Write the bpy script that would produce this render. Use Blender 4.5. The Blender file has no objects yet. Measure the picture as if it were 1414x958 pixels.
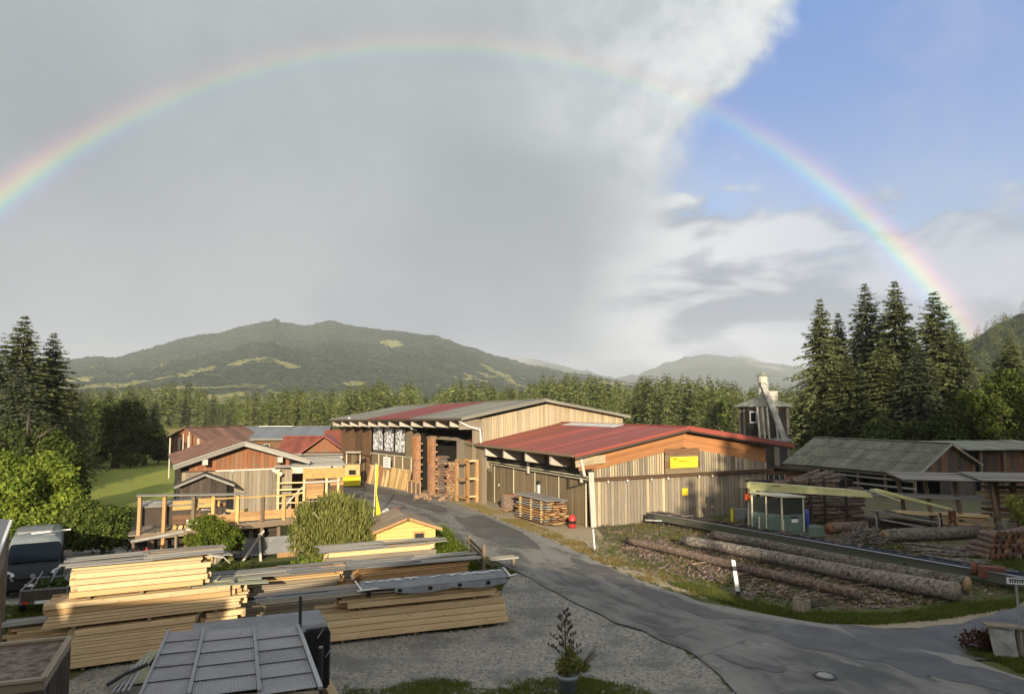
import bpy, math, random
import numpy as np
from mathutils import Vector, Matrix, noise as mnoise
R = math.radians
rnd = random.Random(7)
SC = bpy.context.scene
COL = SC.collection

# ------------------------------------------------------------------ camera
HC = 7.0                      # eye height: upper balcony of a house
PITCH = math.atan(83 / 990)
cam = bpy.data.cameras.new("camera"); cam_o = bpy.data.objects.new("camera", cam); COL.objects.link(cam_o)
cam.sensor_width = 36; cam.lens = 36 * 990 / 1414
cam.clip_start = 0.05; cam.clip_end = 40000
cam_o.location = (0, 0, HC); cam_o.rotation_euler = (R(90) + PITCH, 0, 0)
SC.camera = cam_o

# ------------------------------------------------------------------ exposure
SC.view_settings.view_transform = 'Standard'; SC.view_settings.look = 'None'
SC.view_settings.gamma = 1; SC.view_settings.exposure = 1.58
SC.view_settings.use_curve_mapping = False
SC.cycles.use_denoising = True
SC.cycles.max_bounces = 6; SC.cycles.diffuse_bounces = 3; SC.cycles.glossy_bounces = 2
SC.cycles.transmission_bounces = 3; SC.cycles.volume_bounces = 0; SC.cycles.transparent_max_bounces = 6
SC.cycles.caustics_reflective = False; SC.cycles.caustics_refractive = False

# ------------------------------------------------------------------ sun (behind the camera, opposite the rainbow's centre)
SUN_EL = 13.9; SUN_AZ = 175.3          # clockwise from +Y
TO_SUN = Vector((math.sin(R(SUN_AZ)) * math.cos(R(SUN_EL)), math.cos(R(SUN_AZ)) * math.cos(R(SUN_EL)), math.sin(R(SUN_EL))))
sl = bpy.data.lights.new("sun", 'SUN'); sl.energy = 2.95; sl.angle = R(0.5); sl.color = (1.0, 0.85, 0.63)
so = bpy.data.objects.new("sun", sl); COL.objects.link(so)
so.rotation_euler = TO_SUN.to_track_quat('Z', 'Y').to_euler(); so.location = (0, -60, 60)

# ------------------------------------------------------------------ node helpers
def nd(nt, typ, ins=None, **props):
    n = nt.nodes.new('ShaderNode' + typ)
    for k, v in props.items(): setattr(n, k, v)
    for k, v in (ins or {}).items():
        s = n.inputs[k]
        if isinstance(v, bpy.types.NodeSocket): nt.links.new(v, s)
        else:
            if s.type == 'RGBA' and len(v) == 3: v = (*v, 1)
            s.default_value = v
    return n
def math_(nt, op, a, b=0.0, c=None, clamp=False):
    ins = {0: a, 1: b}
    if c is not None: ins[2] = c
    return nd(nt, 'Math', ins, operation=op, use_clamp=clamp).outputs[0]
def mixc(nt, fac, a, b, mode='MIX'):
    n = nt.nodes.new('ShaderNodeMix'); n.data_type = 'RGBA'; n.blend_type = mode
    for s, v in ((n.inputs[0], fac), (n.inputs[6], a), (n.inputs[7], b)):
        if isinstance(v, bpy.types.NodeSocket): nt.links.new(v, s)
        else: s.default_value = (*v, 1) if s.type == 'RGBA' and len(v) == 3 else v
    return n.outputs[2]
def ramp(nt, fac, stops, interp='LINEAR'):
    n = nt.nodes.new('ShaderNodeValToRGB'); cr = n.color_ramp; cr.interpolation = interp
    while len(cr.elements) < len(stops): cr.elements.new(0.5)
    for e, (p, c) in zip(cr.elements, stops):
        e.position = p; e.color = (*c, 1) if hasattr(c, '__len__') else (c, c, c, 1)
    if isinstance(fac, bpy.types.NodeSocket): nt.links.new(fac, n.inputs[0])
    return n.outputs[0]
def noise(nt, vec, scale, detail=4, rough=.55, dist=0.0, out=0):
    return nd(nt, 'TexNoise', {'Vector': vec, 'Scale': scale, 'Detail': detail, 'Roughness': rough, 'Distortion': dist}).outputs[out]
def sstep(nt, x, lo, hi):
    return nd(nt, 'MapRange', {0: x, 1: lo, 2: hi, 3: 0.0, 4: 1.0}, interpolation_type='SMOOTHSTEP').outputs[0]
def lin(r, g, b):
    f = lambda c: (c / 255 / 12.92) if c / 255 <= .04045 else ((c / 255 + .055) / 1.055) ** 2.4
    return (f(r), f(g), f(b))

# ------------------------------------------------------------------ pixel of the photograph -> place (used once, to survey the site)
F = 990.0
def ray(px, py):
    a = (px - 707) / F; b = -(py - 479) / F
    cp, sp = math.cos(PITCH), math.sin(PITCH)
    return (a, cp - b * sp, sp + b * cp)
def G(px, py, z=0.0):
    d = ray(px, py); t = (z - HC) / d[2]; return Vector((d[0] * t, d[1] * t, z))
def PD(px, py, Y):
    d = ray(px, py); t = Y / d[1]; return Vector((d[0] * t, Y, HC + d[2] * t))
def ang(px, py):
    d = ray(px, py); l = math.sqrt(sum(c * c for c in d))
    return math.degrees(math.atan2(d[0], d[1])), math.degrees(math.asin(d[2] / l))

# ------------------------------------------------------------------ sky
W = bpy.data.worlds.new("World"); SC.world = W; W.use_nodes = True
nt = W.node_tree; nt.nodes.clear()
tc = nd(nt, 'TexCoord').outputs['Generated']
dirn = nd(nt, 'VectorMath', {0: tc}, operation='NORMALIZE').outputs[0]
sx = nd(nt, 'SeparateXYZ', {0: dirn})
X, Yv, Z = sx.outputs
AZ = math_(nt, 'MULTIPLY', math_(nt, 'ARCTAN2', X, Yv), 57.29578)
EL = math_(nt, 'MULTIPLY', math_(nt, 'ARCSINE', Z), 57.29578)
sky = nd(nt, 'TexSky', sky_type='NISHITA', sun_disc=False, sun_elevation=R(SUN_EL), sun_rotation=R(SUN_AZ), altitude=700, air_density=1.0, dust_density=0.6, ozone_density=2.0).outputs[0]
# vector stretched for flat cloud layers near the horizon
flat = nd(nt, 'VectorMath', {0: dirn, 1: (1, 1, 3.2)}, operation='MULTIPLY').outputs[0]
n_big = noise(nt, dirn, 2.6, 5, .5)
n_mid = noise(nt, dirn, 7.0, 7, .56, .4)
n_fine = noise(nt, dirn, 24, 6, .55)
n_flat = noise(nt, flat, 6.5, 7, .55, .35)
n_flat2 = noise(nt, flat, 3.2, 6, .55, .3)
# elevation -> azimuth of the right-hand edge of the rain cloud
pts = [ang(*p) for p in ((850, 500), (872, 420), (905, 340), (925, 260), (935, 200), (985, 152), (1035, 110), (1066, 60), (1090, 0), (1100, -80))]
EL0, EL1 = -5.0, 40.0
def elramp(vals, lo, hi):     # vals: (elevation, value)
    e = math_(nt, 'DIVIDE', math_(nt, 'SUBTRACT', EL, EL0), EL1 - EL0)
    st = [((el - EL0) / (EL1 - EL0), (v - lo) / (hi - lo)) for el, v in sorted(vals)]
    return math_(nt, 'ADD', math_(nt, 'MULTIPLY', ramp(nt, e, st), hi - lo), lo)
edge = elramp([(e, a) for a, e in pts], 0, 30)
soft = elramp([(-5, 5.0), (8, 5.0), (14, 4.5), (18, 3.0), (22, 1.8), (40, 1.6)], 0, 10)
wob = math_(nt, 'ADD', math_(nt, 'MULTIPLY', math_(nt, 'SUBTRACT', n_mid, .5), 7.0), math_(nt, 'MULTIPLY', math_(nt, 'SUBTRACT', n_fine, .5), 3.0))
dE = math_(nt, 'ADD', math_(nt, 'SUBTRACT', edge, AZ), wob)
m_rain = nd(nt, 'MapRange', {0: dE, 1: math_(nt, 'MULTIPLY', soft, -1.0), 2: soft, 3: 0., 4: 1.}, interpolation_type='SMOOTHSTEP').outputs[0]
# left of the field of view the rain cloud breaks up again into plain sky and cloud
m_wrap = math_(nt, 'SUBTRACT', 1.0, sstep(nt, math_(nt, 'ABSOLUTE', math_(nt, 'ADD', AZ, 20.0)), 75.0, 110.0))
m_rain = math_(nt, 'MULTIPLY', m_rain, m_wrap)
# blue clear sky, paler low down
K = 10.0 / 2 ** 1.58        # picture colours -> sky radiance at this exposure
blue = mixc(nt, sstep(nt, EL, 6.0, 27.0), lin(158, 188, 224), lin(88, 140, 214))
blue = mixc(nt, math_(nt, 'MULTIPLY', sstep(nt, n_mid, .42, .75), .28), blue, lin(184, 196, 214))
bluek = mixc(nt, 1.0, blue, (K, K, K), 'MULTIPLY')
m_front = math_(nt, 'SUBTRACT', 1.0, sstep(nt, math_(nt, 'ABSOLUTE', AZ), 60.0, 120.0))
sky = mixc(nt, 1.0, sky, (1.8, 1.68, 1.52), 'MULTIPLY')  # sky out of view brightened and warmed to lift the yard's shade
sky = mixc(nt, math_(nt, 'MULTIPLY', sstep(nt, n_flat2, .32, .52), .85), sky, (4.7, 4.2, 3.5))     # unseen warm cloud behind the camera, added to lift the shade
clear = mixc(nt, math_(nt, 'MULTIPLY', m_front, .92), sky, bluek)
def cl(r, g, b): return tuple(c * K for c in lin(r, g, b))
# cumulus and layered cloud low on the right
cz = math_(nt, 'ADD', n_flat, math_(nt, 'MULTIPLY', math_(nt, 'SUBTRACT', n_fine, .5), .25))
lowm = elramp([(-5, .42), (3, .40), (9, .27), (12.5, .15), (15.5, .02), (19, -.20), (40, -.32)], -.5, .5)
azleft = nd(nt, 'MapRange', {0: AZ, 1: 12.0, 2: 26.0, 3: .13, 4: -.02}, interpolation_type='SMOOTHSTEP').outputs[0]
cdens = math_(nt, 'ADD', math_(nt, 'ADD', cz, lowm), math_(nt, 'MULTIPLY', azleft, sstep(nt, math_(nt, 'SUBTRACT', 20.0, EL), 0.0, 8.0)))
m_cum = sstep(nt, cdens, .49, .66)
cshade = sstep(nt, math_(nt, 'ADD', n_flat2, math_(nt, 'MULTIPLY', math_(nt, 'SUBTRACT', n_flat, .5), 1.2)), .34, .66)
cum_hi = mixc(nt, nd(nt, 'MapRange', {0: AZ, 1: 8., 2: 30., 3: 0., 4: 1.}, interpolation_type='SMOOTHSTEP').outputs[0], cl(236, 239, 240), cl(200, 208, 222))
cum = mixc(nt, cshade, cl(152, 164, 180), cum_hi)
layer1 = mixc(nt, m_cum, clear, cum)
# the grey rain cloud
gr = mixc(nt, sstep(nt, EL, 1.0, 11.0), cl(122, 140, 161), cl(156, 164, 171))
gr = mixc(nt, math_(nt, 'MULTIPLY', sstep(nt, EL, 18., 30.), .6), gr, cl(182, 191, 193))
gr = mixc(nt, math_(nt, 'MULTIPLY', sstep(nt, n_big, .38, .66), .45), gr, cl(192, 198, 199))
gr = mixc(nt, math_(nt, 'MULTIPLY', sstep(nt, n_mid, .44, .72), .30), gr, cl(142, 153, 163))
# silver-lit right rim, brightest above the bow
rim = math_(nt, 'SUBTRACT', 1.0, nd(nt, 'MapRange', {0: math_(nt, 'ADD', dE, math_(nt, 'MULTIPLY', math_(nt, 'SUBTRACT', n_big, .5), 14.)), 1: 0.5, 2: elramp([(-5, 5), (12, 6), (16, 7), (19, 11), (22, 22), (25, 28), (40, 30)], 0, 30), 3: 0., 4: 1.}, interpolation_type='SMOOTHSTEP').outputs[0])
rimc = mixc(nt, sstep(nt, math_(nt, 'ADD', math_(nt, 'MULTIPLY', n_mid, .6), math_(nt, 'MULTIPLY', n_fine, .4)), .38, .60), cl(196, 204, 209), cl(243, 246, 247))
rimk = elramp([(-5, .15), (4, .3), (10, .55), (14, .42), (18, .40), (21, .75), (24, .9), (40, .9)], 0, 1)
gr = mixc(nt, math_(nt, 'MULTIPLY', rim, rimk), gr, rimc)
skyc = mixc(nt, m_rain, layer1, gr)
over = math_(nt, 'MULTIPLY', sstep(nt, EL, 34.0, 55.0), math_(nt, 'ADD', .45, math_(nt, 'MULTIPLY', sstep(nt, n_big, .35, .6), .45)))
skyc = mixc(nt, over, skyc, cl(190, 193, 192))          # the cloud sheet goes on overhead
# bright strip of far cloud just above the mountains
strip = math_(nt, 'MULTIPLY', sstep(nt, math_(nt, 'ADD', n_flat, math_(nt, 'MULTIPLY', math_(nt, 'ABSOLUTE', math_(nt, 'SUBTRACT', EL, 3.2)), -.10)), .50, .60), sstep(nt, AZ, 0.0, 5.0))
skyc = mixc(nt, math_(nt, 'MULTIPLY', strip, .5), skyc, cl(205, 212, 218))
# rainbow: depends only on the angle from the point opposite the sun
A = -TO_SUN
dt = nd(nt, 'VectorMath', {0: dirn, 1: tuple(A)}, operation='DOT_PRODUCT').outputs[1]
th = math_(nt, 'MULTIPLY', math_(nt, 'ARCCOSINE', dt), 57.29578)
T0, T1 = 39.6, 43.0
tt = lambda t: (t - T0) / (T1 - T0)
bow = ramp(nt, math_(nt, 'DIVIDE', math_(nt, 'SUBTRACT', th, T0), T1 - T0), [
    (0.0, (0, 0, 0)), (tt(40.3), (.03, .02, .10)), (tt(40.75), (.02, .12, .28)), (tt(41.05), (.06, .34, .20)),
    (tt(41.35), (.34, .40, .06)), (tt(41.65), (.50, .30, .06)), (tt(42.0), (.40, .10, .07)), (tt(42.45), (.13, .01, .05)), (1.0, (0, 0, 0))])
bs = math_(nt, 'ADD', .21, math_(nt, 'MULTIPLY', math_(nt, 'SUBTRACT', 1.0, sstep(nt, EL, 8.0, 25.0)), .80))
bs = math_(nt, 'MULTIPLY', bs, math_(nt, 'ADD', .72, math_(nt, 'MULTIPLY', n_big, .5)))
bowk = mixc(nt, 1.0, bow, nd(nt, 'CombineXYZ', {0: bs, 1: bs, 2: bs}).outputs[0], 'MULTIPLY')
inside = math_(nt, 'MULTIPLY', math_(nt, 'SUBTRACT', 1.0, sstep(nt, th, 38.5, 42.0)), .035 * K)
skyc = mixc(nt, 1.0, skyc, nd(nt, 'CombineXYZ', {0: inside, 1: inside, 2: inside}).outputs[0], 'ADD')
skyc = mixc(nt, 1.0, skyc, mixc(nt, 1.0, bowk, (K * .82, K * .82, K * .82), 'MULTIPLY'), 'ADD')
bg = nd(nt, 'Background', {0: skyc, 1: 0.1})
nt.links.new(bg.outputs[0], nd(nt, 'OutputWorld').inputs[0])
W.cycles.sampling_method = 'MANUAL'; W.cycles.sample_map_resolution = 512
# ------------------------------------------------------------------ materials
MATS = {}
def newmat(name):
    m = bpy.data.materials.new(name); m.use_nodes = True; nt = m.node_tree; nt.nodes.clear()
    out = nd(nt, 'OutputMaterial'); b = nd(nt, 'BsdfPrincipled'); nt.links.new(b.outputs[0], out.inputs[0])
    MATS[name] = m
    return m, nt, b, out
def setin(nt, b, **kw):
    for k, v in kw.items():
        s = b.inputs[k.replace('_', ' ')]
        if isinstance(v, bpy.types.NodeSocket): nt.links.new(v, s)
        else: s.default_value = (*v, 1) if (hasattr(v, '__len__') and s.type == 'RGBA' and len(v) == 3) else v
def objvec(nt, scale=(1, 1, 1), rand=True):
    v = nd(nt, 'TexCoord').outputs['Object']
    v = nd(nt, 'VectorMath', {0: v, 1: scale}, operation='MULTIPLY').outputs[0]
    r = nd(nt, 'ObjectInfo').outputs['Random']
    if rand:
        o = nd(nt, 'CombineXYZ', {0: math_(nt, 'MULTIPLY', r, 91.), 1: math_(nt, 'MULTIPLY', r, 37.), 2: math_(nt, 'MULTIPLY', r, 53.)}).outputs[0]
        v = nd(nt, 'VectorMath', {0: v, 1: o}, operation='ADD').outputs[0]
    return v, r
def wood(name, c1, c2, grain=(2.5, 9, 9), var=.35, rough=.8, knots=0.0, bump=.25, weather=None):
    """board material: grain runs along local X; each board differs a little"""
    m, nt, b, out = newmat(name)
    v, r = objvec(nt, grain)
    n1 = noise(nt, v, 1.0, 6, .6, .6); n2 = noise(nt, v, 3.2, 5, .65)
    f = math_(nt, 'ADD', math_(nt, 'MULTIPLY', n1, .65), math_(nt, 'MULTIPLY', n2, .45))
    c = ramp(nt, f, [(.30, c2), (.66, c1)])
    if weather:
        v2, _ = objvec(nt, tuple(g * .25 for g in grain))
        c = mixc(nt, sstep(nt, noise(nt, v2, 1.3, 4), .45, .62), c, weather)
    if knots:
        vk, _ = objvec(nt, (grain[0] * 1.2, .55, .55))
        vo = nd(nt, 'TexVoronoi', {'Vector': vk, 'Scale': 2.2}).outputs['Distance']
        c = mixc(nt, math_(nt, 'MULTIPLY', math_(nt, 'SUBTRACT', 1.0, sstep(nt, vo, .05, .16)), knots), c, tuple(x * .28 for x in c1))
    k = nd(nt, 'MapRange', {0: r, 1: 0., 2: 1., 3: 1 - var, 4: 1 + var * .55}).outputs[0]
    c = mixc(nt, 1.0, c, nd(nt, 'CombineXYZ', {0: k, 1: k, 2: k}).outputs[0], 'MULTIPLY')
    setin(nt, b, Base_Color=c, Roughness=rough, Specular_IOR_Level=.25)
    if bump: setin(nt, b, Normal=nd(nt, 'Bump', {'Strength': bump, 'Distance': .02, 'Height': f}).outputs[0])
    return m
def mottled(name, c1, c2, scale=3.0, rough=.8, bump=.0, bscale=None, metal=0.0, var=0.0, lo=.35, hi=.65, spec=.3, stretch=(1, 1, 1), detail=6, bdist=.02):
    m, nt, b, out = newmat(name)
    v, r = objvec(nt, stretch)
    n1 = noise(nt, v, scale, detail, .6, .3)
    c = ramp(nt, n1, [(lo, c2), (hi, c1)])
    if var:
        k = nd(nt, 'MapRange', {0: r, 1: 0., 2: 1., 3: 1 - var, 4: 1 + var * .6}).outputs[0]
        c = mixc(nt, 1.0, c, nd(nt, 'CombineXYZ', {0: k, 1: k, 2: k}).outputs[0], 'MULTIPLY')
    setin(nt, b, Base_Color=c, Roughness=rough, Metallic=metal, Specular_IOR_Level=spec)
    if bump: setin(nt, b, Normal=nd(nt, 'Bump', {'Strength': bump, 'Distance': bdist, 'Height': noise(nt, v, bscale or scale * 6, 5, .6)}).outputs[0])
    return m
def leafmat(name, c1, c2, trans=.35, tcol=None, island=True):
    m, nt, b, out = newmat(name)
    v, r = objvec(nt)
    g = nd(nt, 'NewGeometry').outputs['Random Per Island']
    n = noise(nt, v, .9, 3, .5)
    f = math_(nt, 'ADD', math_(nt, 'MULTIPLY', g, .5), math_(nt, 'MULTIPLY', n, .5))
    c = ramp(nt, f, [(.25, c2), (.72, c1)])
    k = nd(nt, 'MapRange', {0: r, 1: 0., 2: 1., 3: .72, 4: 1.2}).outputs[0]
    c = mixc(nt, 1.0, c, nd(nt, 'CombineXYZ', {0: k, 1: k, 2: k}).outputs[0], 'MULTIPLY')
    d = nd(nt, 'BsdfDiffuse', {0: c}); t = nd(nt, 'BsdfTranslucent', {0: mixc(nt, 1.0, c, tcol or (1.25, 1.25, .6), 'MULTIPLY')})
    mx = nd(nt, 'MixShader', {0: trans, 1: d.outputs[0], 2: t.outputs[0]})
    nt.nodes.remove(b); nt.links.new(mx.outputs[0], out.inputs[0])
    return m
def plain(name, c, rough=.5, metal=0., spec=.4, dirt=.25):
    return mottled(name, c, tuple(x * (1 - dirt) for x in c), 2.2, rough, .0, metal=metal, spec=spec)

M = MATS
wood('fresh_lumber', (.64, .475, .27), (.46, .31, .155), (5, 1.6, 1.6), .22, .65, .75, .12)
wood('pale_lumber', (.70, .52, .28), (.56, .38, .17), (5, 1.6, 1.6), .16, .65, .6, .12)
wood('orange_lumber', (.44, .26, .115), (.28, .145, .06), (4, 1.6, 1.6), .25, .7, .4, .15)
wood('yellow_board', (.52, .35, .135), (.36, .22, .07), (3, 1.6, 1.6), .2, .6, .3, .1)
wood('end_grain_board', (.50, .33, .16), (.36, .21, .09), (2, 3, 3), .25, .8, .2, .2)
wood('grey_board', (.285, .245, .19), (.125, .10, .074), (3.2, 3.0, 3.0), .28, .9, .25, .35, (.27, .215, .145))
wood('pale_grey_board', (.46, .395, .275), (.20, .15, .095), (3.2, 3.5, 3.5), .22, .9, .3, .35, (.46, .37, .22))
wood('silver_board', (.32, .305, .27), (.18, .168, .148), (3.2, 2.2, 2.2), .28, .9, .15, .3)
wood('old_cover', (.21, .21, .205), (.11, .108, .105), (3.2, 2.2, 2.2), .3, .85, .1, .3)
wood('brown_board', (.16, .088, .048), (.075, .04, .022), (3.2, 2.2, 2.2), .4, .85, .1, .3)
wood('olive_brown_board', (.23, .175, .105), (.14, .105, .062), (3, 2, 2), .2, .8, .05, .2)
wood('dark_board', (.085, .066, .052), (.036, .028, .022), (3.2, 2.2, 2.2), .35, .85, .05, .3)
wood('orange_gable', (.40, .185, .075), (.24, .10, .04), (3, 1.5, 1.5), .25, .75, .3, .2)
wood('red_gable', (.30, .12, .055), (.16, .068, .036), (3, 2.6, 2.6), .2, .8, .3, .25, (.22, .125, .07))
wood('white_wood', (.52, .47, .40), (.34, .30, .25), (3, 2, 2), .15, .7, .05, .15)
wood('post_wood', (.22, .165, .11), (.11, .078, .05), (3, 2, 2), .35, .85, .1, .3)
wood('slab_bark', (.34, .185, .10), (.13, .065, .04), (2.2, 2.5, 2.5), .35, .9, .0, .5)
mottled('red_metal', (.31, .074, .052), (.215, .052, .038), .55, .55, .03, 8, spec=.3, var=.10, stretch=(1.2, 1, 1))
mottled('red_metal_old', (.27, .052, .042), (.16, .038, .032), 1.6, .6, .05, 8, spec=.3, var=.1)
mottled('grey_sheet', (.25, .24, .20), (.15, .143, .116), 1.1, .75, .1, 10, var=.14)
mottled('skylight_sheet', (.62, .62, .58), (.45, .45, .42), 2, .4, spec=.5)
mottled('tile_brown', (.21, .115, .08), (.115, .063, .045), 2.2, .8, .3, 20, var=.25)
mottled('tile_red', (.29, .085, .05), (.17, .048, .032), 2, .8, .2, 20, var=.15)
mottled('slate_grey', (.17, .185, .20), (.12, .13, .145), .6, .6, .05, 8, var=.1)
mottled('lichen_sheet', (.30, .305, .245), (.13, .138, .10), 2.6, .85, .35, 24, var=.22, lo=.32, hi=.66)
mottled('shingle_dark', (.085, .083, .082), (.045, .043, .042), 2.4, .85, .25, 22, var=.25)
mottled('carport_sheet', (.275, .27, .275), (.185, .182, .188), 1.3, .48, .03, 12, spec=.4, var=.12)
mottled('bark', (.31, .265, .225), (.06, .047, .04), 9.0, .95, 1.0, 22, var=.25, stretch=(.5, 1, 1), bdist=.05)
mottled('bark_red', (.30, .215, .17), (.080, .055, .045), 9.0, .95, 1.0, 22, var=.25, stretch=(.5, 1, 1), bdist=.05)
mottled('bark_trunk', (.12, .095, .07), (.05, .038, .028), 3.0, .95, .8, 14, var=.2, stretch=(1, 1, .35), bdist=.05)
mottled('bark_birch', (.46, .42, .34), (.20, .17, .13), 4.0, .9, .3, 14, stretch=(1, 1, .6))
mottled('cut_end', (.52, .345, .17), (.36, .21, .10), 6, .8, .2, 20, var=.3)
mottled('cut_end_red', (.42, .20, .11), (.28, .12, .07), 6, .8, .2, 20, var=.25)
mottled('cut_end_old', (.24, .20, .155), (.145, .115, .085), 6, .85, .2, 20, var=.25)
mottled('concrete', (.36, .355, .33), (.20, .20, .185), 3, .9, .2, 24)
mottled('render_white', (.52, .49, .41), (.34, .31, .26), 1.6, .85, .08, 20)
plain('white_paint', (.72, .71, .68), .5, dirt=.2)
plain('cream_metal', (.60, .56, .40), .45, dirt=.25)
plain('grey_metal', (.28, .29, .30), .45, .4)
plain('dark_metal', (.05, .05, .052), .5, .3, dirt=.4)
plain('galvanised', (.44, .45, .46), .42, .6, dirt=.3)
plain('rust', (.17, .06, .035), .8, .0, dirt=.5)
plain('black_plastic', (.006, .006, .006), .55, dirt=.2)
plain('black_rubber', (.016, .016, .016), .8)
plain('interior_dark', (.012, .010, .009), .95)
plain('yellow_paint', (.74, .62, .025), .5, dirt=.12)
plain('crane_yellow', (.56, .535, .24), .48, dirt=.22)
plain('beam_olive', (.10, .105, .075), .7, dirt=.35)
plain('cab_green', (.115, .165, .135), .5, dirt=.25)
plain('blue_plastic', (.025, .06, .26), .4)
plain('red_plastic', (.50, .035, .03), .4, dirt=.2)
plain('pink_slide', (.42, .055, .065), .35, dirt=.2)
plain('grey_pot', (.26, .29, .31), .6)
plain('sign_white', (.72, .72, .70), .45, dirt=.1)
plain('sign_ink', (.02, .02, .025), .5)
plain('ink_brown', (.12, .085, .01), .5)
plain('sign_yellow', (.78, .60, .035), .5, dirt=.06)
plain('hut_yellow', (.70, .46, .15), .6, dirt=.18)
plain('van_paint', (.010, .016, .021), .45, .0, .25, .2)
plain('van_roof', (.20, .225, .23), .35, .2, .5, .2)
plain('orange_lamp', (.70, .10, .02), .4)
plain('tarp_grey', (.20, .205, .21), .55, dirt=.35)
plain('tarp_green', (.30, .31, .22), .6, dirt=.3)
plain('foil_silver', (.42, .43, .45), .4, .3, dirt=.45)
plain('awning_yellow', (.42, .265, .08), .6, dirt=.2)
mottled('felt_brown', (.30, .235, .165), (.18, .135, .09), 3.2, .9, .3, 40, var=.1)
mottled('poster', (.70, .70, .70), (.10, .11, .13), 3.4, .7, lo=.42, hi=.56)
mottled('chip_bark', (.25, .205, .165), (.075, .056, .044), 5, .95, .3, 20, var=.3)
mottled('rubble', (.40, .27, .17), (.17, .10, .06), 5, .9, .4, 20, var=.35)
mottled('stone', (.30, .295, .28), (.14, .138, .13), 8, .9, .2, 20)
m, nt, b, out = newmat('glass_dark'); setin(nt, b, Base_Color=(.004, .007, .012), Roughness=.12, Specular_IOR_Level=.12)
m, nt, b, out = newmat('cab_glass'); setin(nt, b, Base_Color=(.03, .034, .03), Roughness=.08, Specular_IOR_Level=.5)
m, nt, b, out = newmat('headlight'); setin(nt, b, Base_Color=(.42, .43, .44), Roughness=.3, Specular_IOR_Level=.7)
leafmat('needles', (.165, .180, .075), (.050, .064, .032), .2)
leafmat('needles_blue', (.150, .170, .098), (.050, .066, .042), .2)
leafmat('needles_far', (.185, .205, .072), (.066, .084, .034), .15)
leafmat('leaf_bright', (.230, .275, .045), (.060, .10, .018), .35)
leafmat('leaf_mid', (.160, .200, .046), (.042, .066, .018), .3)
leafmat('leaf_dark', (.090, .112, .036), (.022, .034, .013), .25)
leafmat('leaf_willow', (.36, .37, .115), (.17, .19, .055), .45)
leafmat('leaf_hedge', (.16, .20, .03), (.050, .080, .012), .2)
leafmat('leaf_red', (.10, .045, .03), (.04, .022, .015), .2)
leafmat('grass_blade', (.14, .165, .045), (.06, .075, .02), .3)
leafmat('grass_dry', (.24, .19, .075), (.13, .10, .038), .3)
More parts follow.
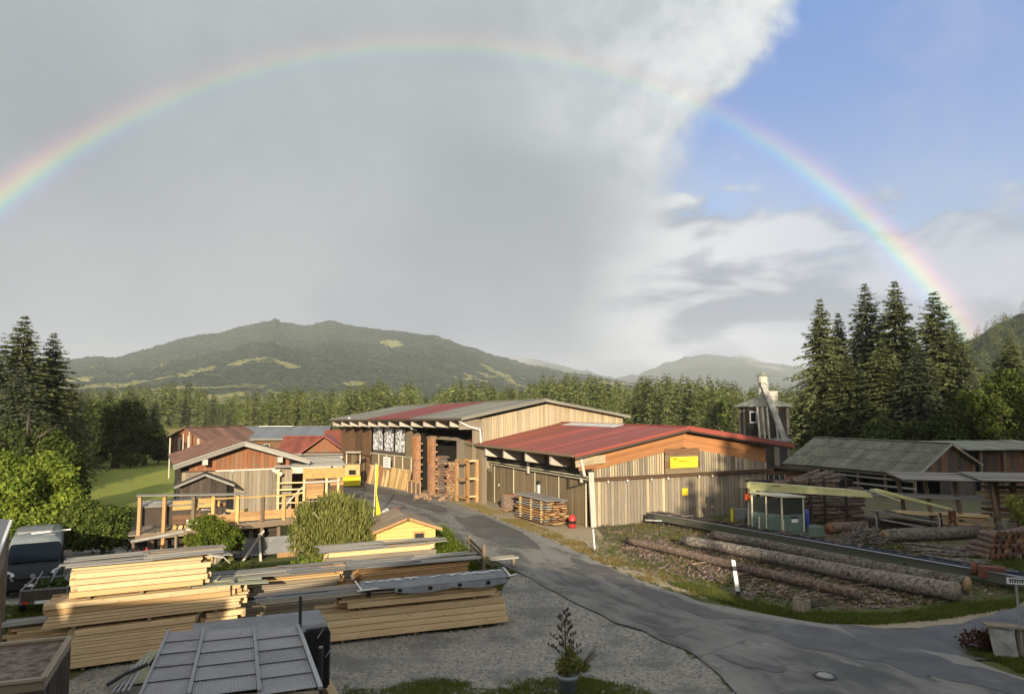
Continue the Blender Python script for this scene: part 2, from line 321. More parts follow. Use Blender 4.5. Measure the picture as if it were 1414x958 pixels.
# ------------------------------------------------------------------ mesh helpers
class MB:
    def __init__(s): s.v = []; s.f = []; s.mi = []; s.m = 0
    def add(s, vs, fs):
        o = len(s.v); s.v += [tuple(p) for p in vs]
        for f in fs: s.f.append(tuple(i + o for i in f)); s.mi.append(s.m)
        return s
    def quad(s, a, b, c, d): return s.add([a, b, c, d], [(0, 1, 2, 3)])
    def poly(s, pts): return s.add(pts, [tuple(range(len(pts)))])
    def box(s, c, d, rz=0.0, taper=1.0):
        x, y, z = d[0] / 2, d[1] / 2, d[2] / 2; co, si = math.cos(rz), math.sin(rz)
        vs = []
        for k, t in ((-z, 1.0), (z, taper)):
            for a, b_ in ((-x, -y), (x, -y), (x, y), (-x, y)):
                a *= t; b_ *= t; vs.append((c[0] + a * co - b_ * si, c[1] + a * si + b_ * co, c[2] + k))
        return s.add(vs, [(3, 2, 1, 0), (4, 5, 6, 7), (0, 1, 5, 4), (1, 2, 6, 5), (2, 3, 7, 6), (3, 0, 4, 7)])
    def beam(s, p0, p1, w, h, up=(0, 0, 1)):
        p0, p1 = Vector(p0), Vector(p1); x = (p1 - p0).normalized(); u = Vector(up)
        y = u.cross(x)
        if y.length < 1e-4: y = Vector((0, 1, 0)).cross(x)
        y.normalize(); z = x.cross(y)
        vs = []
        for p in (p0, p1):
            for a, b_ in ((-1, -1), (1, -1), (1, 1), (-1, 1)): vs.append(p + y * (a * w / 2) + z * (b_ * h / 2))
        return s.add(vs, [(3, 2, 1, 0), (4, 5, 6, 7), (0, 1, 5, 4), (1, 2, 6, 5), (2, 3, 7, 6), (3, 0, 4, 7)])
    def tube(s, pts, rs, n=8, caps=True, jit=0.0):
        pts = [Vector(p) for p in pts]
        if not hasattr(rs, '__len__'): rs = [rs] * len(pts)
        o = len(s.v); ref = None
        for i, p in enumerate(pts):
            d = (pts[min(i + 1, len(pts) - 1)] - pts[max(i - 1, 0)]).normalized()
            if ref is None: ref = Vector((0, 0, 1)) if abs(d.z) < .9 else Vector((1, 0, 0))
            a = ref - d * ref.dot(d); a.normalize(); b_ = d.cross(a); ref = a
            for k in range(n):
                t = 2 * math.pi * k / n; r = rs[i] * (1 + (rnd.uniform(-jit, jit) if jit else 0))
                s.v.append(tuple(p + a * (r * math.cos(t)) + b_ * (r * math.sin(t))))
        for i in range(len(pts) - 1):
            for k in range(n):
                k2 = (k + 1) % n
                s.f.append((o + i * n + k, o + i * n + k2, o + (i + 1) * n + k2, o + (i + 1) * n + k)); s.mi.append(s.m)
        if caps:
            e = o + (len(pts) - 1) * n
            s.f.append(tuple(o + k for k in reversed(range(n)))); s.mi.append(s.m)
            s.f.append(tuple(e + k for k in range(n))); s.mi.append(s.m)
        return s
    def lathe(s, prof, n=16, c=(0, 0, 0)):
        o = len(s.v)
        for r, z in prof:
            for k in range(n):
                t = 2 * math.pi * k / n; s.v.append((c[0] + r * math.cos(t), c[1] + r * math.sin(t), c[2] + z))
        for i in range(len(prof) - 1):
            for k in range(n):
                k2 = (k + 1) % n; s.f.append((o + i * n + k, o + i * n + k2, o + (i + 1) * n + k2, o + (i + 1) * n + k)); s.mi.append(s.m)
        return s
    def extrude(s, poly, vec):
        """closed flat outline swept along vec"""
        n = len(poly); a = [Vector(p) for p in poly]; b_ = [p + Vector(vec) for p in a]
        return s.add(a + b_, [tuple(reversed(range(n))), tuple(range(n, 2 * n))] + [(i, (i + 1) % n, n + (i + 1) % n, n + i) for i in range(n)])
    def mesh(s, name, mats, smooth=False):
        me = bpy.data.meshes.new(name); me.from_pydata(s.v, [], s.f)
        for m in (mats if isinstance(mats, (list, tuple)) else [mats]): me.materials.append(MATS[m])
        if any(s.mi): me.polygons.foreach_set('material_index', s.mi)
        if smooth: me.polygons.foreach_set('use_smooth', [True] * len(me.polygons))
        me.update(); return me
    def build(s, name, mats, parent=None, smooth=False, loc=None, rot=None):
        o = bpy.data.objects.new(name, s.mesh(name, mats, smooth)); COL.objects.link(o)
        if parent: o.parent = parent
        if loc is not None: o.location = loc
        if rot is not None: o.rotation_euler = rot
        return o
def link(name, me, parent=None, loc=(0, 0, 0), rot=(0, 0, 0), sc=(1, 1, 1)):
    o = bpy.data.objects.new(name, me); COL.objects.link(o); o.parent = parent
    o.location = loc; o.rotation_euler = rot; o.scale = sc; return o
def tag(o, label=None, cat=None, group=None, kind=None):
    for k, v in (('label', label), ('category', cat), ('group', group), ('kind', kind)):
        if v: o[k] = v
    return o
def thing(name, label, cat, loc=(0, 0, 0), rz=0.0, group=None):
    o = bpy.data.objects.new(name, None); COL.objects.link(o); o.empty_display_size = .3
    o.location = loc; o.rotation_euler = (0, 0, rz); return tag(o, label, cat, group)
def copy_tree(o, parent=None):
    c = o.copy(); COL.objects.link(c)
    if parent: c.parent = parent
    for ch in list(o.children): copy_tree(ch, c)
    return c
def struct(name, mb, mats, smooth=False, kind='structure'):
    o = mb.build(name, mats, None, smooth); o['kind'] = kind; return o
_unit = {}
def unit(mat, shape='box'):
    k = (mat, shape)
    if k not in _unit:
        b = MB()
        if shape == 'box': b.box((0, 0, 0), (1, 1, 1))
        elif shape == 'beam':       # box with eased long edges
            c = .5; e = .42
            prof = [(-e, -c), (e, -c), (c, -e), (c, e), (e, c), (-e, c), (-c, e), (-c, -e)]
            b.add([(-.5, y, z) for y, z in prof] + [(.5, y, z) for y, z in prof], [tuple(reversed(range(8))), tuple(range(8, 16))] + [(i, (i + 1) % 8, 8 + (i + 1) % 8, 8 + i) for i in range(8)])
        elif shape == 'corr':       # corrugated sheet, waves across Y
            n = 44
            for i in range(n + 1):
                y = -.5 + i / n; z = .5 if i % 2 else -.5
                b.v += [(-.5, y, z), (.5, y, z)]
            for i in range(n): b.f.append((2 * i, 2 * i + 1, 2 * i + 3, 2 * i + 2)); b.mi.append(0)
        elif shape == 'log':
            b.tube([(-.5, 0, 0), (-.25, .02, .03), (0, -.02, .02), (.25, .01, -.02), (.5, 0, 0)], [.5, .49, .5, .48, .47], 9, False, .05)
            o = 0; b.m = 1
            b.f.append(tuple(reversed(range(9)))); b.mi.append(1); b.f.append(tuple(36 + k for k in range(9))); b.mi.append(1)
        elif shape == 'tile':
            for i in range(5):
                y = -.5 + i / 4; z = (.5, -.1, -.5, -.1, .5)[i]; b.v += [(-.5, y, z), (.5, y, z)]
            for i in range(4): b.f.append((2 * i, 2 * i + 1, 2 * i + 3, 2 * i + 2)); b.mi.append(0)
        _unit[k] = b.mesh(shape, list(mat) if isinstance(mat, tuple) else mat)
    return _unit[k]
def piece(name, parent, mat, p0, p1, w, t, up=(0, 0, 1), shape='box'):
    """one board / beam / sheet: long axis p0->p1, width w across, thickness t along up; shares the unit mesh"""
    p0, p1 = Vector(p0), Vector(p1); x = p1 - p0; L = x.length; x = x / L; u = Vector(up)
    y = u.cross(x)
    if y.length < 1e-4: y = Vector((0, 1, 0)).cross(x)
    y.normalize(); z = x.cross(y)
    o = bpy.data.objects.new(name, unit(mat, shape)); COL.objects.link(o); o.parent = parent
    mt = Matrix((x * L, y * w, z * t)).transposed().to_4x4(); mt.translation = (p0 + p1) / 2
    o.matrix_local = mt
    return o
def boards(parent, a, b, z0, z1, bw, mats, nrm, t=.03, name='board', gap=.012, zj=0.02, off=.0):
    """vertical boards from a to b (xy points); z0,z1 numbers or functions of distance"""
    a, b = Vector((*a[:2], 0)), Vector((*b[:2], 0)); L = (b - a).length; d = (b - a) / L; nrm = Vector(nrm).normalized()
    n = max(1, round(L / bw)); w = L / n
    for i in range(n):
        s = (i + .5) * w; q = a + d * s + nrm * (off + rnd.uniform(0, .014))
        lo = z0(s) if callable(z0) else z0; hi = z1(s) if callable(z1) else z1
        lo += rnd.uniform(0, zj)
        if hi - lo < .05: continue
        piece(name, parent, rnd.choice(mats) if isinstance(mats, (list, tuple)) and not isinstance(mats, str) else mats, q + Vector((0, 0, lo)), q + Vector((0, 0, hi)), w - gap, t, nrm)
def hboards(parent, a, b, z0, z1, bh, mats, nrm, t=.03, name='board', gap=.012, off=.0, clip=None):
    """horizontal boards stacked from z0 to z1; clip(z)->(s0,s1) limits the length"""
    a, b = Vector((*a[:2], 0)), Vector((*b[:2], 0)); L = (b - a).length; d = (b - a) / L; nrm = Vector(nrm).normalized()
    n = max(1, round((z1 - z0) / bh)); h = (z1 - z0) / n
    for i in range(n):
        z = z0 + (i + .5) * h; s0, s1 = clip(z) if clip else (0, L)
        if s1 - s0 < .1: continue
        o = nrm * (off + rnd.uniform(0, .012)) + Vector((0, 0, z))
        piece(name, parent, rnd.choice(mats) if not isinstance(mats, str) else mats, a + d * s0 + o, a + d * s1 + o, h - gap, t, nrm)

# ------------------------------------------------------------------ vegetation generators
def rot_about(v, axis, a): return Matrix.Rotation(a, 3, axis) @ v
def spruce_mesh(name, H, Rm, levels, per, sprays, seed, mat, spray=.55, trunk=True, low=.06):
    r = random.Random(seed); v = []; f = []
    for L in range(levels):
        t = (L + r.uniform(-.3, .3)) / levels; t = min(max(t, 0), .985)
        h = H * (low + (1 - low) * t ** .92)
        rad = Rm * (1 - t) ** .80 * r.uniform(.74, 1.16) * (1 if t > .12 else .82) + .07
        n = max(5, int(per * (1 - .3 * t)))
        a0 = r.uniform(0, 6.28)
        for k in range(n):
            a = a0 + 6.283 * k / n + r.uniform(-.3, .3); rr = rad * r.uniform(.45, 1.25) * (1 + .18 * math.sin(a + seed) + .10 * math.sin(2 * a + 9 * t)); hb = h + r.uniform(-.75, .75) * H / levels * (1 if t < .9 else .3); tip = min(1, .22 + 3.2 * (1 - t))
            dx, dy = math.cos(a), math.sin(a)
            rise = .30 * (t - .30); droop = .42 * (1 - t) + .10
            ns = max(min(sprays, 3), int(sprays * (.35 + .65 * rr / Rm)))
            prev = None
            for j in range(ns):
                q = (j + .6) / ns
                cx, cy = dx * rr * q, dy * rr * q; cz = hb + rr * (rise * q - droop * q * q) + .12 * rr * max(0, q - .75)
                for sd in (-1, 1):
                    aa = a + sd * r.uniform(.35, 1.0); ln = spray * r.uniform(.6, 1.2) * (1.1 - .45 * q) * (.62 + .38 * rr / Rm) * tip + .08
                    ex, ey = cx + math.cos(aa) * ln, cy + math.sin(aa) * ln; ez = cz - ln * r.uniform(.10, .55)
                    w = ln * .24; tw = r.uniform(-1.25, 1.25); px, py = -math.sin(aa) * w * math.cos(tw), math.cos(aa) * w * math.cos(tw); pz = w * math.sin(tw)
                    mx, my, mz = (cx + ex) / 2, (cy + ey) / 2, (cz + ez) / 2 + .06 * ln
                    o = len(v); v += [(cx, cy, cz), (mx + px, my + py, mz - w * .35 + pz), (ex, ey, ez), (mx - px, my - py, mz - w * .35 - pz)]
                    f.append((o, o + 1, o + 2, o + 3))
            # branch tip
            q = 1.0; ln = spray * .8 * tip
            o = len(v); cx, cy = dx * rr * .8, dy * rr * .8; cz = hb + rr * (rise * .8 - droop * .64)
            tz = hb + rr * (rise - droop) + .10 * rr; w = ln * .16
            v += [(cx, cy, cz), (dx * rr - dy * w, dy * rr + dx * w, tz), (dx * (rr + ln * .5), dy * (rr + ln * .5), tz + .03), (dx * rr + dy * w, dy * rr - dx * w, tz)]
            f.append((o, o + 1, o + 2, o + 3))
    b = MB(); b.v = v; b.f = f; b.mi = [0] * len(f)
    return b.mesh(name, mat)
def trunk_mesh(name, H, r0, mat, n=8, limbs=None, seed=1, top=.96):
    r = random.Random(seed); b = MB()
    b.tube([(0, 0, -.2), (r.uniform(-.01, .01) * H, r.uniform(-.01, .01) * H, H * .3), (r.uniform(-.015, .015) * H, r.uniform(-.015, .015) * H, H * .65), (0, 0, H * top)], [r0 * 1.25, r0 * .85, r0 * .5, r0 * .08], n)
    for (z, a, ln, up) in (limbs or []):
        c = Vector((0, 0, z)); d = Vector((math.cos(a), math.sin(a), up))
        b.tube([c, c + d * ln * .5 + Vector((0, 0, .05 * ln)), c + d * ln], [r0 * .42, r0 * .28, r0 * .08], 5)
    return b.mesh(name, mat, True)
def leaf_cloud(name, lobes, n, size, seed, mat, hang=0.0, shell=.55, aspect=.55, zfloor=.1):
    """n leaf faces spread through overlapping lobes (cx,cy,cz,rx,ry,rz)"""
    g = np.random.default_rng(seed); lobes = np.array(lobes, float)
    vol = np.prod(lobes[:, 3:], axis=1) ** .67; pk = g.choice(len(lobes), n, p=vol / vol.sum())
    d = g.normal(size=(n, 3)); d /= np.linalg.norm(d, axis=1)[:, None]
    rad = shell + (1 - shell) * g.random(n) ** .7
    # clumping: lump the radius by direction noise
    lump = 1 + .24 * np.sin(d[:, 0] * 9 + pk) * np.sin(d[:, 1] * 8 + 2 * pk) * np.sin(d[:, 2] * 10)
    stray = 1 + (g.random(n) < .07) * g.random(n) * .45
    c = lobes[pk, :3] + d * lobes[pk, 3:] * (rad * lump * stray)[:, None]
    keep = c[:, 2] > zfloor; c = c[keep]; d = d[keep]; n = len(c)
    nrm = d * .9 + g.normal(size=(n, 3)) * .75 + np.array([0, 0, .35]); nrm /= np.linalg.norm(nrm, axis=1)[:, None]
    t = g.normal(size=(n, 3)); t[:, 2] -= .25 + hang * 4
    t -= nrm * (t * nrm).sum(1)[:, None]; t /= np.linalg.norm(t, axis=1)[:, None] + 1e-9
    if hang: 
        t = np.array([0, 0, -1.]) + g.normal(size=(n, 3)) * .22; t /= np.linalg.norm(t, axis=1)[:, None]
        nrm = d * [1, 1, .2] + g.normal(size=(n, 3)) * .5; nrm -= t * (nrm * t).sum(1)[:, None]; nrm /= np.linalg.norm(nrm, axis=1)[:, None] + 1e-9
    s = np.cross(nrm, t); L = size * (.4 + 1.15 * g.random(n) ** 1.3); Wd = L * aspect
    V = np.empty((n, 4, 3)); V[:, 0] = c - t * (L * .5)[:, None]; V[:, 2] = c + t * (L * .5)[:, None]
    V[:, 1] = c + s * (Wd * .5)[:, None] + nrm * (L * .06)[:, None]; V[:, 3] = c - s * (Wd * .5)[:, None] + nrm * (L * .06)[:, None]
    me = bpy.data.meshes.new(name); me.vertices.add(4 * n); me.vertices.foreach_set('co', V.ravel())
    me.loops.add(4 * n); me.loops.foreach_set('vertex_index', np.arange(4 * n, dtype=np.int32))
    me.polygons.add(n); me.polygons.foreach_set('loop_start', np.arange(0, 4 * n, 4, dtype=np.int32)); me.polygons.foreach_set('loop_total', np.full(n, 4, dtype=np.int32))
    me.materials.append(MATS[mat]); me.update(calc_edges=True); return me
def lobes_round(cx, cy, cz, rx, ry, rz, n, seed, k=.5):
    r = random.Random(seed); out = [(cx, cy, cz, rx * .56, ry * .56, rz * .62)]
    for i in range(n):
        a = r.uniform(0, 6.283); e = r.uniform(-.55, 1.0); q = math.cos(e)
        j = r.uniform(.55, .86); out.append((cx + rx * j * q * math.cos(a), cy + ry * j * q * math.sin(a), cz + rz * j * math.sin(e), rx * r.uniform(.18, k * .86), ry * r.uniform(.18, k * .86), rz * r.uniform(.16, k * .8)))
    return out
def blades(name, pts, h, seed, mat, w=.012, per=5, spread=.05):
    """grass tufts: thin triangles at the points"""
    r = random.Random(seed); v = []; f = []
    for (x, y, z) in pts:
        for k in range(per):
            a = r.uniform(0, 6.283); bx, by = x + r.uniform(-spread, spread), y + r.uniform(-spread, spread); hh = h * r.uniform(.5, 1.25); ln = hh * r.uniform(.1, .6)
            o = len(v); c, s = math.cos(a), math.sin(a)
            v += [(bx - s * w, by + c * w, z), (bx + s * w, by - c * w, z), (bx + c * ln, by + s * ln, z + hh)]; f.append((o, o + 1, o + 2))
    b = MB(); b.v = v; b.f = f; b.mi = [0] * len(f); return b.mesh(name, mat)
def inpoly(x, y, P):
    c = False; j = len(P) - 1
    for i in range(len(P)):
        xi, yi = P[i][:2]; xj, yj = P[j][:2]
        if (yi > y) != (yj > y) and x < (xj - xi) * (y - yi) / (yj - yi) + xi: c = not c
        j = i
    return c
def scatter_in(P, n, seed, z=0.0, den=None):
    r = random.Random(seed); xs = [p[0] for p in P]; ys = [p[1] for p in P]; out = []; tries = 0
    while len(out) < n and tries < n * 20:
        tries += 1; x, y = r.uniform(min(xs), max(xs)), r.uniform(min(ys), max(ys))
        if inpoly(x, y, P) and (den is None or r.random() < den(x, y)): out.append((x, y, z))
    return out
# ------------------------------------------------------------------ ground, road, mountains
ROAD = [((-35, 120), (-30, 123)), ((-31, 100), (-26, 102)), ((-27, 82), (-21.5, 86)), ((-21.5, 67.5), (-17.3, 74)), ((-15.5, 58), (-13.8, 68.2)), ((-10.3, 51.2), (-9.1, 61.8)), ((-6.3, 45.5), (-4.6, 54.0)), ((-3.9, 40), (-.6, 44.9)), ((-1.6, 35), (2.0, 38.7)),
        ((.4, 30.9), (4.0, 32.9)), ((2.1, 26.8), (5.6, 28.9)), ((3.4, 24.2), (6.9, 26.6)), ((4.45, 22.4), (8.4, 25.1)), ((5.2, 20.9), (9.9, 24.0)), ((5.6, 18.2), (11.9, 22.7)), ((7.0, 14.5), (13.1, 19.6)), ((9.5, 9.5), (15.5, 14)), ((14, 3), (20, 7))]
def catmull(P, k=6):
    out = []; P = [Vector(p) for p in P]
    for i in range(len(P) - 1):
        p0, p1, p2, p3 = P[max(i - 1, 0)], P[i], P[i + 1], P[min(i + 2, len(P) - 1)]
        for j in range(k):
            t = j / k
            out.append(.5 * ((2 * p1) + (-p0 + p2) * t + (2 * p0 - 5 * p1 + 4 * p2 - p3) * t * t + (-p0 + 3 * p1 - 3 * p2 + p3) * t ** 3))
    out.append(P[-1]); return out
RL = catmull([a for a, b in ROAD]); RR = catmull([b for a, b in ROAD])
road_poly = [tuple(p) for p in RL] + [tuple(p) for p in reversed(RR)]
gp = lambda *L: [tuple(G(*p))[:2] for p in L]
Z_GRAVEL = [(-10, 3), (-11.5, 20), (-9.5, 23.5), (-3, 23.0), (-.6, 23.6), (-1.0, 27.5), (-1.3, 32.5), (.3, 32), (2.4, 27), (4.9, 22.3), (5.6, 18.5), (7.5, 14.5), (10, 9), (14, 2)]
Z_DRIVE = gp((60, 770), (110, 745), (230, 742), (190, 775), (100, 835), (0, 850), (-150, 850), (-150, 790))
Z_DIRT = [(4.7, 43.5), (4.0, 33.6), (6.9, 27.6), (8.3, 26.4), (11.5, 25.5), (17.0, 26.6), (22.5, 30), (21, 36), (26, 44), (18.5, 49), (16, 46.5), (9, 44.9)]
Z_SHOULDER = [(-4, 53.5), (-.6, 45.2), (2.0, 38.9), (4.0, 33.1), (6.2, 28.2), (7.6, 26.6), (7.2, 28.2), (5.4, 33), (5.0, 43), (-2, 57), (-6, 65), (-14, 74), (-15, 70.5), (-8.5, 61.5)]
Z_YARD = [(-2, 44), (-8, 60), (-17, 74), (-24, 95), (-12, 95), (2, 60)]
Z_EDGE = gp((1150, 862), (1210, 868), (1300, 866), (1414, 848), (1414, 826), (1300, 848), (1210, 857))
Z_MOSS = [(-4.2, 18.6), (-2.4, 19.2), (-.5, 18.9), (1.6, 19.3), (3.0, 18.6), (3.9, 17.2), (4.2, 13), (-4.2, 13)]
Z_FIELD = [(-60, 118), (-110, 145), (-140, 230), (-128, 290), (-70, 300), (-52, 180)]
Z_CONC = [(17.5, 36.2), (24, 34), (36, 37), (46, 44), (46, 62), (24, 62), (20, 48)]
Z_SIDE = [(10.2, 24.0), (12.4, 23.5), (15, 24.6), (18, 26.4), (24, 30.5), (40, 38), (40, 33), (24, 25.5), (17.5, 22.6), (14.6, 21.1), (12.6, 21.0), (11, 22)]
def axis(lo, hi, step, far_lo, far_hi, grow=1.22):
    a = list(np.arange(lo, hi, step)); s = step
    while a[-1] < far_hi: s *= grow; a.append(a[-1] + s)
    s = step; b = [a[0]]
    while b[-1] > far_lo: s *= grow; b.append(b[-1] - s)
    return list(reversed(b[1:])) + a
XS = axis(-30, 32, .4, -9500, 9500, 1.25); YS = axis(9, 64, .4, -2500, 12500, 1.2)
def gz(x, y):
    n = mnoise.noise(Vector((x * .22, y * .22, 3))) * .022 + mnoise.noise(Vector((x * .9, y * .9, 7))) * .012
    n *= max(0., 1 - abs(y) / 300)
    if y > 100: n -= .02
    return n - .03
b = MB(); zc = []
for y in YS:
    for x in XS:
        b.v.append((x, y, gz(x, y)))
        near = -40 < x < 45 and 0 < y < 95
        zg = zd = 0.0; zf = 0.0
        if near:
            if inpoly(x, y, Z_GRAVEL) or inpoly(x, y, Z_DRIVE): zg = 1.
            if inpoly(x, y, Z_MOSS): zg = .40
            if inpoly(x, y, Z_CONC): zd = .85
            if inpoly(x, y, Z_DIRT): zd = 1.
            if inpoly(x, y, Z_EDGE): zg = 1.; zd = .48
            if inpoly(x, y, Z_SHOULDER) or inpoly(x, y, Z_YARD): zg = 1.; zd = .48 if inpoly(x, y, Z_SHOULDER) else .2
        if inpoly(x, y, Z_FIELD) or y > 320: zf = 1.
        zc.append((zg, zd, zf, 1))
nx = len(XS)
for j in range(len(YS) - 1):
    for i in range(nx - 1): b.f.append((j * nx + i, j * nx + i + 1, (j + 1) * nx + i + 1, (j + 1) * nx + i)); b.mi.append(0)
m, nt, bs, out = newmat('ground'); 
v = nd(nt, 'TexCoord').outputs['Object']
zn = nd(nt, 'VertexColor', layer_name='zone').outputs[0]; zs = nd(nt, 'SeparateColor', {0: zn}).outputs
nA = noise(nt, v, .55, 6, .6); nB = noise(nt, v, 3.2, 6, .65); nC = noise(nt, v, 22., 4, .7); nD = noise(nt, v, .12, 4, .5)
wig = math_(nt, 'ADD', math_(nt, 'MULTIPLY', math_(nt, 'SUBTRACT', nA, .5), .9), math_(nt, 'MULTIPLY', math_(nt, 'SUBTRACT', nB, .5), .7))
grass = ramp(nt, math_(nt, 'ADD', math_(nt, 'MULTIPLY', nB, .5), math_(nt, 'MULTIPLY', nA, .5)), [(.32, (.045, .055, .018)), (.5, (.085, .098, .028)), (.68, (.14, .135, .05))])
grass = mixc(nt, sstep(nt, nD, .40, .62), grass, (.10, .115, .034))
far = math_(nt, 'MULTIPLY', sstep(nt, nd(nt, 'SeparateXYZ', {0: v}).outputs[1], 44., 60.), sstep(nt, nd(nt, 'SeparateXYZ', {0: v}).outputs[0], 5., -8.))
grass = mixc(nt, math_(nt, 'MULTIPLY', far, .75), grass, mixc(nt, nA, (.25, .29, .05), (.36, .38, .075)))  # sunlight on the left meadow painted in as paler grass
field = mixc(nt, nA, (.30, .23, .07), (.22, .20, .055))
grv = ramp(nt, math_(nt, 'ADD', math_(nt, 'MULTIPLY', nC, .6), math_(nt, 'MULTIPLY', noise(nt, v, 7.5, 5, .7), .4)), [(.34, (.125, .113, .09)), (.47, (.29, .266, .215)), (.56, (.39, .36, .295)), (.68, (.63, .585, .48))])
grv = mixc(nt, sstep(nt, nA, .46, .62), grv, mixc(nt, nC, (.12, .114, .10), (.25, .24, .21)))
grv = mixc(nt, math_(nt, 'MULTIPLY', sstep(nt, nB, .5, .72), .35), grv, (.34, .33, .295))
drt = ramp(nt, math_(nt, 'ADD', math_(nt, 'MULTIPLY', nB, .5), math_(nt, 'MULTIPLY', nC, .5)), [(.34, (.055, .042, .032)), (.5, (.13, .10, .076)), (.66, (.27, .215, .165))])
drt = mixc(nt, math_(nt, 'MULTIPLY', sstep(nt, nA, .44, .56), .8), drt, (.10, .115, .034))
shl = mixc(nt, nB, (.42, .35, .245), (.30, .245, .165))
shl = mixc(nt, math_(nt, 'MULTIPLY', sstep(nt, nA, .52, .70), .6), shl, (.115, .125, .042))
mg = sstep(nt, math_(nt, 'ADD', zs[0], math_(nt, 'MULTIPLY', wig, .8)), .42, .58)
md = sstep(nt, math_(nt, 'ADD', zs[1], math_(nt, 'MULTIPLY', wig, .8)), .62, .85)
ms = math_(nt, 'MULTIPLY', sstep(nt, zs[1], .12, .40), sstep(nt, zs[0], .3, .9))
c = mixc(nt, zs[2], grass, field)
c = mixc(nt, mg, c, mixc(nt, ms, grv, shl))
c = mixc(nt, math_(nt, 'MULTIPLY', md, math_(nt, 'SUBTRACT', 1.0, ms)), c, drt)
hh = math_(nt, 'ADD', math_(nt, 'MULTIPLY', nC, .5), math_(nt, 'MULTIPLY', nB, 1.0))
setin(nt, bs, Base_Color=c, Roughness=.92, Specular_IOR_Level=.2, Normal=nd(nt, 'Bump', {'Strength': 1.0, 'Distance': .08, 'Height': hh}).outputs[0])
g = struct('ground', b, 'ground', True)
ca = g.data.color_attributes.new('zone', 'FLOAT_COLOR', 'POINT'); ca.data.foreach_set('color', np.array(zc, dtype=np.float32).ravel())

# asphalt: one strip with u across and v along it
m, nt, bs, out = newmat('asphalt')
uv = nd(nt, 'UVMap').outputs[0]; su = nd(nt, 'SeparateXYZ', {0: uv}).outputs
ob = nd(nt, 'TexCoord').outputs['Object']
st = nd(nt, 'CombineXYZ', {0: math_(nt, 'MULTIPLY', su[0], 5.0), 1: math_(nt, 'MULTIPLY', su[1], .22), 2: 0.0}).outputs[0]
s1 = noise(nt, st, 1.0, 5, .58, .35); s2 = noise(nt, ob, .42, 6, .6, .5); s3 = noise(nt, ob, 30, 4, .7); s4 = noise(nt, st, 2.2, 6, .66, .2)
f = math_(nt, 'ADD', math_(nt, 'MULTIPLY', s1, .62), math_(nt, 'MULTIPLY', s2, .42))
c = ramp(nt, f, [(.41, (.055, .053, .048)), (.465, (.10, .097, .087)), (.515, (.18, .172, .152)), (.60, (.245, .234, .206)), (.72, (.32, .306, .27))])
c = mixc(nt, math_(nt, 'MULTIPLY', sstep(nt, s4, .56, .66), .55), c, (.33, .32, .295))
c = mixc(nt, math_(nt, 'MULTIPLY', sstep(nt, s2, .58, .66), .6), c, (.050, .049, .046))
edgeR = sstep(nt, math_(nt, 'ADD', su[0], math_(nt, 'MULTIPLY', math_(nt, 'SUBTRACT', s2, .5), .5)), .80, .93)
c = mixc(nt, math_(nt, 'MULTIPLY', edgeR, .75), c, (.30, .285, .25))
c = mixc(nt, math_(nt, 'MULTIPLY', sstep(nt, s4, .40, .30), .7), c, (.045, .046, .047))
c = mixc(nt, .30, c, mixc(nt, s3, (.04, .04, .04), (.26, .26, .25)))
crk = nd(nt, 'TexVoronoi', {'Vector': nd(nt, 'VectorMath', {0: ob, 1: noise(nt, ob, .8, 3, .5, out=1)}, operation='ADD').outputs[0], 'Scale': .33}, feature='DISTANCE_TO_EDGE').outputs[0]
c = mixc(nt, math_(nt, 'MULTIPLY', math_(nt, 'SUBTRACT', 1.0, sstep(nt, crk, .004, .016)), math_(nt, 'MULTIPLY', sstep(nt, s2, .48, .56), .45)), c, (.04, .04, .04))
rg = nd(nt, 'MapRange', {0: f, 1: .40, 2: .62, 3: .58, 4: .88}).outputs[0]
setin(nt, bs, Base_Color=c, Roughness=rg, Specular_IOR_Level=.16, Normal=nd(nt, 'Bump', {'Strength': .35, 'Distance': .02, 'Height': s3}).outputs[0])
def strip(name, L, Rr, mat, z, n=10, jit=.18, kind='structure'):
    b = MB(); uvs = []; v = 0.0
    for i, (a, c_) in enumerate(zip(L, Rr)):
        if i: v += ((L[i] + Rr[i]) * .5 - (L[i - 1] + Rr[i - 1]) * .5).length
        j0 = mnoise.noise(Vector((v * .8, 1, 1))) * jit; j1 = mnoise.noise(Vector((v * .8, 9, 1))) * jit
        d = (c_ - a).normalized()
        for k in range(n + 1):
            t = k / n; p = (a + d * j0) * (1 - t) + (c_ + d * j1) * t
            b.v.append((p.x, p.y, z + .04 * (1 - (2 * t - 1) ** 2))); uvs.append((t, v))
    for i in range(len(L) - 1):
        for k in range(n): b.f.append((i * (n + 1) + k, i * (n + 1) + k + 1, (i + 1) * (n + 1) + k + 1, (i + 1) * (n + 1) + k)); b.mi.append(0)
    o = struct(name, b, mat, True, kind)
    ul = o.data.uv_layers.new(name='UVMap')
    for lp in o.data.loops: ul.data[lp.index].uv = uvs[lp.vertex_index]
    return o
def dens(L, k=4): return catmull(L, k)
strip('road', dens(RL, 3), dens(RR, 3), 'asphalt', .022, 12)
SL = catmull([(10.4, 23.9), (12.6, 23.4), (15, 24.3), (18, 26.0), (24, 29.8), (40, 38)], 8); SR = catmull([(10.6, 21.5), (12.9, 20.6), (15, 21.4), (17.8, 22.9), (24, 25.8), (40, 33)], 8)
m, nt, bs, out = newmat('asphalt_dark')
ob = nd(nt, 'TexCoord').outputs['Object']; s2 = noise(nt, ob, .9, 6, .6, .5); s3 = noise(nt, ob, 30, 4, .7)
c = ramp(nt, s2, [(.36, (.052, .050, .046)), (.55, (.088, .085, .077)), (.7, (.15, .145, .128))]); c = mixc(nt, .25, c, mixc(nt, s3, (.03, .03, .03), (.2, .2, .2)))
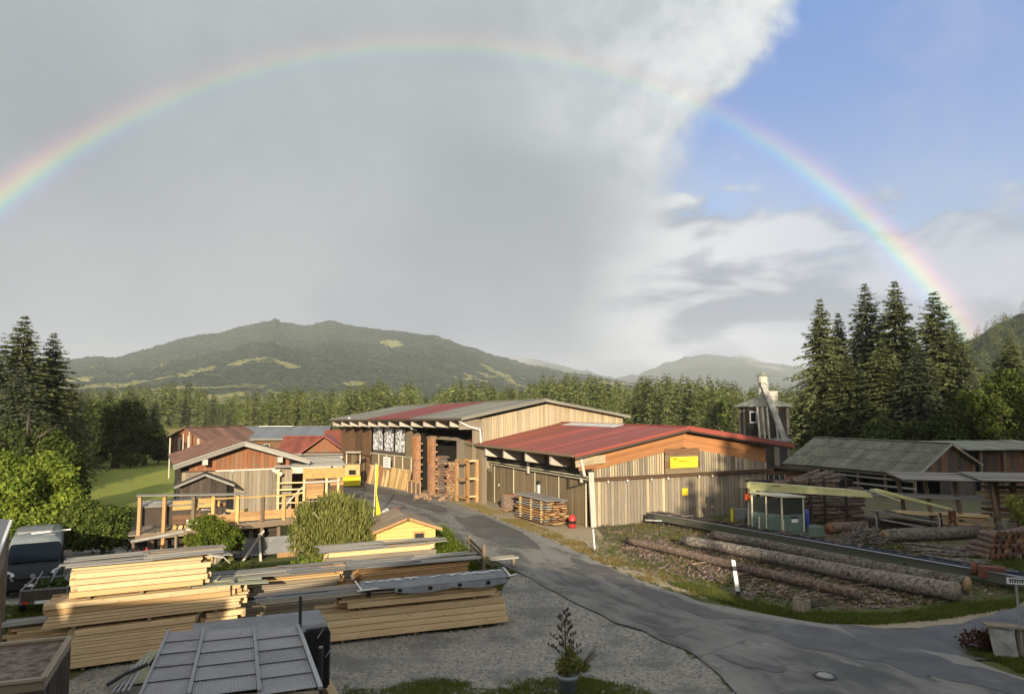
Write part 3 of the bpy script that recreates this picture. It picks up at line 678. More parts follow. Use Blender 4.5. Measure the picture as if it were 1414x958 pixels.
setin(nt, bs, Base_Color=c, Roughness=.6, Specular_IOR_Level=.4, Normal=nd(nt, 'Bump', {'Strength': .3, 'Distance': .02, 'Height': s3}).outputs[0])
strip('side_road', SL, SR, 'asphalt_dark', .008, 6, .3)
# repair patches in the asphalt: sheets lying on the road with their own edges
def road_z(x, y):
    best = min(range(len(RL)), key=lambda i: ((RL[i] + RR[i]) * .5 - Vector((x, y))).length)
    a, c_ = RL[best], RR[best]; t = max(0, min(1, (Vector((x, y)) - a).dot(c_ - a) / (c_ - a).length_squared))
    return .022 + .04 * (1 - (2 * t - 1) ** 2)
def patch(pts, mat, label, jit=.12):
    P = [G(*p) for p in pts]; Q = []
    for i, p in enumerate(P):
        q = P[(i + 1) % len(P)]; n = max(2, int((q - p).length / .45))
        for k in range(n):
            w = p.lerp(q, k / n); w.x += rnd.uniform(-jit, jit) * .5; w.y += rnd.uniform(-jit, jit); Q.append(w)
    c_ = sum(Q, Vector()) / len(Q)
    b = MB(); vs = [(c_.x, c_.y, road_z(c_.x, c_.y) + .009)]
    rings = 5
    for r_ in range(1, rings + 1):
        for q in Q:
            w = c_.lerp(q, r_ / rings); vs.append((w.x, w.y, road_z(w.x, w.y) + .009))
    n = len(Q); fs = [(0, 1 + k, 1 + (k + 1) % n) for k in range(n)]
    for r_ in range(rings - 1):
        o = 1 + r_ * n
        fs += [(o + k, o + n + k, o + n + (k + 1) % n, o + (k + 1) % n) for k in range(n)]
    b.add(vs, fs); return struct('asphalt_patch', b, mat)
patch([(628, 716), (668, 714), (720, 735), (750, 760), (700, 757), (655, 740)], 'asphalt_dark', '')
patch([(908, 876), (940, 868), (962, 870), (930, 881)], 'asphalt_dark', '', .05)
patch([(466, 664), (500, 667), (560, 684), (618, 704), (612, 711), (548, 692), (484, 674)], 'asphalt_dark', '', .3)
patch([(792, 772), (850, 788), (905, 812), (962, 836), (1004, 852), (985, 860), (930, 840), (868, 814), (806, 786)], 'asphalt_dark', '', .4)
patch([(1030, 866), (1100, 863), (1180, 880), (1270, 904), (1360, 928), (1440, 952), (1400, 958), (1320, 946), (1225, 922), (1140, 900), (1065, 884)], 'asphalt_dark', '', .4)
patch([(985, 905), (1040, 912), (1085, 924), (1070, 930), (1030, 922)], 'asphalt_dark', '', .2)
# drain cover in the road
mh = thing('manhole_cover', 'round pale manhole cover set in the asphalt at the front', 'manhole cover', (7.18 * 7 / 6.2, 17.0 * 7 / 6.2, .03))
mz = road_z(8.1, 19.2)
MB().lathe([(.0, .045), (.30, .045), (.32, .03)], 24).build('lid', 'concrete', mh); MB().lathe([(.33, .0), (.34, .04), (.42, .042), (.46, .0)], 24).build('rim', 'dark_metal', mh); mh.location = (8.1, 19.2, mz); mh.scale = (.66, .66, 1)

# gravel: loose stones that catch the light
def stones(name, poly, n, smin, smax, mat, seed, z=-.03):
    r = random.Random(seed); b = MB()
    for (x, y, _) in scatter_in(poly, n, seed):
        s = r.uniform(smin, smax); zz = gz(x, y)
        vs = [(x + s * math.cos(a) * r.uniform(.7, 1.2), y + s * math.sin(a) * r.uniform(.7, 1.2), zz) for a in (0, 1.5, 3.1, 4.7)] + [(x + r.uniform(-.3, .3) * s, y + r.uniform(-.3, .3) * s, zz + s * r.uniform(.5, .9))]
        b.add(vs, [(0, 1, 4), (1, 2, 4), (2, 3, 4), (3, 0, 4)])
    o = b.build(name, mat); o['kind'] = 'stuff'; return tag(o, 'loose grey gravel stones lying over the yard', 'gravel')
stones('gravel_stones', [p for p in Z_GRAVEL if p[1] > 2], 14000, .02, .07, 'stone', 5)

# ---- mountains and hills: height fields with forest-like roughness
def fbm(x, y, s, o=4): return mnoise.fractal(Vector((x * s, y * s, 11.3)), 1.0, 2.0, o)
m, nt, bs, out = newmat('mountain_forest')
v = nd(nt, 'TexCoord').outputs['Object']
a1 = noise(nt, v, .0058, 7, .55, .6); a2 = noise(nt, v, .03, 6, .7); a3 = noise(nt, v, .0011, 3, .5); zz = nd(nt, 'SeparateXYZ', {0: v}).outputs[2]
frs = ramp(nt, a2, [(.34, (.028, .046, .030)), (.50, (.062, .088, .045)), (.66, (.115, .140, .060))])
mead = mixc(nt, a2, (.26, .27, .09), (.36, .33, .13))
tv = nd(nt, 'TexVoronoi', {'Vector': v, 'Scale': .085}).outputs['Distance']
frs = mixc(nt, 1.0, frs, ramp(nt, tv, [(.1, 1.25), (.6, .55)]), 'MULTIPLY')
frs = mixc(nt, math_(nt, 'MULTIPLY', sstep(nt, a3, .42, .62), .5), frs, (.09, .112, .055))
low = nd(nt, 'MapRange', {0: zz, 1: 60., 2: 300., 3: .085, 4: -.05}).outputs[0]
mm = sstep(nt, math_(nt, 'ADD', a1, low), .66, .68)
setin(nt, bs, Base_Color=mixc(nt, mm, frs, mead), Roughness=1.0, Specular_IOR_Level=.0, Normal=nd(nt, 'Bump', {'Strength': 1.0, 'Distance': 22.0, 'Height': math_(nt, 'SUBTRACT', a2, tv)}).outputs[0])
m, nt, bs, out = newmat('mountain_far')
v = nd(nt, 'TexCoord').outputs['Object']; a1 = noise(nt, v, .0012, 7, .6, .4); zz = nd(nt, 'SeparateXYZ', {0: v}).outputs[2]
c = mixc(nt, sstep(nt, math_(nt, 'ADD', a1, nd(nt, 'MapRange', {0: zz, 1: 200., 2: 480., 3: -.2, 4: .1}).outputs[0]), .54, .62), (.035, .050, .028), (.22, .215, .19))
setin(nt, bs, Base_Color=c, Roughness=1.0, Specular_IOR_Level=.0)
def ridge(name, prof, r0, r1, r2, mat, na=240, nr=70, rough=10.0, jag=4.0, power=1.15, gully=.22):
    """prof: skyline as seen along each azimuth (pixel x,y of the photograph); foot at range r0, crest at r1, back foot r2"""
    A_ = [(ang(x, y)) for x, y in prof]; a0, a1_ = A_[0][0], A_[-1][0]; b = MB()
    for i in range(na + 1):
        az = a0 + (a1_ - a0) * i / na
        for (p, e0), (q, e1) in zip(A_[:-1], A_[1:]):
            if p <= az <= q: t = (az - p) / (q - p); t = t * t * (3 - 2 * t) * .5 + t * .5; e = e0 + (e1 - e0) * t; break
        else: e = A_[-1][1]
        ca_, sa_ = math.cos(R(az)), math.sin(R(az))
        for j in range(nr + 1):
            t = j / nr
            if t < .82: q = t / .82; r_ = r0 + (r1 - r0) * q; k = q ** power
            else: q = (t - .82) / .18; r_ = r1 + (r2 - r1) * q; k = 1 - q * q * (3 - 2 * q)
            x, y = r_ * sa_, r_ * ca_; top = math.tan(R(e)) * r1 + HC
            g_ = fbm(x, y, 1.0 / (r1 * .13), 5)
            fall = math.sin(math.pi * min(1., k)) if t < .82 else 0
            h = top * k * (1 + gully * g_ * fall) + rough * fbm(x, y, 1 / 90., 4) * min(1, 3 * k) * (.25 if q > .93 else 1) + jag * abs(mnoise.noise(Vector((x * .09, y * .09, 2)))) * min(1, 4 * k)
            b.v.append((x, y, h - 3 * (1 - min(1, 5 * k))))
    for i in range(na):
        for j in range(nr): o = i * (nr + 1) + j; b.f.append((o, o + nr + 1, o + nr + 2, o + 1)); b.mi.append(0)
    return struct(name, b, mat, True)
ridge('mountain', [(-420, 560), (-250, 540), (-100, 523), (20, 512), (88, 499), (135, 491), (160, 494), (200, 484), (250, 467), (300, 460), (340, 450), (372, 443), (380, 438), (388, 444), (425, 450), (455, 442), (488, 451), (540, 457), (590, 463), (618, 470), (650, 480), (690, 494), (740, 505), (790, 515), (850, 527), (920, 538), (1000, 550), (1080, 566)], 950, 2900, 3900, 'mountain_forest', 420, 90, 9, 9, 1.25)
ridge('far_mountain', [(560, 560), (640, 525), (690, 501), (712, 493), (735, 497), (765, 503), (800, 511), (850, 522), (880, 517), (905, 508), (930, 498), (960, 491), (985, 489), (1000, 493), (1030, 492), (1060, 500), (1095, 506), (1150, 515), (1220, 522), (1300, 530), (1400, 545)], 3600, 6600, 7900, 'mountain_far', 260, 50, 14, 16, 1.3, .3)
mottled('hill_forest', (.085, .105, .045), (.028, .042, .022), .06, 1.0, spec=.0)
HILL = ridge('hill', [(1180, 560), (1240, 530), (1290, 500), (1335, 475), (1362, 458), (1385, 446), (1400, 438), (1414, 431), (1480, 405), (1560, 385), (1680, 380), (1800, 400)], 330, 760, 1100, 'hill_forest', 240, 60, 4, 5, 1.2, .15)
# ------------------------------------------------------------------ buildings
def dirs(az):
    a = R(az); return Vector((math.cos(a), -math.sin(a), 0)), Vector((math.sin(a), math.cos(a), 0))   # x axis (right along front), y axis (away)
def onp(px, py, o, az, y=None, x=None):
    """survey: where the view ray meets a vertical plane of a building's frame -> local (x,y,z)"""
    u, s = dirs(az); o = Vector((o[0], o[1], 0)); d = Vector(ray(px, py))
    if y is not None: q, n, off = s, s, y
    else: q, n, off = u, u, x
    t = (o.dot(n) + off) / (d.x * n.x + d.y * n.y); p = Vector((d.x * t, d.y * t, HC + d.z * t)); l = p - o
    return Vector((l.dot(u), l.dot(s), p.z))
def roof_panels(parent, name, e0, e1, r0, r1, w, mats, t=.07, skip=None, step=.006, shape='box', pick=None):
    """sheets running from the eave line e0-e1 up to the ridge line r0-r1"""
    e0, e1, r0, r1 = map(Vector, (e0, e1, r0, r1)); n = max(1, round((e1 - e0).length / w)); up = (e1 - e0).cross(r0 - e0)
    if up.z < 0: up = -up
    up.normalize()
    for i in range(n):
        f = (i + .5) / n; mt = pick(f) if pick else (mats if isinstance(mats, str) else rnd.choice(mats))
        off = up * (step * (i % 2) + rnd.uniform(0, .003))
        piece(name, parent, mt, e0.lerp(e1, f) + off, r0.lerp(r1, f) + off, (e1 - e0).length / n * 1.0 + .004, t, up, shape)

# ---- 1. sawmill with the red roof
o1 = G(816, 727); SM = thing('sawmill', 'weathered timber sawmill shed with broad red metal roof and yellow sign board', 'shed', o1, R(27))
Wd, Ln = 14.2, 16.0
core = MB(); core.box((Wd / 2, Ln / 2 + .05, 1.9), (Wd - .1, Ln - .1, 3.8)).extrude([(0.06, .1, 3.75), (Wd - .06, .1, 3.75), (Wd - .06, .1, 4.35), (7, .1, 5.5), (.06, .1, 4.3)], (0, Ln - .2, 0))
core.build('wall', 'interior_dark', SM)
boards(SM, (0, 0), (10.3, 0), -.1, 2.66, .24, ['grey_board'] * 6 + ['pale_grey_board'], (0, -1, 0), gap=.028)
boards(SM, (10.3, 0), (Wd, 0), -.1, 2.66, .24, ['grey_board'], (0, -1, 0), gap=.028)
zb = lambda x: 3.24 + .172 * min(x, Wd - x)
boards(SM, (0.2, 0), (5.45, 0), 2.78, lambda s: zb(s + .2), .19, ['pale_grey_board', 'grey_board', 'grey_board', 'pale_grey_board'], (0, -1, 0), off=.03, gap=.045)
boards(SM, (8.35, 0), (Wd, 0), 2.78, lambda s: zb(s + 8.35), .19, ['pale_grey_board', 'grey_board', 'grey_board', 'pale_grey_board'], (0, -1, 0), off=.03, gap=.045)
hboards(SM, (5.5, 0), (8.3, 0), 2.76, 4.40, .41, ['olive_brown_board', 'brown_board'], (0, -1, 0), off=.05)
for k in range(6):                       # orange gable boards running parallel to the rake
    z = .10 + k * .19
    for (x0, x1) in ((.05, 7.02), (Wd - .05, 7.0)):
        piece('gable_board', SM, 'orange_gable', (x0, -.02 - .006 * k, zb(x0) + z), (x1, -.02 - .006 * k, zb(x1) + z), .185, .03, (0, -1, 0))
for nm, mt, p0, p1, w, t in (('ledge', 'brown_board', (-.35, -.14, 2.72), (Wd + .45, -.14, 2.72), .26, .12), ('ledge', 'post_wood', (-.35, -.18, 2.83), (Wd + .45, -.18, 2.83), .2, .03)): piece(nm, SM, mt, p0, p1, w, t)
for x in (1.1, 2.5, 4.3, 5.6, 8.1, 9.2): MB().lathe([(0, -.06), (.05, -.05), (.07, .02), (.03, .07)], 8).build('lamp', 'white_paint', SM, loc=(x, -.24, 2.58))
# roof
rz_, el_, er_ = 5.74, 4.22, 4.42
F0, B0 = -.7, 16.4
roof_panels(SM, 'roof_panel', (-1.55, F0, el_), (-1.55, B0, el_), (7.0, F0, rz_), (7.0, B0, rz_), 1.05, 'red_metal')
roof_panels(SM, 'roof_panel', (16.1, F0, er_), (16.1, B0, er_), (7.0, F0, rz_), (7.0, B0, rz_), 1.05, 'red_metal')
for yq in np.arange(F0 + 4.2, B0, 4.28): piece('roof_seam', SM, 'red_metal', (-1.5, yq, el_ + .055), (6.95, yq, rz_ + .055), .035, .035, (-.17, 0, 1))
piece('ridge_cap', SM, 'red_metal', (7.0, F0 - .03, rz_ + .05), (7.0, B0, rz_ + .05), .42, .05)
piece('fascia', SM, 'red_metal', (-1.55, F0 - .04, el_ - .02), (7.0, F0 - .04, rz_ - .02), .06, .16)
piece('fascia', SM, 'red_metal', (16.15, F0 - .05, er_ - .06), (7.0, F0 - .05, rz_ - .06), .06, .30)
piece('soffit_board', SM, 'dark_board', (-1.5, F0 + .02, el_ - .17), (7.0, F0 + .02, rz_ - .17), .05, .14)
piece('soffit_board', SM, 'dark_board', (16.0, F0 + .02, er_ - .24), (7.0, F0 + .02, rz_ - .24), .05, .12)
piece('gutter', SM, 'olive_brown_board', (-1.62, F0, el_ - .02), (-1.62, B0, el_ - .02), .10, .13)
for a, q in ((-1.5, 6.9), (Wd, 15.9)):                     # boarded underside of the eaves
    pass
for i, yq in enumerate((6.0, 7.75, 9.5, 11.25)): piece('skylight', SM, 'skylight_sheet', (5.75, yq + .8, rz_ - .14), (6.75, yq + .8, rz_ + .035), 1.7, .03, (-.17, 0, 1))
# left long side: boarded doors under a double rail, open dark gap above with brackets
n = 10
for i in range(n):
    y0, y1 = .25 + i * 1.56, .25 + (i + 1) * 1.56
    d = MB().box((0, 0, 0), (.05, 1.52, 2.62)).build('door', 'olive_brown_board', SM, loc=(-.10 - .03 * (i % 2), (y0 + y1) / 2, 1.30))
    for q in range(5): piece('board', d, 'olive_brown_board', (-.03 - .004 * (q % 2), -.61 + q * .305, -1.28), (-.03 - .004 * (q % 2), -.61 + q * .305, 1.28), .295, .02, (-1, 0, 0))
    if i % 2 == 0: piece('door_post', SM, 'cream_metal', (-.18, y0, -.1), (-.18, y0, 2.7), .06, .06)
for z in (2.76, 2.92): MB().tube([(-.34, -.2, z), (-.34, 15.9, z)], .04, 6).build('rail', 'cream_metal', SM)
hboards(SM, (0, 0), (0, 16), 2.72, 4.2, .25, ['dark_board', 'brown_board'], (-1, 0, 0), off=.05)
for yq in (2.2, 5.4, 8.6, 11.6, 14.4, 16.1):
    b = MB(); b.extrude([(-.05, yq, 4.30), (-1.44, yq, 4.12), (-1.44, yq, 3.52), (-1.2, yq, 3.46), (-.05, yq, 3.30)], (0, .18, 0)); b.build('bracket', 'white_wood', SM)
for yq in (.45, 7.1, 15.2): piece('rail_hanger', SM, 'white_wood', (-.36, yq, 2.55), (-.36, yq, 3.3), .14, .14)
piece('strut', SM, 'white_wood', (-.9, -.3, 4.1), (-.62, -.3, 3.0), .14, .14)
piece('corner_board', SM, 'pale_grey_board', (-1.2, -.25, 3.75), (.9, -.25, 3.95), .04, .5)
piece('corner_board', SM, 'red_gable', (-1.0, -.28, 3.42), (.2, -.28, 3.55), .04, .24)
piece('corner_pillar', SM, 'white_wood', (.02, -.26, -.3), (-.12, -.20, 3.2), .36, .3)
piece('downpipe', SM, 'cream_metal', (-.62, 15.0, -.1), (-.75, 15.2, 3.3), .09, .09)
piece('downpipe', SM, 'cream_metal', (-.5, 14.4, -.1), (-.5, 14.4, 2.8), .07, .07)
for i in range(3): piece('vent_slat', SM, 'white_wood', (-.24, 14.0, 2.2 + i * .17), (-.24, 13.1, 2.2 + i * .17), .03, .08, (0, 0, 1))
for (yq, z) in ((11.9, 1.3), (6.7, 1.2)): MB().lathe([(0, 0), (.09, .01), (.1, .05), (0, .06)], 10).build('door_knob', 'white_paint', SM, loc=(-.2, yq, z), rot=(0, R(-90), 0))
piece('wall_arm', SM, 'dark_metal', (-.4, 1.8, 2.1), (-.2, .1, 2.55), .05, .05); piece('wall_arm', SM, 'dark_metal', (-.4, 1.8, 2.1), (-.4, 1.8, 2.75), .05, .05)
piece('meter_box', SM, 'white_paint', (-.24, 5.9, 1.0), (-.24, 5.9, 1.9), .22, .12, (-1, 0, 0)); piece('meter_cap', SM, 'dark_metal', (-.25, 5.9, 1.9), (-.25, 5.9, 2.15), .26, .14, (-1, 0, 0))
# yellow name board
u1, s1 = dirs(-27)
w1 = lambda x, y, z: o1 + u1 * x + s1 * y + Vector((0, 0, z))
sg = thing('sign', 'long yellow sign with dark lettering on the sawmill gable', 'sign', w1(5.85, -.16, 3.2), R(27))
MB().box((1.1, 0, .33), (2.2, .05, .68)).build('sign_board', 'sign_yellow', sg)
b = MB()
def bars(b, x0, x1, z, h, r_):
    x = x0
    while x < x1: w = r_.uniform(.03, .055); b.box((x + w / 2, -.032, z), (w, .006, h)); b.box((x + w / 2, -.032, z + h * .5), (w * 1.6, .006, h * .22)); x += w + .025
rr_ = random.Random(3)
bars(b, .22, .50, .53, .09, rr_); bars(b, .62, 1.48, .40, .055, rr_); b.build('lettering', 'ink_brown', sg)
b = MB(); b.tube([(1.72 + .2 * math.cos(t), -.034, .34 + .2 * math.sin(t)) for t in np.linspace(1.9, 5.6, 12)], .014, 4); b.tube([(1.80, -.034, .55), (1.98, -.034, .57)], .02, 4); b.build('emblem', 'ink_brown', sg)
s2_ = thing('sign', 'small square yellow notice on the sawmill front boards', 'sign', w1(7.06, -.06, 1.42), R(27)); MB().box((0, 0, .23), (.46, .03, .46)).build('sign_board', 'sign_yellow', s2_)

# ---- lean-to at the right end of the sawmill
LT = thing('lean_to', 'low brown lean-to with three window panes beside the sawmill', 'shed', w1(14.3, 1.2, 0), R(27))
MB().box((2.6, 3, 1.2), (5.1, 5.9, 2.4)).build('wall', 'interior_dark', LT)
hboards(LT, (0, 0), (5.2, 0), 0, 2.55, .24, ['red_gable', 'brown_board', 'grey_board'], (0, -1, 0), off=.04)
roof_panels(LT, 'roof_panel', (5.7, -.5, 2.45), (5.7, 6, 2.45), (-.1, -.5, 3.05), (-.1, 6, 3.05), 1.0, 'shingle_dark')
piece('fascia', LT, 'dark_board', (-.1, -.53, 2.98), (5.75, -.53, 2.38), .05, .16)
wf = MB().box((0, 0, 0), (1.7, .08, .62)).build('window', 'dark_board', LT, loc=(2.0, -.10, 1.95))
for k in range(3): MB().box((0, 0, 0), (.44, .03, .44)).build('pane', 'cab_glass', wf, loc=(-.54 + k * .54, -.04, 0)); 
for k in range(4): MB().box((0, 0, 0), (.06, .05, .56)).build('sash', 'white_wood', wf, loc=(-.81 + k * .54, -.05, 0))

# ---- 2. big storage hall behind
o2 = G(620, 684); AZ2 = -36.8; HL = thing('storage_hall', 'big timber storage hall with grey roof, red roof stripe and rounded slabs on its side', 'hall', o2, R(36.8))
eF = onp(455, 579, o2, AZ2, x=-2.0); eN = onp(632, 577, o2, AZ2, x=-2.0); rF = onp(526, 566, o2, AZ2, x=6.0); rN = onp(755, 551, o2, AZ2, x=6.0)
eF = Vector((-2.0, eF.y, eF.z)); eN = Vector((-2.0, eN.y, eN.z)); rF = Vector((6.0, eF.y + 1.0, 7.06)); rN = Vector((6.0, -4.8, 7.62)); eN.y = -4.8
kR = [onp(p, 577.7, o2, AZ2, x=-2.0).y for p in (511, 563)]
fr = sorted((y - eF.y) / (eN.y - eF.y) for y in kR)
roof_panels(HL, 'roof_panel', eF, eN, rF, rN, 1.1, 'grey_sheet', pick=lambda f: 'red_metal_old' if fr[0] < f < fr[1] else 'grey_sheet')
eR0, eR1 = Vector((15.6, -4.8, 6.22)), Vector((15.6, 20, 5.8))
roof_panels(HL, 'roof_panel', eR1, eR0, rF, rN, 1.1, 'grey_sheet')
piece('ridge_cap', HL, 'grey_sheet', rF + Vector((0, 0, .06)), rN + Vector((0, 0, .06)), .4, .05)
piece('fascia', HL, 'grey_sheet', eN + Vector((0, -.05, -.07)), rN + Vector((0, -.05, -.07)), .06, .22); piece('fascia', HL, 'grey_sheet', eR0 + Vector((.05, -.05, -.07)), rN + Vector((0, -.05, -.07)), .06, .22)
piece('fascia', HL, 'dark_board', eF + Vector((-.03, 0, -.1)), eN + Vector((-.03, 0, -.1)), .05, .16)
core = MB(); core.box((8.2, 8.5, 2.9), (13.2, 23, 5.8)); core.box((.6, 12.3, 2.85), (.9, 15.4, 5.6)); core.build('wall', 'interior_dark', HL)
gb = lambda s: 6.15 + .235 * min(s + .2, 15.2 - s - .0) * .78
boards(HL, (.2, -4.3), (15.2, -4.3), 2.4, lambda s: min(6.12 + .178 * s, 6.12 + .152 * (15.0 - s)), .22, ['pale_grey_board'], (0, -1, 0), gap=.026)
MB().box((7.7, -4.1, 4.2), (14.9, .2, 4.0)).build('wall', 'brown_board', HL)
hboards(HL, (-1.9, -4.35), (.2, -4.35), 5.35, 6.1, .25, ['grey_board'], (0, -1, 0), off=.02)
boards(HL, (-.6, -4.2), (.2, -4.2), 3.0, 5.6, .3, ['grey_board'], (0, -1, 0), off=-.02)
for i in range(12):
    f = (i + .4) / 12.2; p = eF.lerp(eN, f); yq = p.y
    b = MB(); b.extrude([(-.1, yq, p.z - .02), (-1.9, yq, p.z - .10), (-1.9, yq, p.z - .62), (-1.6, yq, p.z - .66), (-.1, yq, p.z - .8)], (0, .15, 0)); b.build('bracket', 'white_wood', HL)
for (yq) in (15.2, 6.4): piece('downpipe', HL, 'white_paint', (-1.9, yq, 6.0), (-.3, yq - 1.6, 5.0), .11, .11)
piece('downpipe', HL, 'white_paint', (-1.95, -4.4, 6.0), (-1.2, -4.5, 5.6), .1, .1); piece('downpipe', HL, 'white_paint', (-1.2, -4.5, 5.6), (-.1, -4.5, 5.3), .1, .1); piece('downpipe', HL, 'white_paint', (-.1, -4.5, 5.35), (.05, -4.5, 3.2), .1, .1)
# rounded slabs: upright planks with arched tops standing along the wall
def slab(parent, y0, y1, z0, z1, mat, x=-.15, name='slab', th=.12, arch=.4):
    w = y1 - y0; P = [(x, y0, z0), (x, y1, z0)] + [(x, y1 - w * (.5 - .5 * math.cos(t)), z1 - arch + arch * math.sin(t)) for t in np.linspace(0, math.pi, 9)]
    MB().extrude(P, (-th, 0, 0)).build(name, mat, parent)
for i in range(4): slab(HL, 13.75 + i * 1.72, 13.75 + (i + 1) * 1.72 - .04, 2.4, 5.0 + .1 * (i % 2) - .12 * (i > 2), 'brown_board')
slab(HL, 5.55, 6.75, 2.7, 4.98, 'olive_brown_board', arch=.15); slab(HL, 4.3, 5.5, 2.7, 4.85, 'olive_brown_board')
for i in range(6):
    y0 = 4.35 + i * 1.55; d = MB().box((0, 0, 0), (.06, 1.5, 2.5)).build('door', 'olive_brown_board', HL, loc=(-.12, y0 + .75, 1.35))
    piece('door_post', HL, 'cream_metal', (-.2, y0 - .02, .1), (-.2, y0 - .02, 2.65), .07, .06)
piece('rail', HL, 'cream_metal', (-.22, 4.2, 2.68), (-.22, 13.8, 2.68), .07, .08)
MB().box((0, 0, 0), (.05, 6.6, .35)).build('wall_strip', 'dark_board', HL, loc=(-.12, 10.1, 2.86))
boards(HL, (0, 13.7), (0, 20.6), 0, 2.5, .35, ['brown_board', 'olive_brown_board'], (-1, 0, 0))
piece('beam', HL, 'dark_board', (-.1, -4, 5.35), (-.1, 4.3, 5.35), .3, .3); piece('beam', HL, 'grey_board', (.4, -1, 4.45), (.4, 4.3, 4.5), .15, .25)
boards(HL, (-.2, -1.5), (-.2, -5.6), -.1, lambda s: 4.6 - .12 * s, .5, ['olive_brown_board', 'grey_board'], (-1, 0, 0), off=.05)
for i, (y0, y1) in enumerate(((6.95, 8.85), (9.1, 11.0), (11.25, 13.3))):
    t_ = thing('poster', ('white and black printed banner nearest the log stack on the hall side', 'middle one of three white and black banners on the hall', 'far left white and black banner beside the rounded planks')[i], 'banner', o2 + dirs(AZ2)[0] * -.16 + dirs(AZ2)[1] * ((y0 + y1) / 2) + Vector((0, 0, 3.03)), R(36.8), 'banners on the hall side')
    MB().box((0, 0, 1.03), (.04, y1 - y0, 2.06)).build('banner_sheet', 'poster', t_); piece('banner_edge', t_, 'dark_metal', (-.03, -(y1 - y0) / 2, 0), (-.03, -(y1 - y0) / 2, 2.06), .07, .04)

# ---- stored wood and odds and ends along the hall
u2, s2v = dirs(AZ2); w2 = lambda x, y, z=0.: o2 + u2 * x + s2v * y + Vector((0, 0, z))
for i, (yq, lab) in enumerate(((3.75, 'reddish bark slab column standing left of the firewood bay'), (1.35, 'mottled bark slab column standing between the firewood heaps'))):
    t_ = thing('slab_column', lab, 'timber column', w2(-.75, yq), R(36.8), 'tall bark slabs in front of the hall')
    b = MB(); P = [(-.38 * math.cos(a), .55 * math.cos(a) * 0 + .5 * math.sin(a)) for a in np.linspace(-1.57, 1.57, 9)]
    b.extrude([(x, y, 0) for x, y in P], (0, 0, 4.62)); b.build('slab', ('slab_bark', 'slab_bark')[i], t_)
    for k in range(7): piece('offcut', t_, 'end_grain_board', (.14, -.3, .5 + k * .58), (.14, .5 - .1 * (k % 3), .52 + k * .58), .3, .1)
    MB().extrude([(-.42, .1, 2.5), (-.42, -.1 - .3, 2.6), (-.42, -.3, 4.3), (-.42, .15, 4.5)], (.05, 0, 0)).build('bare_strip', 'orange_gable', t_)
def log_heap(name, label, o, az, L, H, dia, depth, mats, cat='firewood', group=None, seed=1, across=True, rows=None):
    """logs lying parallel in a stack, cut ends towards -Y of the heap's frame"""
    r = random.Random(seed); t_ = thing(name, label, cat, o, R(-az), group); z = dia / 2; k = 0
    while z < H:
        n = int((L - (k % 2) * dia * .5) / dia)
        for i in range(n):
            if z > H * .6 and r.random() < .12: continue
            d = dia * r.uniform(.8, 1.08); x = (k % 2) * dia * .5 + (i + .5) * dia + r.uniform(-.02, .02); j = r.uniform(-.12, .12)
            piece('log', t_, mats[r.randrange(len(mats))], (x, j, z), (x + r.uniform(-.03, .03), depth + j, z), d, d, (0, 0, 1), 'log')
        z += dia * .87; k += 1
    return t_
BK = [('bark', 'cut_end'), ('bark_red', 'cut_end'), ('bark_red', 'cut_end_red')]
log_heap('firewood_stack', 'heap of split firewood inside the dark bay, left of the mottled slab', w2(.2, 3.3), AZ2 - 90 + 180, 1.5, 2.9, .26, 1.0, BK, 'firewood', 'firewood in the hall bay', 4)
log_heap('firewood_stack', 'heap of split firewood inside the dark bay, right of the mottled slab', w2(.2, .9), AZ2 - 90 + 180, 2.0, 2.5, .27, 1.0, BK, 'firewood', 'firewood in the hall bay', 5)
t_ = thing('crate', 'reddish plank crate standing before the two slab columns', 'crate', w2(-1.3, 1.7), R(36.8))
for k in range(4): piece('plank', t_, 'bark_red', (-.3, 0, .12 + k * .22), (-.3, 2.1, .12 + k * .22), .05, .19)
for yq in (.0, .7, 1.4, 2.1): piece('stake', t_, 'end_grain_board', (-.36, yq, 0), (-.36, yq, 1.05), .08, .06)
piece('rim', t_, 'end_grain_board', (-.33, 0, 1.0), (-.33, 2.1, 1.0), .14, .06)
# row of slabs and boards leaning against the hall
r = random.Random(11); t_ = thing('board_row', 'row of yellow and brown boards leaning upright along the hall', 'boards', w2(-.9, 4.6), R(36.8))
y = 0.
while y < 7.8:
    w = r.uniform(.16, .34); mt = 'slab_bark' if 4.9 < y < 6.3 else r.choice(['yellow_board', 'pale_lumber', 'fresh_lumber', 'orange_lumber', 'end_grain_board'])
    lean = r.uniform(-.1, .1); piece('board', t_, mt, (-.35, y + lean, 0), (0.0, y, r.uniform(1.45, 1.75)), w * .96, .05, (-1, 0, .2)); y += w
piece('rail', t_, 'pale_lumber', (.02, 0, 1.66), (.02, 7.9, 1.66), .1, .1)
t_ = thing('notice_board', 'white notice board on a stand above the leaning boards', 'notice board', w2(-1.1, 8.0), R(36.8))
piece('leg', t_, 'post_wood', (0, .1, 0), (0, .1, 1.9), .06, .06); piece('leg', t_, 'post_wood', (0, 1.0, 0), (0, 1.0, 1.9), .06, .06); MB().box((-.06, .55, 2.15), (.04, 1.3, .95)).build('panel', 'sign_white', t_)
b = MB()
for k in range(5): b.box((-.085, .55 + (k % 2) * .08, 2.42 - k * .13), (.006, .9 - .2 * (k % 3), .03))
b.build('lettering', 'grey_metal', t_)
t_ = thing('timber_rack', 'orange timber rack with three shelves beside the hall gate', 'rack', w2(-.45, -3.1), R(36.8))
for yq in (0, -1.5):
    for xq in (0, -.8): piece('post', t_, 'orange_lumber', (xq, yq, 0), (xq, yq, 3.1), .2, .2)
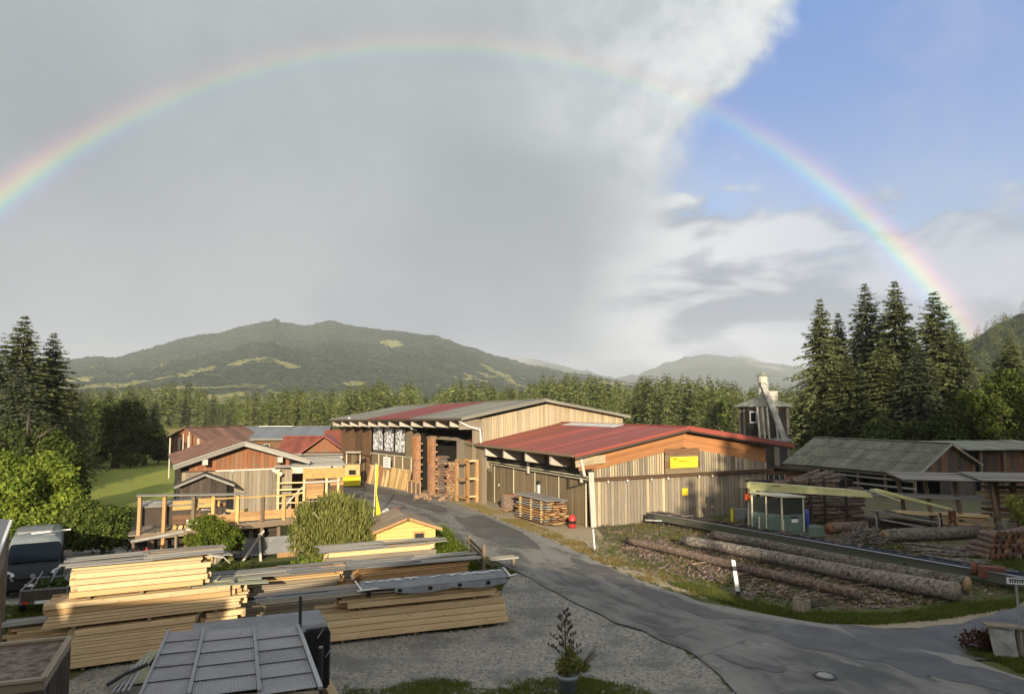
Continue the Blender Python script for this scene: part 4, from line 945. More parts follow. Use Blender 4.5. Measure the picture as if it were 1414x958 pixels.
for z in (.35, 1.65, 2.95): piece('shelf_bar', t_, 'orange_lumber', (-.8, .1, z), (-.8, -1.6, z), .16, .14); piece('shelf_bar', t_, 'pale_lumber', (0, .1, z), (0, -1.6, z), .16, .14); piece('shelf_bar', t_, 'pale_lumber', (.1, -1.5, z + .1), (-.9, -1.5, z + .1), .16, .12)
t_ = thing('rubble_heap', 'low heap of stones and wood offcuts by the hall gate', 'rubble', w2(-2.0, -1.0))
for k in range(34):
    a, q = r.uniform(0, 6.28), r.random() ** .6; s = r.uniform(.12, .32)
    o = link('stone', unit('rubble', 'box'), t_, (1.9 * q * math.cos(a), 1.1 * q * math.sin(a) - .6, s * .35 + .45 * (1 - q)), (r.uniform(0, 3), r.uniform(0, 3), r.uniform(0, 3)), (s, s * r.uniform(.6, 1.3), s * r.uniform(.5, .9)))

# ---- 3. brown barn on the left, gable towards us
o3 = G(246, 722); BN = thing('barn', 'grey boarded barn with red-brown gable and brown tiled roof', 'barn', o3, R(27))
bw_ = onp(402, 700, o3, -27, y=0).x; ap = onp(337, 610, o3, -27, y=-.8); lf = onp(239, 643, o3, -27, y=-.8); rt = onp(428, 635, o3, -27, y=-.8)
BL_ = 9.5
MB().box((bw_ / 2, BL_ / 2 + .1, 1.6), (bw_ - .1, BL_, 3.2)).extrude([(.05, .15, 3.1), (bw_ - .05, .15, 3.1), (bw_ - .05, .15, rt.z - .1), (ap.x, .15, ap.z - .25), (.05, .15, lf.z)], (0, BL_ - .1, 0)).build('wall', 'dark_board', BN)
boards(BN, (.1, 0), (bw_, 0), .0, 3.02, .24, ['grey_board'], (0, -1, 0), off=.03)
rl = lambda s: ap.z - .22 - abs(s + .5 - ap.x) * ((ap.z - lf.z) / (ap.x - lf.x))
boards(BN, (.5, 0), (bw_ - .2, 0), 3.06, lambda s: max(3.07, rl(s)), .26, ['red_gable'], (0, -1, 0), off=.06)
piece('ledge', BN, 'white_wood', (2.0, -.1, 3.05), (bw_ - .1, -.1, 3.05), .06, .10)
Bk = BL_ + .3
ridF, ridB = Vector((ap.x, -.8, ap.z)), Vector((ap.x, Bk, ap.z + .02)); eLF, eLB = Vector((lf.x, -.8, lf.z)), Vector((lf.x, Bk, lf.z)); eRF, eRB = Vector((rt.x, -.8, rt.z)), Vector((rt.x, Bk, rt.z))
def tiled(parent, e0, e1, r0, r1, rows, cols, mat, shape='tile', t=.06, nm='roof_tile'):
    up = (e1 - e0).cross(r0 - e0); up = up if up.z > 0 else -up; up.normalize()
    for j in range(rows):
        for i in range(cols):
            f0 = (i + .5) / cols; a = e0.lerp(e1, f0).lerp(r0.lerp(r1, f0), j / rows) + up * .05; b_ = e0.lerp(e1, f0).lerp(r0.lerp(r1, f0), min(1, (j + 1.12) / rows)) + up * .02
            piece(nm, parent, mat, a, b_, (e1 - e0).length / cols * 1.0, t, up, shape)
for e0, e1 in ((eLF, eLB), (eRF, eRB)):
    piece('roof_deck', BN, 'dark_board', (e0 + e1) / 2 - Vector((0, 0, .05)), (ridF + ridB) / 2 - Vector((0, 0, .05)), (e1 - e0).length - .1, .08)
tiled(BN, eLF, eLB, ridF, ridB, 7, 20, 'tile_brown'); tiled(BN, eRB, eRF, ridB, ridF, 7, 12, 'tile_brown')
for k in range(2):
    e = (eLF, eRF)[k]; piece('bargeboard', BN, 'silver_board', e + Vector((0, -.05, -.10)), ridF + Vector((0, -.05, -.10)), .06, .30, (0, 0, 1))
    piece('bargeboard', BN, 'silver_board', e + Vector((0, -.0, .0)), ridF + Vector((0, -.0, .0)), .30, .05, (0, 0, 1))
for x in (ap.x - 2.2, ap.x + 2.2): 
    z = ap.z - abs(x - ap.x) * .33 - .45; piece('purlin', BN, 'white_wood', (x, -.86, z), (x, .3, z), .3, .34)
for x in (3, 5.6): MB().lathe([(0, -.05), (.06, -.02), (.06, .05)], 8).build('lamp', 'white_paint', BN, loc=(x, -.16, 2.98))

# ---- 4. small dark shed in front of the barn
o4 = PD(247, 720, 43.2); o4.z = 0; SH = thing('shed', 'small dark shed with pitched roof in front of the barn', 'shed', o4, R(22))
MB().box((1.35, 1.5, 1.25), (2.5, 2.9, 2.5)).extrude([(.1, .06, 2.45), (2.6, .06, 2.45), (1.35, .06, 3.0)], (0, 2.9, 0)).build('wall', 'interior_dark', SH)
boards(SH, (.1, 0), (2.6, 0), 0, lambda s: 2.45 + .42 * min(s, 2.5 - s), .22, 'dark_board', (0, -1, 0), off=.03)
boards(SH, (.1, 3), (.1, 0), 0, 2.4, .3, 'dark_board', (-1, 0, 0))
for sg_, x in ((-1, -.3), (1, 3.0)):
    roof_panels(SH, 'roof_panel', (x, -.5, 2.32), (x, 3.2, 2.32), (1.35, -.5, 3.02), (1.35, 3.2, 3.02), .62, 'shingle_dark', .06)
    piece('bargeboard', SH, 'silver_board', (x, -.53, 2.28), (1.35, -.53, 2.98), .04, .12)

# ---- 5. lean-to with the yellow awning panel beside the barn
o5 = PD(392, 715, 46.5); o5.z = 0; OL = thing('open_shed', 'open sided plank shelter with a long yellow panel along its front', 'shelter', o5, R(20))
A0, A1 = onp(418, 661, o5, -20, y=-.2), onp(476, 660, o5, -20, y=-.2)
zt = A0.z + .66
for k in range(8): piece('roof_board', OL, 'silver_board', (-.7 + k * .0, .1 + k * .55, zt + .12 + k * .05), (A1.x + .1, .1 + k * .55, zt + .12 + k * .05), .53, .05)
for k in range(7): piece('rafter', OL, 'white_wood', (-.75, -.1 + k * .5, zt - .02 + k * .04), (-.2, -.1 + k * .5, zt - .36 + k * .04), .14, .22)
n = 4
for k in range(n):
    x0 = A0.x + (A1.x - A0.x) * k / n; x1 = A0.x + (A1.x - A0.x) * (k + 1) / n
    piece('front_panel', OL, 'awning_yellow', (x0 + .01, -.2, A0.z + .33), (x1 - .01, -.2, A0.z + .33), .66, .06, (0, -1, 0))
for x in (-.4, A0.x + .1, A0.x + 1.5, A1.x - .4): piece('post', OL, 'pale_lumber', (x, -.1, 0), (x, -.1, zt), .14, .14)
for x in (-.4, A1.x - .4): piece('post', OL, 'post_wood', (x, 3.8, 0), (x, 3.8, zt + .3), .14, .14)
for (x0, x1) in ((A0.x + .25, A0.x + 1.35), (A0.x + 1.75, A0.x + 2.6)): hboards(OL, (x0, .05), (x1, .05), 1.1, zt - .75, .22, ['orange_lumber', 'brown_board'], (0, -1, 0))
for k in range(5): piece('rail', OL, 'pale_lumber', (-.5, -.16, .5 + k * .42), (A0.x + .1, -.16, .5 + k * .42 + (.2 if k == 2 else 0)), .06, .08)
for k in range(2): piece('rail', OL, 'silver_board', (A0.x, -.16, .45 + k * .5), (A1.x - .4, -.16, .5 + k * .5), .07, .08)
piece('brace', OL, 'white_wood', (-.4, -.2, .3), (A0.x, -.2, 1.9), .08, .08); piece('cross_bar', OL, 'white_wood', (A0.x, -.2, zt - .9), (A1.x - .3, -.2, zt - .86), .1, .12)
MB().box((1.3, 3.9, 1.2), (3.4, .1, 2.4)).build('back_wall', 'brown_board', OL)

# ---- far roofs behind the barn
def house(name, label, cat, o, az, L, Dp, ez, rz, rmat, wmat, wins=(), over=.5, cols=None, gable_mat=None):
    """ridge parallel to local x; eave towards us"""
    t_ = thing(name, label, cat, o, R(-az)); b = MB(); b.box((L / 2, Dp / 2, ez / 2), (L, Dp, ez)); b.extrude([(0, 0, ez), (0, Dp, ez), (0, Dp / 2, rz - .1)], (L, 0, 0)); b.build('wall', wmat, t_)
    n = cols or max(3, int(L / 1.2))
    roof_panels(t_, 'roof_panel', (-over, -over, ez - .05), (L + over, -over, ez - .05), (-over, Dp / 2, rz), (L + over, Dp / 2, rz), (L + 2 * over) / n, rmat, .1)
    roof_panels(t_, 'roof_panel', (-over, Dp + over, ez - .05), (L + over, Dp + over, ez - .05), (-over, Dp / 2, rz), (L + over, Dp / 2, rz), (L + 2 * over) / n, rmat, .1)
    piece('ridge_cap', t_, rmat, (-over, Dp / 2, rz + .08), (L + over, Dp / 2, rz + .08), .5, .08)
    piece('fascia', t_, 'silver_board', (-over, -over - .03, ez - .12), (L + over, -over - .03, ez - .12), .05, .2)
    for (x, z, w, h) in wins:
        f_ = MB().box((0, 0, 0), (w, .08, h)).build('window', 'white_wood', t_, loc=(x, -.03, z)); MB().box((0, 0, 0), (w * .8, .04, h * .8)).build('pane', 'glass_dark', f_, loc=(0, -.05, 0))
    return t_
p = PD(305, 630, 98); hA = house('farm_building', 'long low building with slate grey metal roof behind the barn', 'building', (p.x, p.y, 0), -6, 13.2, 12, 2.75, 4.15, 'slate_grey', 'brown_board', [(2, 1.6, .8, .8), (6, 1.6, .8, .8), (10, 1.6, .8, .8)])
piece('skylight', hA, 'white_paint', (3.6, 5.6, 4.25), (8.4, 5.6, 4.25), .7, .08)
p = PD(284, 640, 92); hB = house('farmhouse', 'house with brown tiled gable roof partly hidden behind the barn', 'house', (p.x, p.y, 0), -63, 9, 7.5, 2.6, 4.3, 'tile_brown', 'red_gable')
for k in range(3): piece('post', hB, 'white_wood', (-.2, 1.2 + k * 1.8, 1.5), (-.2, 1.2 + k * 1.8, 3.0 + .3 * (k == 1)), .25, .25)
p = PD(388, 660, 76); hC = house('house', 'house with red tiled roof and low front gable beyond the yard', 'house', (p.x, p.y, 0), -8, 10.5, 8.5, 2.2, 3.7, 'tile_red', 'render_white', [(2, 1.2, .9, 1.0), (6, 1.2, .9, 1.0)])
b = MB(); b.extrude([(2.6, -.9, 2.3), (6.4, -.9, 2.3), (4.5, -.9, 3.75)], (0, 4.5, 0)); b.build('gable', 'red_gable', hC)
for x in (2.1, 6.9): roof_panels(hC, 'roof_panel', (x, -1.4, 2.28), (x, 4, 2.28), (4.5, -1.4, 3.98), (4.5, 4, 3.98), .9, 'red_metal', .1); 
b = MB(); b.box((7.8, 4.2, 3.9), (.5, .5, .8)); b.build('chimney', 'render_white', hC)
p = PD(448, 650, 84); house('house', 'dark red roofed house beside the far end of the storage hall', 'house', (p.x, p.y, 0), -8, 7.5, 8, 2.4, 4.1, 'tile_red', 'brown_board', [(2, 1.4, .8, .9)])

# ---- silo with chimney
o6 = PD(1057, 640, 75); o6.z = 0; SI = thing('silo', 'eight-sided dark timber silo with conical roof and pale chimney', 'silo', o6)
b = MB(); b.lathe([(2.62, 0), (2.62, 7.1)], 8); b.build('wall', 'dark_board', SI)
for k in range(8):
    a0, a1 = 2 * math.pi * k / 8, 2 * math.pi * (k + 1) / 8; q0, q1 = (2.63 * math.cos(a0), 2.63 * math.sin(a0)), (2.63 * math.cos(a1), 2.63 * math.sin(a1)); am = (a0 + a1) / 2
    if math.sin(am) < .5: 
        boards(SI, q0, q1, 4.2, 7.05, .34, ['grey_board', 'dark_board'], (math.cos(am), math.sin(am), 0)); boards(SI, q0, q1, .1, 4.05, .34, ['dark_board', 'grey_board'], (math.cos(am), math.sin(am), 0), off=-.01)
    c0, c1 = (3.1 * math.cos(a0), 3.1 * math.sin(a0), 7.05), (3.1 * math.cos(a1), 3.1 * math.sin(a1), 7.05)
    MB().extrude([c0, c1, (0, 0, 8.25)], (0, 0, .08)).build('roof_panel', 'lichen_sheet', SI)
MB().lathe([(2.72, 4.06), (2.72, 4.2)], 8).build('hoop', 'dark_metal', SI)
ch = MB(); ch.lathe([(.50, 8.3), (.50, 10.2)], 16, (-.05, 0, 0)); ch.build('chimney', 'render_white', SI, True)
MB().lathe([(.0, 10.62), (.28, 10.6), (.3, 10.42), (.74, 10.34), (.74, 10.28), (.0, 10.3)], 16, (-.05, 0, 0)).build('chimney_cap', 'lichen_sheet', SI, True)
MB().lathe([(.53, 9.0), (.53, 9.12)], 16, (-.05, 0, 0)).build('chimney_band', 'concrete', SI); MB().box((.28, -.9, 8.15), (1.3, 1.3, 1.0)).build('hatch', 'render_white', SI); MB().box((.28, -.92, 8.1), (1.34, 1.34, .08)).build('hatch_band', 'concrete', SI)
b = MB(); b.beam((-.95, -2.6, 9.3), (.85, -3.3, 3.6), .55, .5, (0, -1, 0)); b.build('chute', 'concrete', SI); MB().box((-.85, -2.6, 9.25), (.75, .6, .5)).build('chute_head', 'concrete', SI)
for x in (-1.7, -1.2, -.75): MB().tube([(x, -3.0, 7.0), (x + .15, -3.1, 3.7)], .10, 6).build('pipe', 'render_white', SI)
for x in (0.1, .4): MB().tube([(x, -3.2, 5.4), (x + .1, -3.2, 3.7)], .10, 6).build('pipe', 'render_white', SI)
MB().box((-.6, -3.1, 3.75), (4.2, .8, .25)).build('platform', 'concrete', SI); MB().box((-1.9, -2.2, 5.6), (1.1, .1, 2.6)).build('door', 'interior_dark', SI)
wf = MB().box((-1.9, -2.27, 6.0), (.7, .05, 1.2)).build('window', 'grey_metal', SI); MB().box((-1.9, -2.3, 6.0), (.5, .03, .9)).build('pane', 'glass_dark', wf)

# ---- shed with corrugated lichen-grey roof on the right
o7 = G(1268, 690); RS = thing('open_shed', 'long open shed with lichen grey corrugated roof under the spruces', 'shed', o7, R(27))
e7 = onp(1262, 656, o7, -27, y=0); a7 = onp(1309, 612, o7, -27, y=0); r7 = onp(1352, 641, o7, -27, y=0); L7 = onp(1125, 606, o7, -27, x=a7.x).y
EX, EZ = e7.x, e7.z
rows, cols = 3, 16
E0, E1, T0_, T1_ = Vector((EX, -.3, EZ)), Vector((EX, L7, EZ)), Vector((a7.x, -.3, a7.z)), Vector((a7.x, L7, a7.z))
for j in range(rows):
    for i in range(cols):
        f0 = (i + .5) / cols; up = Vector((-(a7.z - EZ), 0, a7.x - EX)).normalized(); lo = E0.lerp(E1, f0); hi = T0_.lerp(T1_, f0)
        piece('roof_sheet', RS, 'lichen_sheet', lo.lerp(hi, j / rows) + up * .05, lo.lerp(hi, min(1, (j + 1.06) / rows)) + up * .015, (L7 + .3) / cols, .05, up, 'corr')
roof_panels(RS, 'roof_sheet', (r7.x, L7, r7.z), (r7.x, -.3, r7.z), T1_, T0_, 1.2, 'lichen_sheet', .05)
piece('ridge_cap', RS, 'lichen_sheet', T0_ + Vector((0, 0, .05)), T1_ + Vector((0, 0, .05)), .35, .05)
for e in (e7, r7): piece('bargeboard', RS, 'silver_board' if e is e7 else 'grey_board', (e.x, -.33, e.z - .05), (a7.x, -.33, a7.z - .05), .04, .14)
piece('eave_beam', RS, 'grey_board', (EX + .3, -.2, EZ - .15), (EX + .3, L7, EZ - .15), .14, .18)
bk = MB(); bk.box(((EX + r7.x) / 2 + 1.2, L7 / 2 + .6, EZ / 2), (r7.x - EX - 3.4, L7 - 1.4, EZ)); bk.build('wall', 'interior_dark', RS)
boards(RS, (EX + .8, .1), (r7.x - .4, .1), EZ - .3, lambda s: (EZ + .8 * (a7.z - EZ) / (a7.x - EX) + (a7.z - EZ) / (a7.x - EX) * s - .12) if s + EX + .8 < a7.x else a7.z - .1 - (s + EX + .8 - a7.x) * (a7.z - r7.z) / (r7.x - a7.x), .35, ['brown_board', 'dark_board'], (0, -1, 0))
boards(RS, (a7.x - 1.2, .05), (r7.x - .6, .05), -.6, EZ - .25, .4, 'dark_board', (0, -1, 0))
for k in range(6): piece('post', RS, 'post_wood', (EX + .35, .2 + k * L7 / 5.2, -.5), (EX + .35, .2 + k * L7 / 5.2, EZ - .1), .18, .18)
for k in range(3): piece('rail', RS, 'silver_board', (EX + .2, 0, EZ - .5 - k * .55), (EX + .2, L7, EZ - .5 - k * .55), .06, .14)
# far right shed
p = PD(1338, 660, 61); DS = thing('shed', 'dark boarded shed with flat roof at the right edge under the trees', 'shed', (p.x, p.y, 0), R(8))
MB().box((4.5, 2.5, 1.7), (9, 5, 3.4)).build('wall', 'interior_dark', DS); boards(DS, (1.0, 0), (9, 0), 0, 3.35, .42, ['dark_board', 'brown_board'], (0, -1, 0), off=.03)
roof_panels(DS, 'roof_panel', (-.6, -.8, 3.45), (9.4, -.8, 3.45), (-.6, 5.2, 3.9), (9.4, 5.2, 3.9), 1.2, 'lichen_sheet', .08)
piece('post', DS, 'post_wood', (1.0, -.2, 0), (1.0, -.2, 3.4), .2, .2); piece('post', DS, 'post_wood', (3.2, -.2, 0), (3.2, -.2, 3.4), .2, .2)

# ---- unseen buildings behind the viewpoint, placed and shaped to shade the front yard
BH = thing('shading_house', 'unseen house behind the viewpoint with gable roof shaped to shade the yard', 'house', (0, 0, 0))
b = MB(); b.extrude([(-5.0, -1.6, 0), (9.6, -1.6, 0), (9.6, -1.6, 6.7), (.6, -1.6, 8.5), (-5.0, -1.6, 7.0)], (0, -12, 0)); b.build('wall', 'render_white', BH)
piece('roof_slope', BH, 'tile_brown', (-5.9, -7.4, 6.95), (.65, -7.4, 8.72), 13.0, .18); piece('roof_slope', BH, 'tile_brown', (10.6, -7.4, 6.72), (.55, -7.4, 8.72), 13.0, .18)
MB().box((-8.2, -6, 3.4), (3.4, 8, 6.8)).build('shading_annex', 'render_white', BH); piece('shading_annex_roof', BH, 'tile_brown', (-10.0, -6, 7.0), (-6.35, -6, 7.1), 8.6, .16); MB().box((-5.8, -6, 3.0), (1.6, 7, 6.0)).build('shading_annex', 'render_white', BH)  # annex parts added, heights set by where sun should reach the lumber
GR = thing('shading_block', 'unseen gabled block added behind the viewpoint to shade the right', 'shading_block', (0, 0, 0))  # unseen building added to close a sunlit gap over the road
b = MB(); b.extrude([(10.9, -4, 0), (24, -4, 0), (24, -4, 8.6), (15.6, -4, 9.6), (10.9, -4, 7.9)], (0, -9, 0)); b.build('wall', 'render_white', GR)
piece('roof_slope', GR, 'tile_brown', (10.7, -8.5, 7.95), (15.7, -8.5, 9.75), 10, .16); piece('roof_slope', GR, 'tile_brown', (24.4, -8.5, 8.65), (15.5, -8.5, 9.75), 10, .16)
NH = thing('house', 'unseen house added behind the viewpoint to shade the left of the yard', 'house', (0, 0, 0))  # unseen, added so its ridge shades the van and left side
b = MB(); b.extrude([(-40, -14, 0), (-40, -2.5, 0), (-40, -2.5, 6.6), (-40, -8, 9.9), (-40, -14, 6.6)], (29.3, 0, 0)); b.build('wall', 'render_white', NH)
piece('roof_slope', NH, 'tile_brown', (-25.4, -1.8, 6.3), (-25.4, -8.1, 10.15), 30.6, .18); piece('roof_slope', NH, 'tile_brown', (-25.4, -14.8, 6.3), (-25.4, -7.9, 10.15), 30.6, .18)
# ------------------------------------------------------------------ lumber stacks
def bundle(label, o, az, L, courses, rows, h, w, mat, group='lumber bundles stacked in the yard', name='lumber_bundle', ends=.12, x0=0.0, seed=None, gap=.014, shape='beam', skew=0.0, batten=True):
    r = random.Random(seed if seed is not None else hash(label) % 999); t_ = thing(name, label, 'lumber', o, R(90 - az), group)
    for k in range(courses):
        for j in range(rows):
            front = j == 0
            a = x0 + r.uniform(-ends, ends) + skew * k; b_ = x0 + L + r.uniform(-ends, ends) * 1.6 + skew * k
            if front and r.random() < .18: a += r.uniform(0, .25)
            z = .08 + (k + .5) * h; yq = (j + .5) * w + (r.uniform(-.03, .03) if front else 0)
            mt = mat if isinstance(mat, str) else r.choice(mat)
            if mt == 'fresh_lumber' and r.random() < .10: mt = 'end_grain_board'
            if front and h > .12 and r.random() < .28:      # two thinner boards instead of one beam
                for dz in (-.25, .25): piece('beam', t_, mt, (a + r.uniform(-.05, .12), yq + r.uniform(-.02, .02), z + dz * h), (b_ - r.uniform(-.05, .2), yq, z + dz * h), w - gap, h * .5 - gap * .7, (0, 0, 1), shape)
            else: piece('beam', t_, mt, (a, yq, z), (b_, yq + r.uniform(-.012, .012), z), w - gap, h - gap, (0, 0, 1), shape)
    if batten:
        for f in (.12, .5, .86): piece('batten', t_, 'post_wood', (x0 + L * f, .04, .04), (x0 + L * f, rows * w - .04, .04), .1, .075)
    return t_
def covers(label, pts, mats, n, th=.022, name='cover', cat='cover boards', group=None, over=.05, wob=.02, across=1):
    """weather boards laid on a stack: pts = near-left, near-right, far-right, far-left"""
    a, b_, c, d = map(Vector, pts); o = (a + b_ + c + d) / 4; t_ = thing(name, label, cat, o, 0, group)
    for m_ in range(across):
        f0, f1 = m_ / across, (m_ + 1) / across
        for k in range(n):
            q = (k + .5) / n; p0 = a.lerp(d, q).lerp(b_.lerp(c, q), f0 - .02) - o; p1 = a.lerp(d, q).lerp(b_.lerp(c, q), f1 + .02) - o
            j = Vector((0, 0, rnd.uniform(-wob, wob) + .012 * (m_ % 2) + .006 * (k % 2))); sl_ = (b_ - a).normalized() * rnd.uniform(-.12, .12)
            piece('cover_board', t_, mats if isinstance(mats, str) else rnd.choice(mats), p0 + j + sl_, p1 + j + sl_ + Vector((0, 0, rnd.uniform(-wob, wob))), (a - d).length / n - .01, th)
    return t_
uA = Vector((.891, .454, 0)); sA = Vector((-.454, .891, 0)); oA = G(91, 929)
at = lambda o, x, y, z=0.0, u=uA, s=sA: o + u * x + s * y + Vector((0, 0, z))
bundle('lowest bundle of pale beams in the tall lumber stack at front left', oA, 63, 3.15, 6, 6, .165, .19, 'fresh_lumber', ends=.03, seed=1)
bundle('short pale beams beside the lowest bundle, right end of the tall stack', at(oA, 3.35, .15), 63, .95, 6, 5, .165, .19, 'fresh_lumber', ends=.14, seed=2)
bundle('long middle bundle of pale beams in the tall lumber stack at front left', at(oA, -.45, 0, 1.09), 63, 4.75, 4, 6, .165, .19, 'fresh_lumber', ends=.20, seed=3)
bundle('sunlit top bundle of pale beams on the tall lumber stack at front left', at(oA, .03, .02, 1.83), 63, 3.35, 5, 6, .158, .19, 'fresh_lumber', ends=.09, seed=4)
bundle('beam ends poking out left of the tall lumber stack under a grey cover', at(oA, -1.45, .9, .0), 63, 1.6, 6, 3, .165, .19, ['orange_lumber', 'fresh_lumber'], ends=.15, seed=5)
covers('grey curled cover over the beam ends at the left of the tall stack', [at(oA, -1.6, .8, 1.16), at(oA, -.4, .8, 1.16), at(oA, -.4, 1.5, 1.18), at(oA, -1.6, 1.5, 1.18)], 'silver_board', 3)
covers('weathered grey cover boards lying on the tall front left lumber stack', [at(oA, -.1, -.14, 2.74), at(oA, 3.75, -.14, 2.79), at(oA, 3.75, 1.3, 2.80), at(oA, -.1, 1.3, 2.76)], ['silver_board', 'grey_board', 'silver_board'], 6, across=2, wob=.035)
t_ = thing('sheet_metal', 'bent white sheet metal strip hanging off the right end of the tall stack cover', 'sheet metal', at(oA, 3.5, -.1, 2.7), R(27))
for k, (a, c) in enumerate((((-.1, 0, .06), (.28, -.05, -.02)), ((.28, -.05, -.02), (.46, -.04, -.2)))): piece('strip', t_, 'white_paint', a, c, .14, .012)
piece('flap', t_, 'silver_board', (-.2, .4, .08), (.5, .5, -.02), .8, .02)
# grey weathered bundle in the middle
oB = G(349, 863)
bundle('dark weathered lower bundle behind the carport roof', at(oB, -1.2, 0), 65, 4.1, 4, 6, .17, .19, 'grey_board', seed=6)
bundle('weathered bundle with one sunlit orange corner under the sagging cover', at(oB, -.25, .05, .80), 65, 3.1, 5, 6, .135, .19, ['end_grain_board', 'end_grain_board', 'grey_board'], seed=7)
covers('green grey tarpaulin boards with two loose slats left of the long cover', [at(oA, 2.9, .1, 1.86), at(oA, 4.95, .0, 1.80), at(oA, 4.95, .75, 1.84), at(oA, 2.9, .9, 1.9)], 'tarp_green', 2, name='tarpaulin', cat='tarpaulin')
t_ = thing('loose_slats', 'two loose pale slats lying across the green grey tarpaulin', 'slats', at(oA, 4.0, .4, 1.93), R(-20))
piece('slat', t_, 'silver_board', (-.5, .2, .0), (-.2, -.3, .0), .07, .03); piece('slat', t_, 'silver_board', (-.05, .3, .0), (.4, -.3, .0), .07, .03)
# front right bundles
oC = G(440, 892); azC = 69; uC, sC = Vector((math.sin(R(azC)), math.cos(R(azC)), 0)), Vector((-math.cos(R(azC)), math.sin(R(azC)), 0)); atC = lambda x, y, z=0.: at(oC, x, y, z, uC, sC)
LC = (G(697, 862) - oC).length
bundle('long bottom bundle of knotty pale beams lying on the gravel', oC, azC, LC, 4, 6, .20, .20, 'fresh_lumber', ends=.07, seed=8)
bundle('upper bundle of knotty pale beams under the long slatted cover', atC(.62, .06, .88), azC, LC - .95, 2, 5, .185, .20, 'fresh_lumber', ends=.06, seed=9)
for f in (.9, 2.0, 3.1, 4.2, 5.1): pass
covers('long low cover of dark weathered boards over the front right beams', [atC(-1.6, -.25, 1.40), atC(LC + .02, -.12, 1.44), atC(LC + .02, .95, 1.49), atC(-1.6, .9, 1.46)], ['old_cover', 'old_cover', 'grey_board'], 7, across=2)
t_ = thing('foil_cover', 'white wire edged black foil cover on the right half of the long cover', 'foil cover', atC(1.2, -.2, 1.50), R(90 - azC))
MB().quad((0, 0, .02), (LC - 1.1, .1, .02), (LC - 1.0, 1.05, .09), (.1, 1.05, .07)).build('foil', 'tarp_grey', t_)
for p, q in (((0, 0, .04), (-.05, 1.0, .1)), ((LC - 1.05, .1, .05), (LC - .95, 1.05, .12)), ((-.15, -.05, .05), (.5, .05, .05)), ((LC - 1.1, .12, .05), (LC - .75, .3, .05))): piece('edge_bar', t_, 'white_paint', p, q, .05, .03)
b = MB(); r = random.Random(5)
for k in range(30):
    x = r.uniform(.2, LC - 1.2); y = .72 + r.uniform(-.1, .1); b.add([(x, y, .10), (x + r.uniform(.08, .3), y + .02, .10), (x + r.uniform(.05, .2), y + .09, .105), (x - .03, y + .06, .105)], [(0, 1, 2, 3)])
b.build('torn_foil', 'white_paint', t_)['kind'] = 'stuff'
for k in range(5): piece('peg', t_, 'interior_dark', (.2 + k * .95, -.02, -.02), (.2 + k * .95, .02, -.16), .12, .05)
b = MB()
n = 16
for i in range(n): 
    x0, x1 = i / n * 3.6, (i + 1) / n * 3.6; dz = lambda x: -.10 - .09 * abs(math.sin(x * 1.7))
    b.quad((1.0 + x0, -.03, dz(x0)), (1.0 + x1, -.03, dz(x1)), (1.0 + x1, .02, .02), (1.0 + x0, .02, .02))
b.build('hem', 'tarp_grey', t_)
# middle stack of thin boards behind
oD = PD(497, 850, 25.0); oD.z = 0; atD = lambda x, y, z=0.: at(oD, x, y, z)
bundle('low dark bundle under the thin orange boards', at(oD, -.9, .1), 63, 4.9, 3, 6, .18, .2, ['grey_board', 'end_grain_board'], seed=10)
bundle('bundle of thin orange boards in the middle of the yard', at(oD, .05, 0, .55), 63, 3.95, 11, 5, .068, .22, ['orange_lumber', 'orange_lumber', 'end_grain_board'], ends=.05, seed=11)
bundle('few pale planks resting left of the thin orange boards', at(oD, -1.1, .3, .62), 63, 1.0, 4, 4, .07, .22, ['end_grain_board', 'silver_board'], seed=12)
covers('long grey cover of sagging boards over the middle bundles', [at(oB, -1.0, -.2, 1.56), atD(4.35, -.15, 1.47), atD(4.2, 1.0, 1.52), at(oB, -1.2, .9, 1.62)], ['old_cover', 'silver_board', 'old_cover'], 6, across=4, wob=.03)
oF = PD(452, 850, 27.2); oF.z = 0
bundle('rearmost bundle of pale timber behind the middle covers', oF, 66, 4.1, 8, 5, .19, .2, ['pale_lumber', 'grey_board'], ends=.1, seed=13)
covers('uneven grey boards on the rearmost bundle before the yellow hut', [at(oF, -.2, -.1, 1.66), at(oF, 4.6, -.1, 1.64), at(oF, 4.6, .95, 1.70), at(oF, -.2, .95, 1.72)], ['silver_board', 'silver_board', 'old_cover'], 5, across=2, wob=.05)

# ------------------------------------------------------------------ carport, covered trailer, plank bin at the bottom edge
zc_ = 2.4; bl, br, fr_, fl = G(233, 872, zc_), G(410, 866, zc_ + .02), G(438, 946, zc_ - .0), G(192, 966, zc_)
ex = (fr_ - br).normalized(); fr_ = br + ex * 3.6; fl = bl + (fl - bl).normalized() * 3.6
CP = thing('carport', 'carport roof of grey corrugated sheets at the bottom edge', 'carport', (bl + br) / 2 * 1.0)
oc = CP.location
bl, br, fr_, fl = bl - oc, br - oc, fr_ - oc, fl - oc
NC, NR = 3, 5
cb = [0, .27, .66, 1.0]
for i in range(NC):
    for j in range(NR):
        c0, c1 = cb[i], cb[i + 1]; a0, a1 = fl.lerp(bl, j / NR), fl.lerp(bl, min(1, (j + 1.1) / NR)); b0, b1 = fr_.lerp(br, j / NR), fr_.lerp(br, min(1, (j + 1.1) / NR))
        lo, hi = a0.lerp(b0, (c0 + c1) / 2) + Vector((0, 0, .035 + .006 * (i % 2))), a1.lerp(b1, (c0 + c1) / 2) + Vector((0, 0, .012 + .006 * (i % 2)))
        piece('roof_sheet', CP, 'carport_sheet', lo, hi, (b0 - a0).length * (c1 - c0) * 1.02, .010, (0, 0, 1), 'corr')
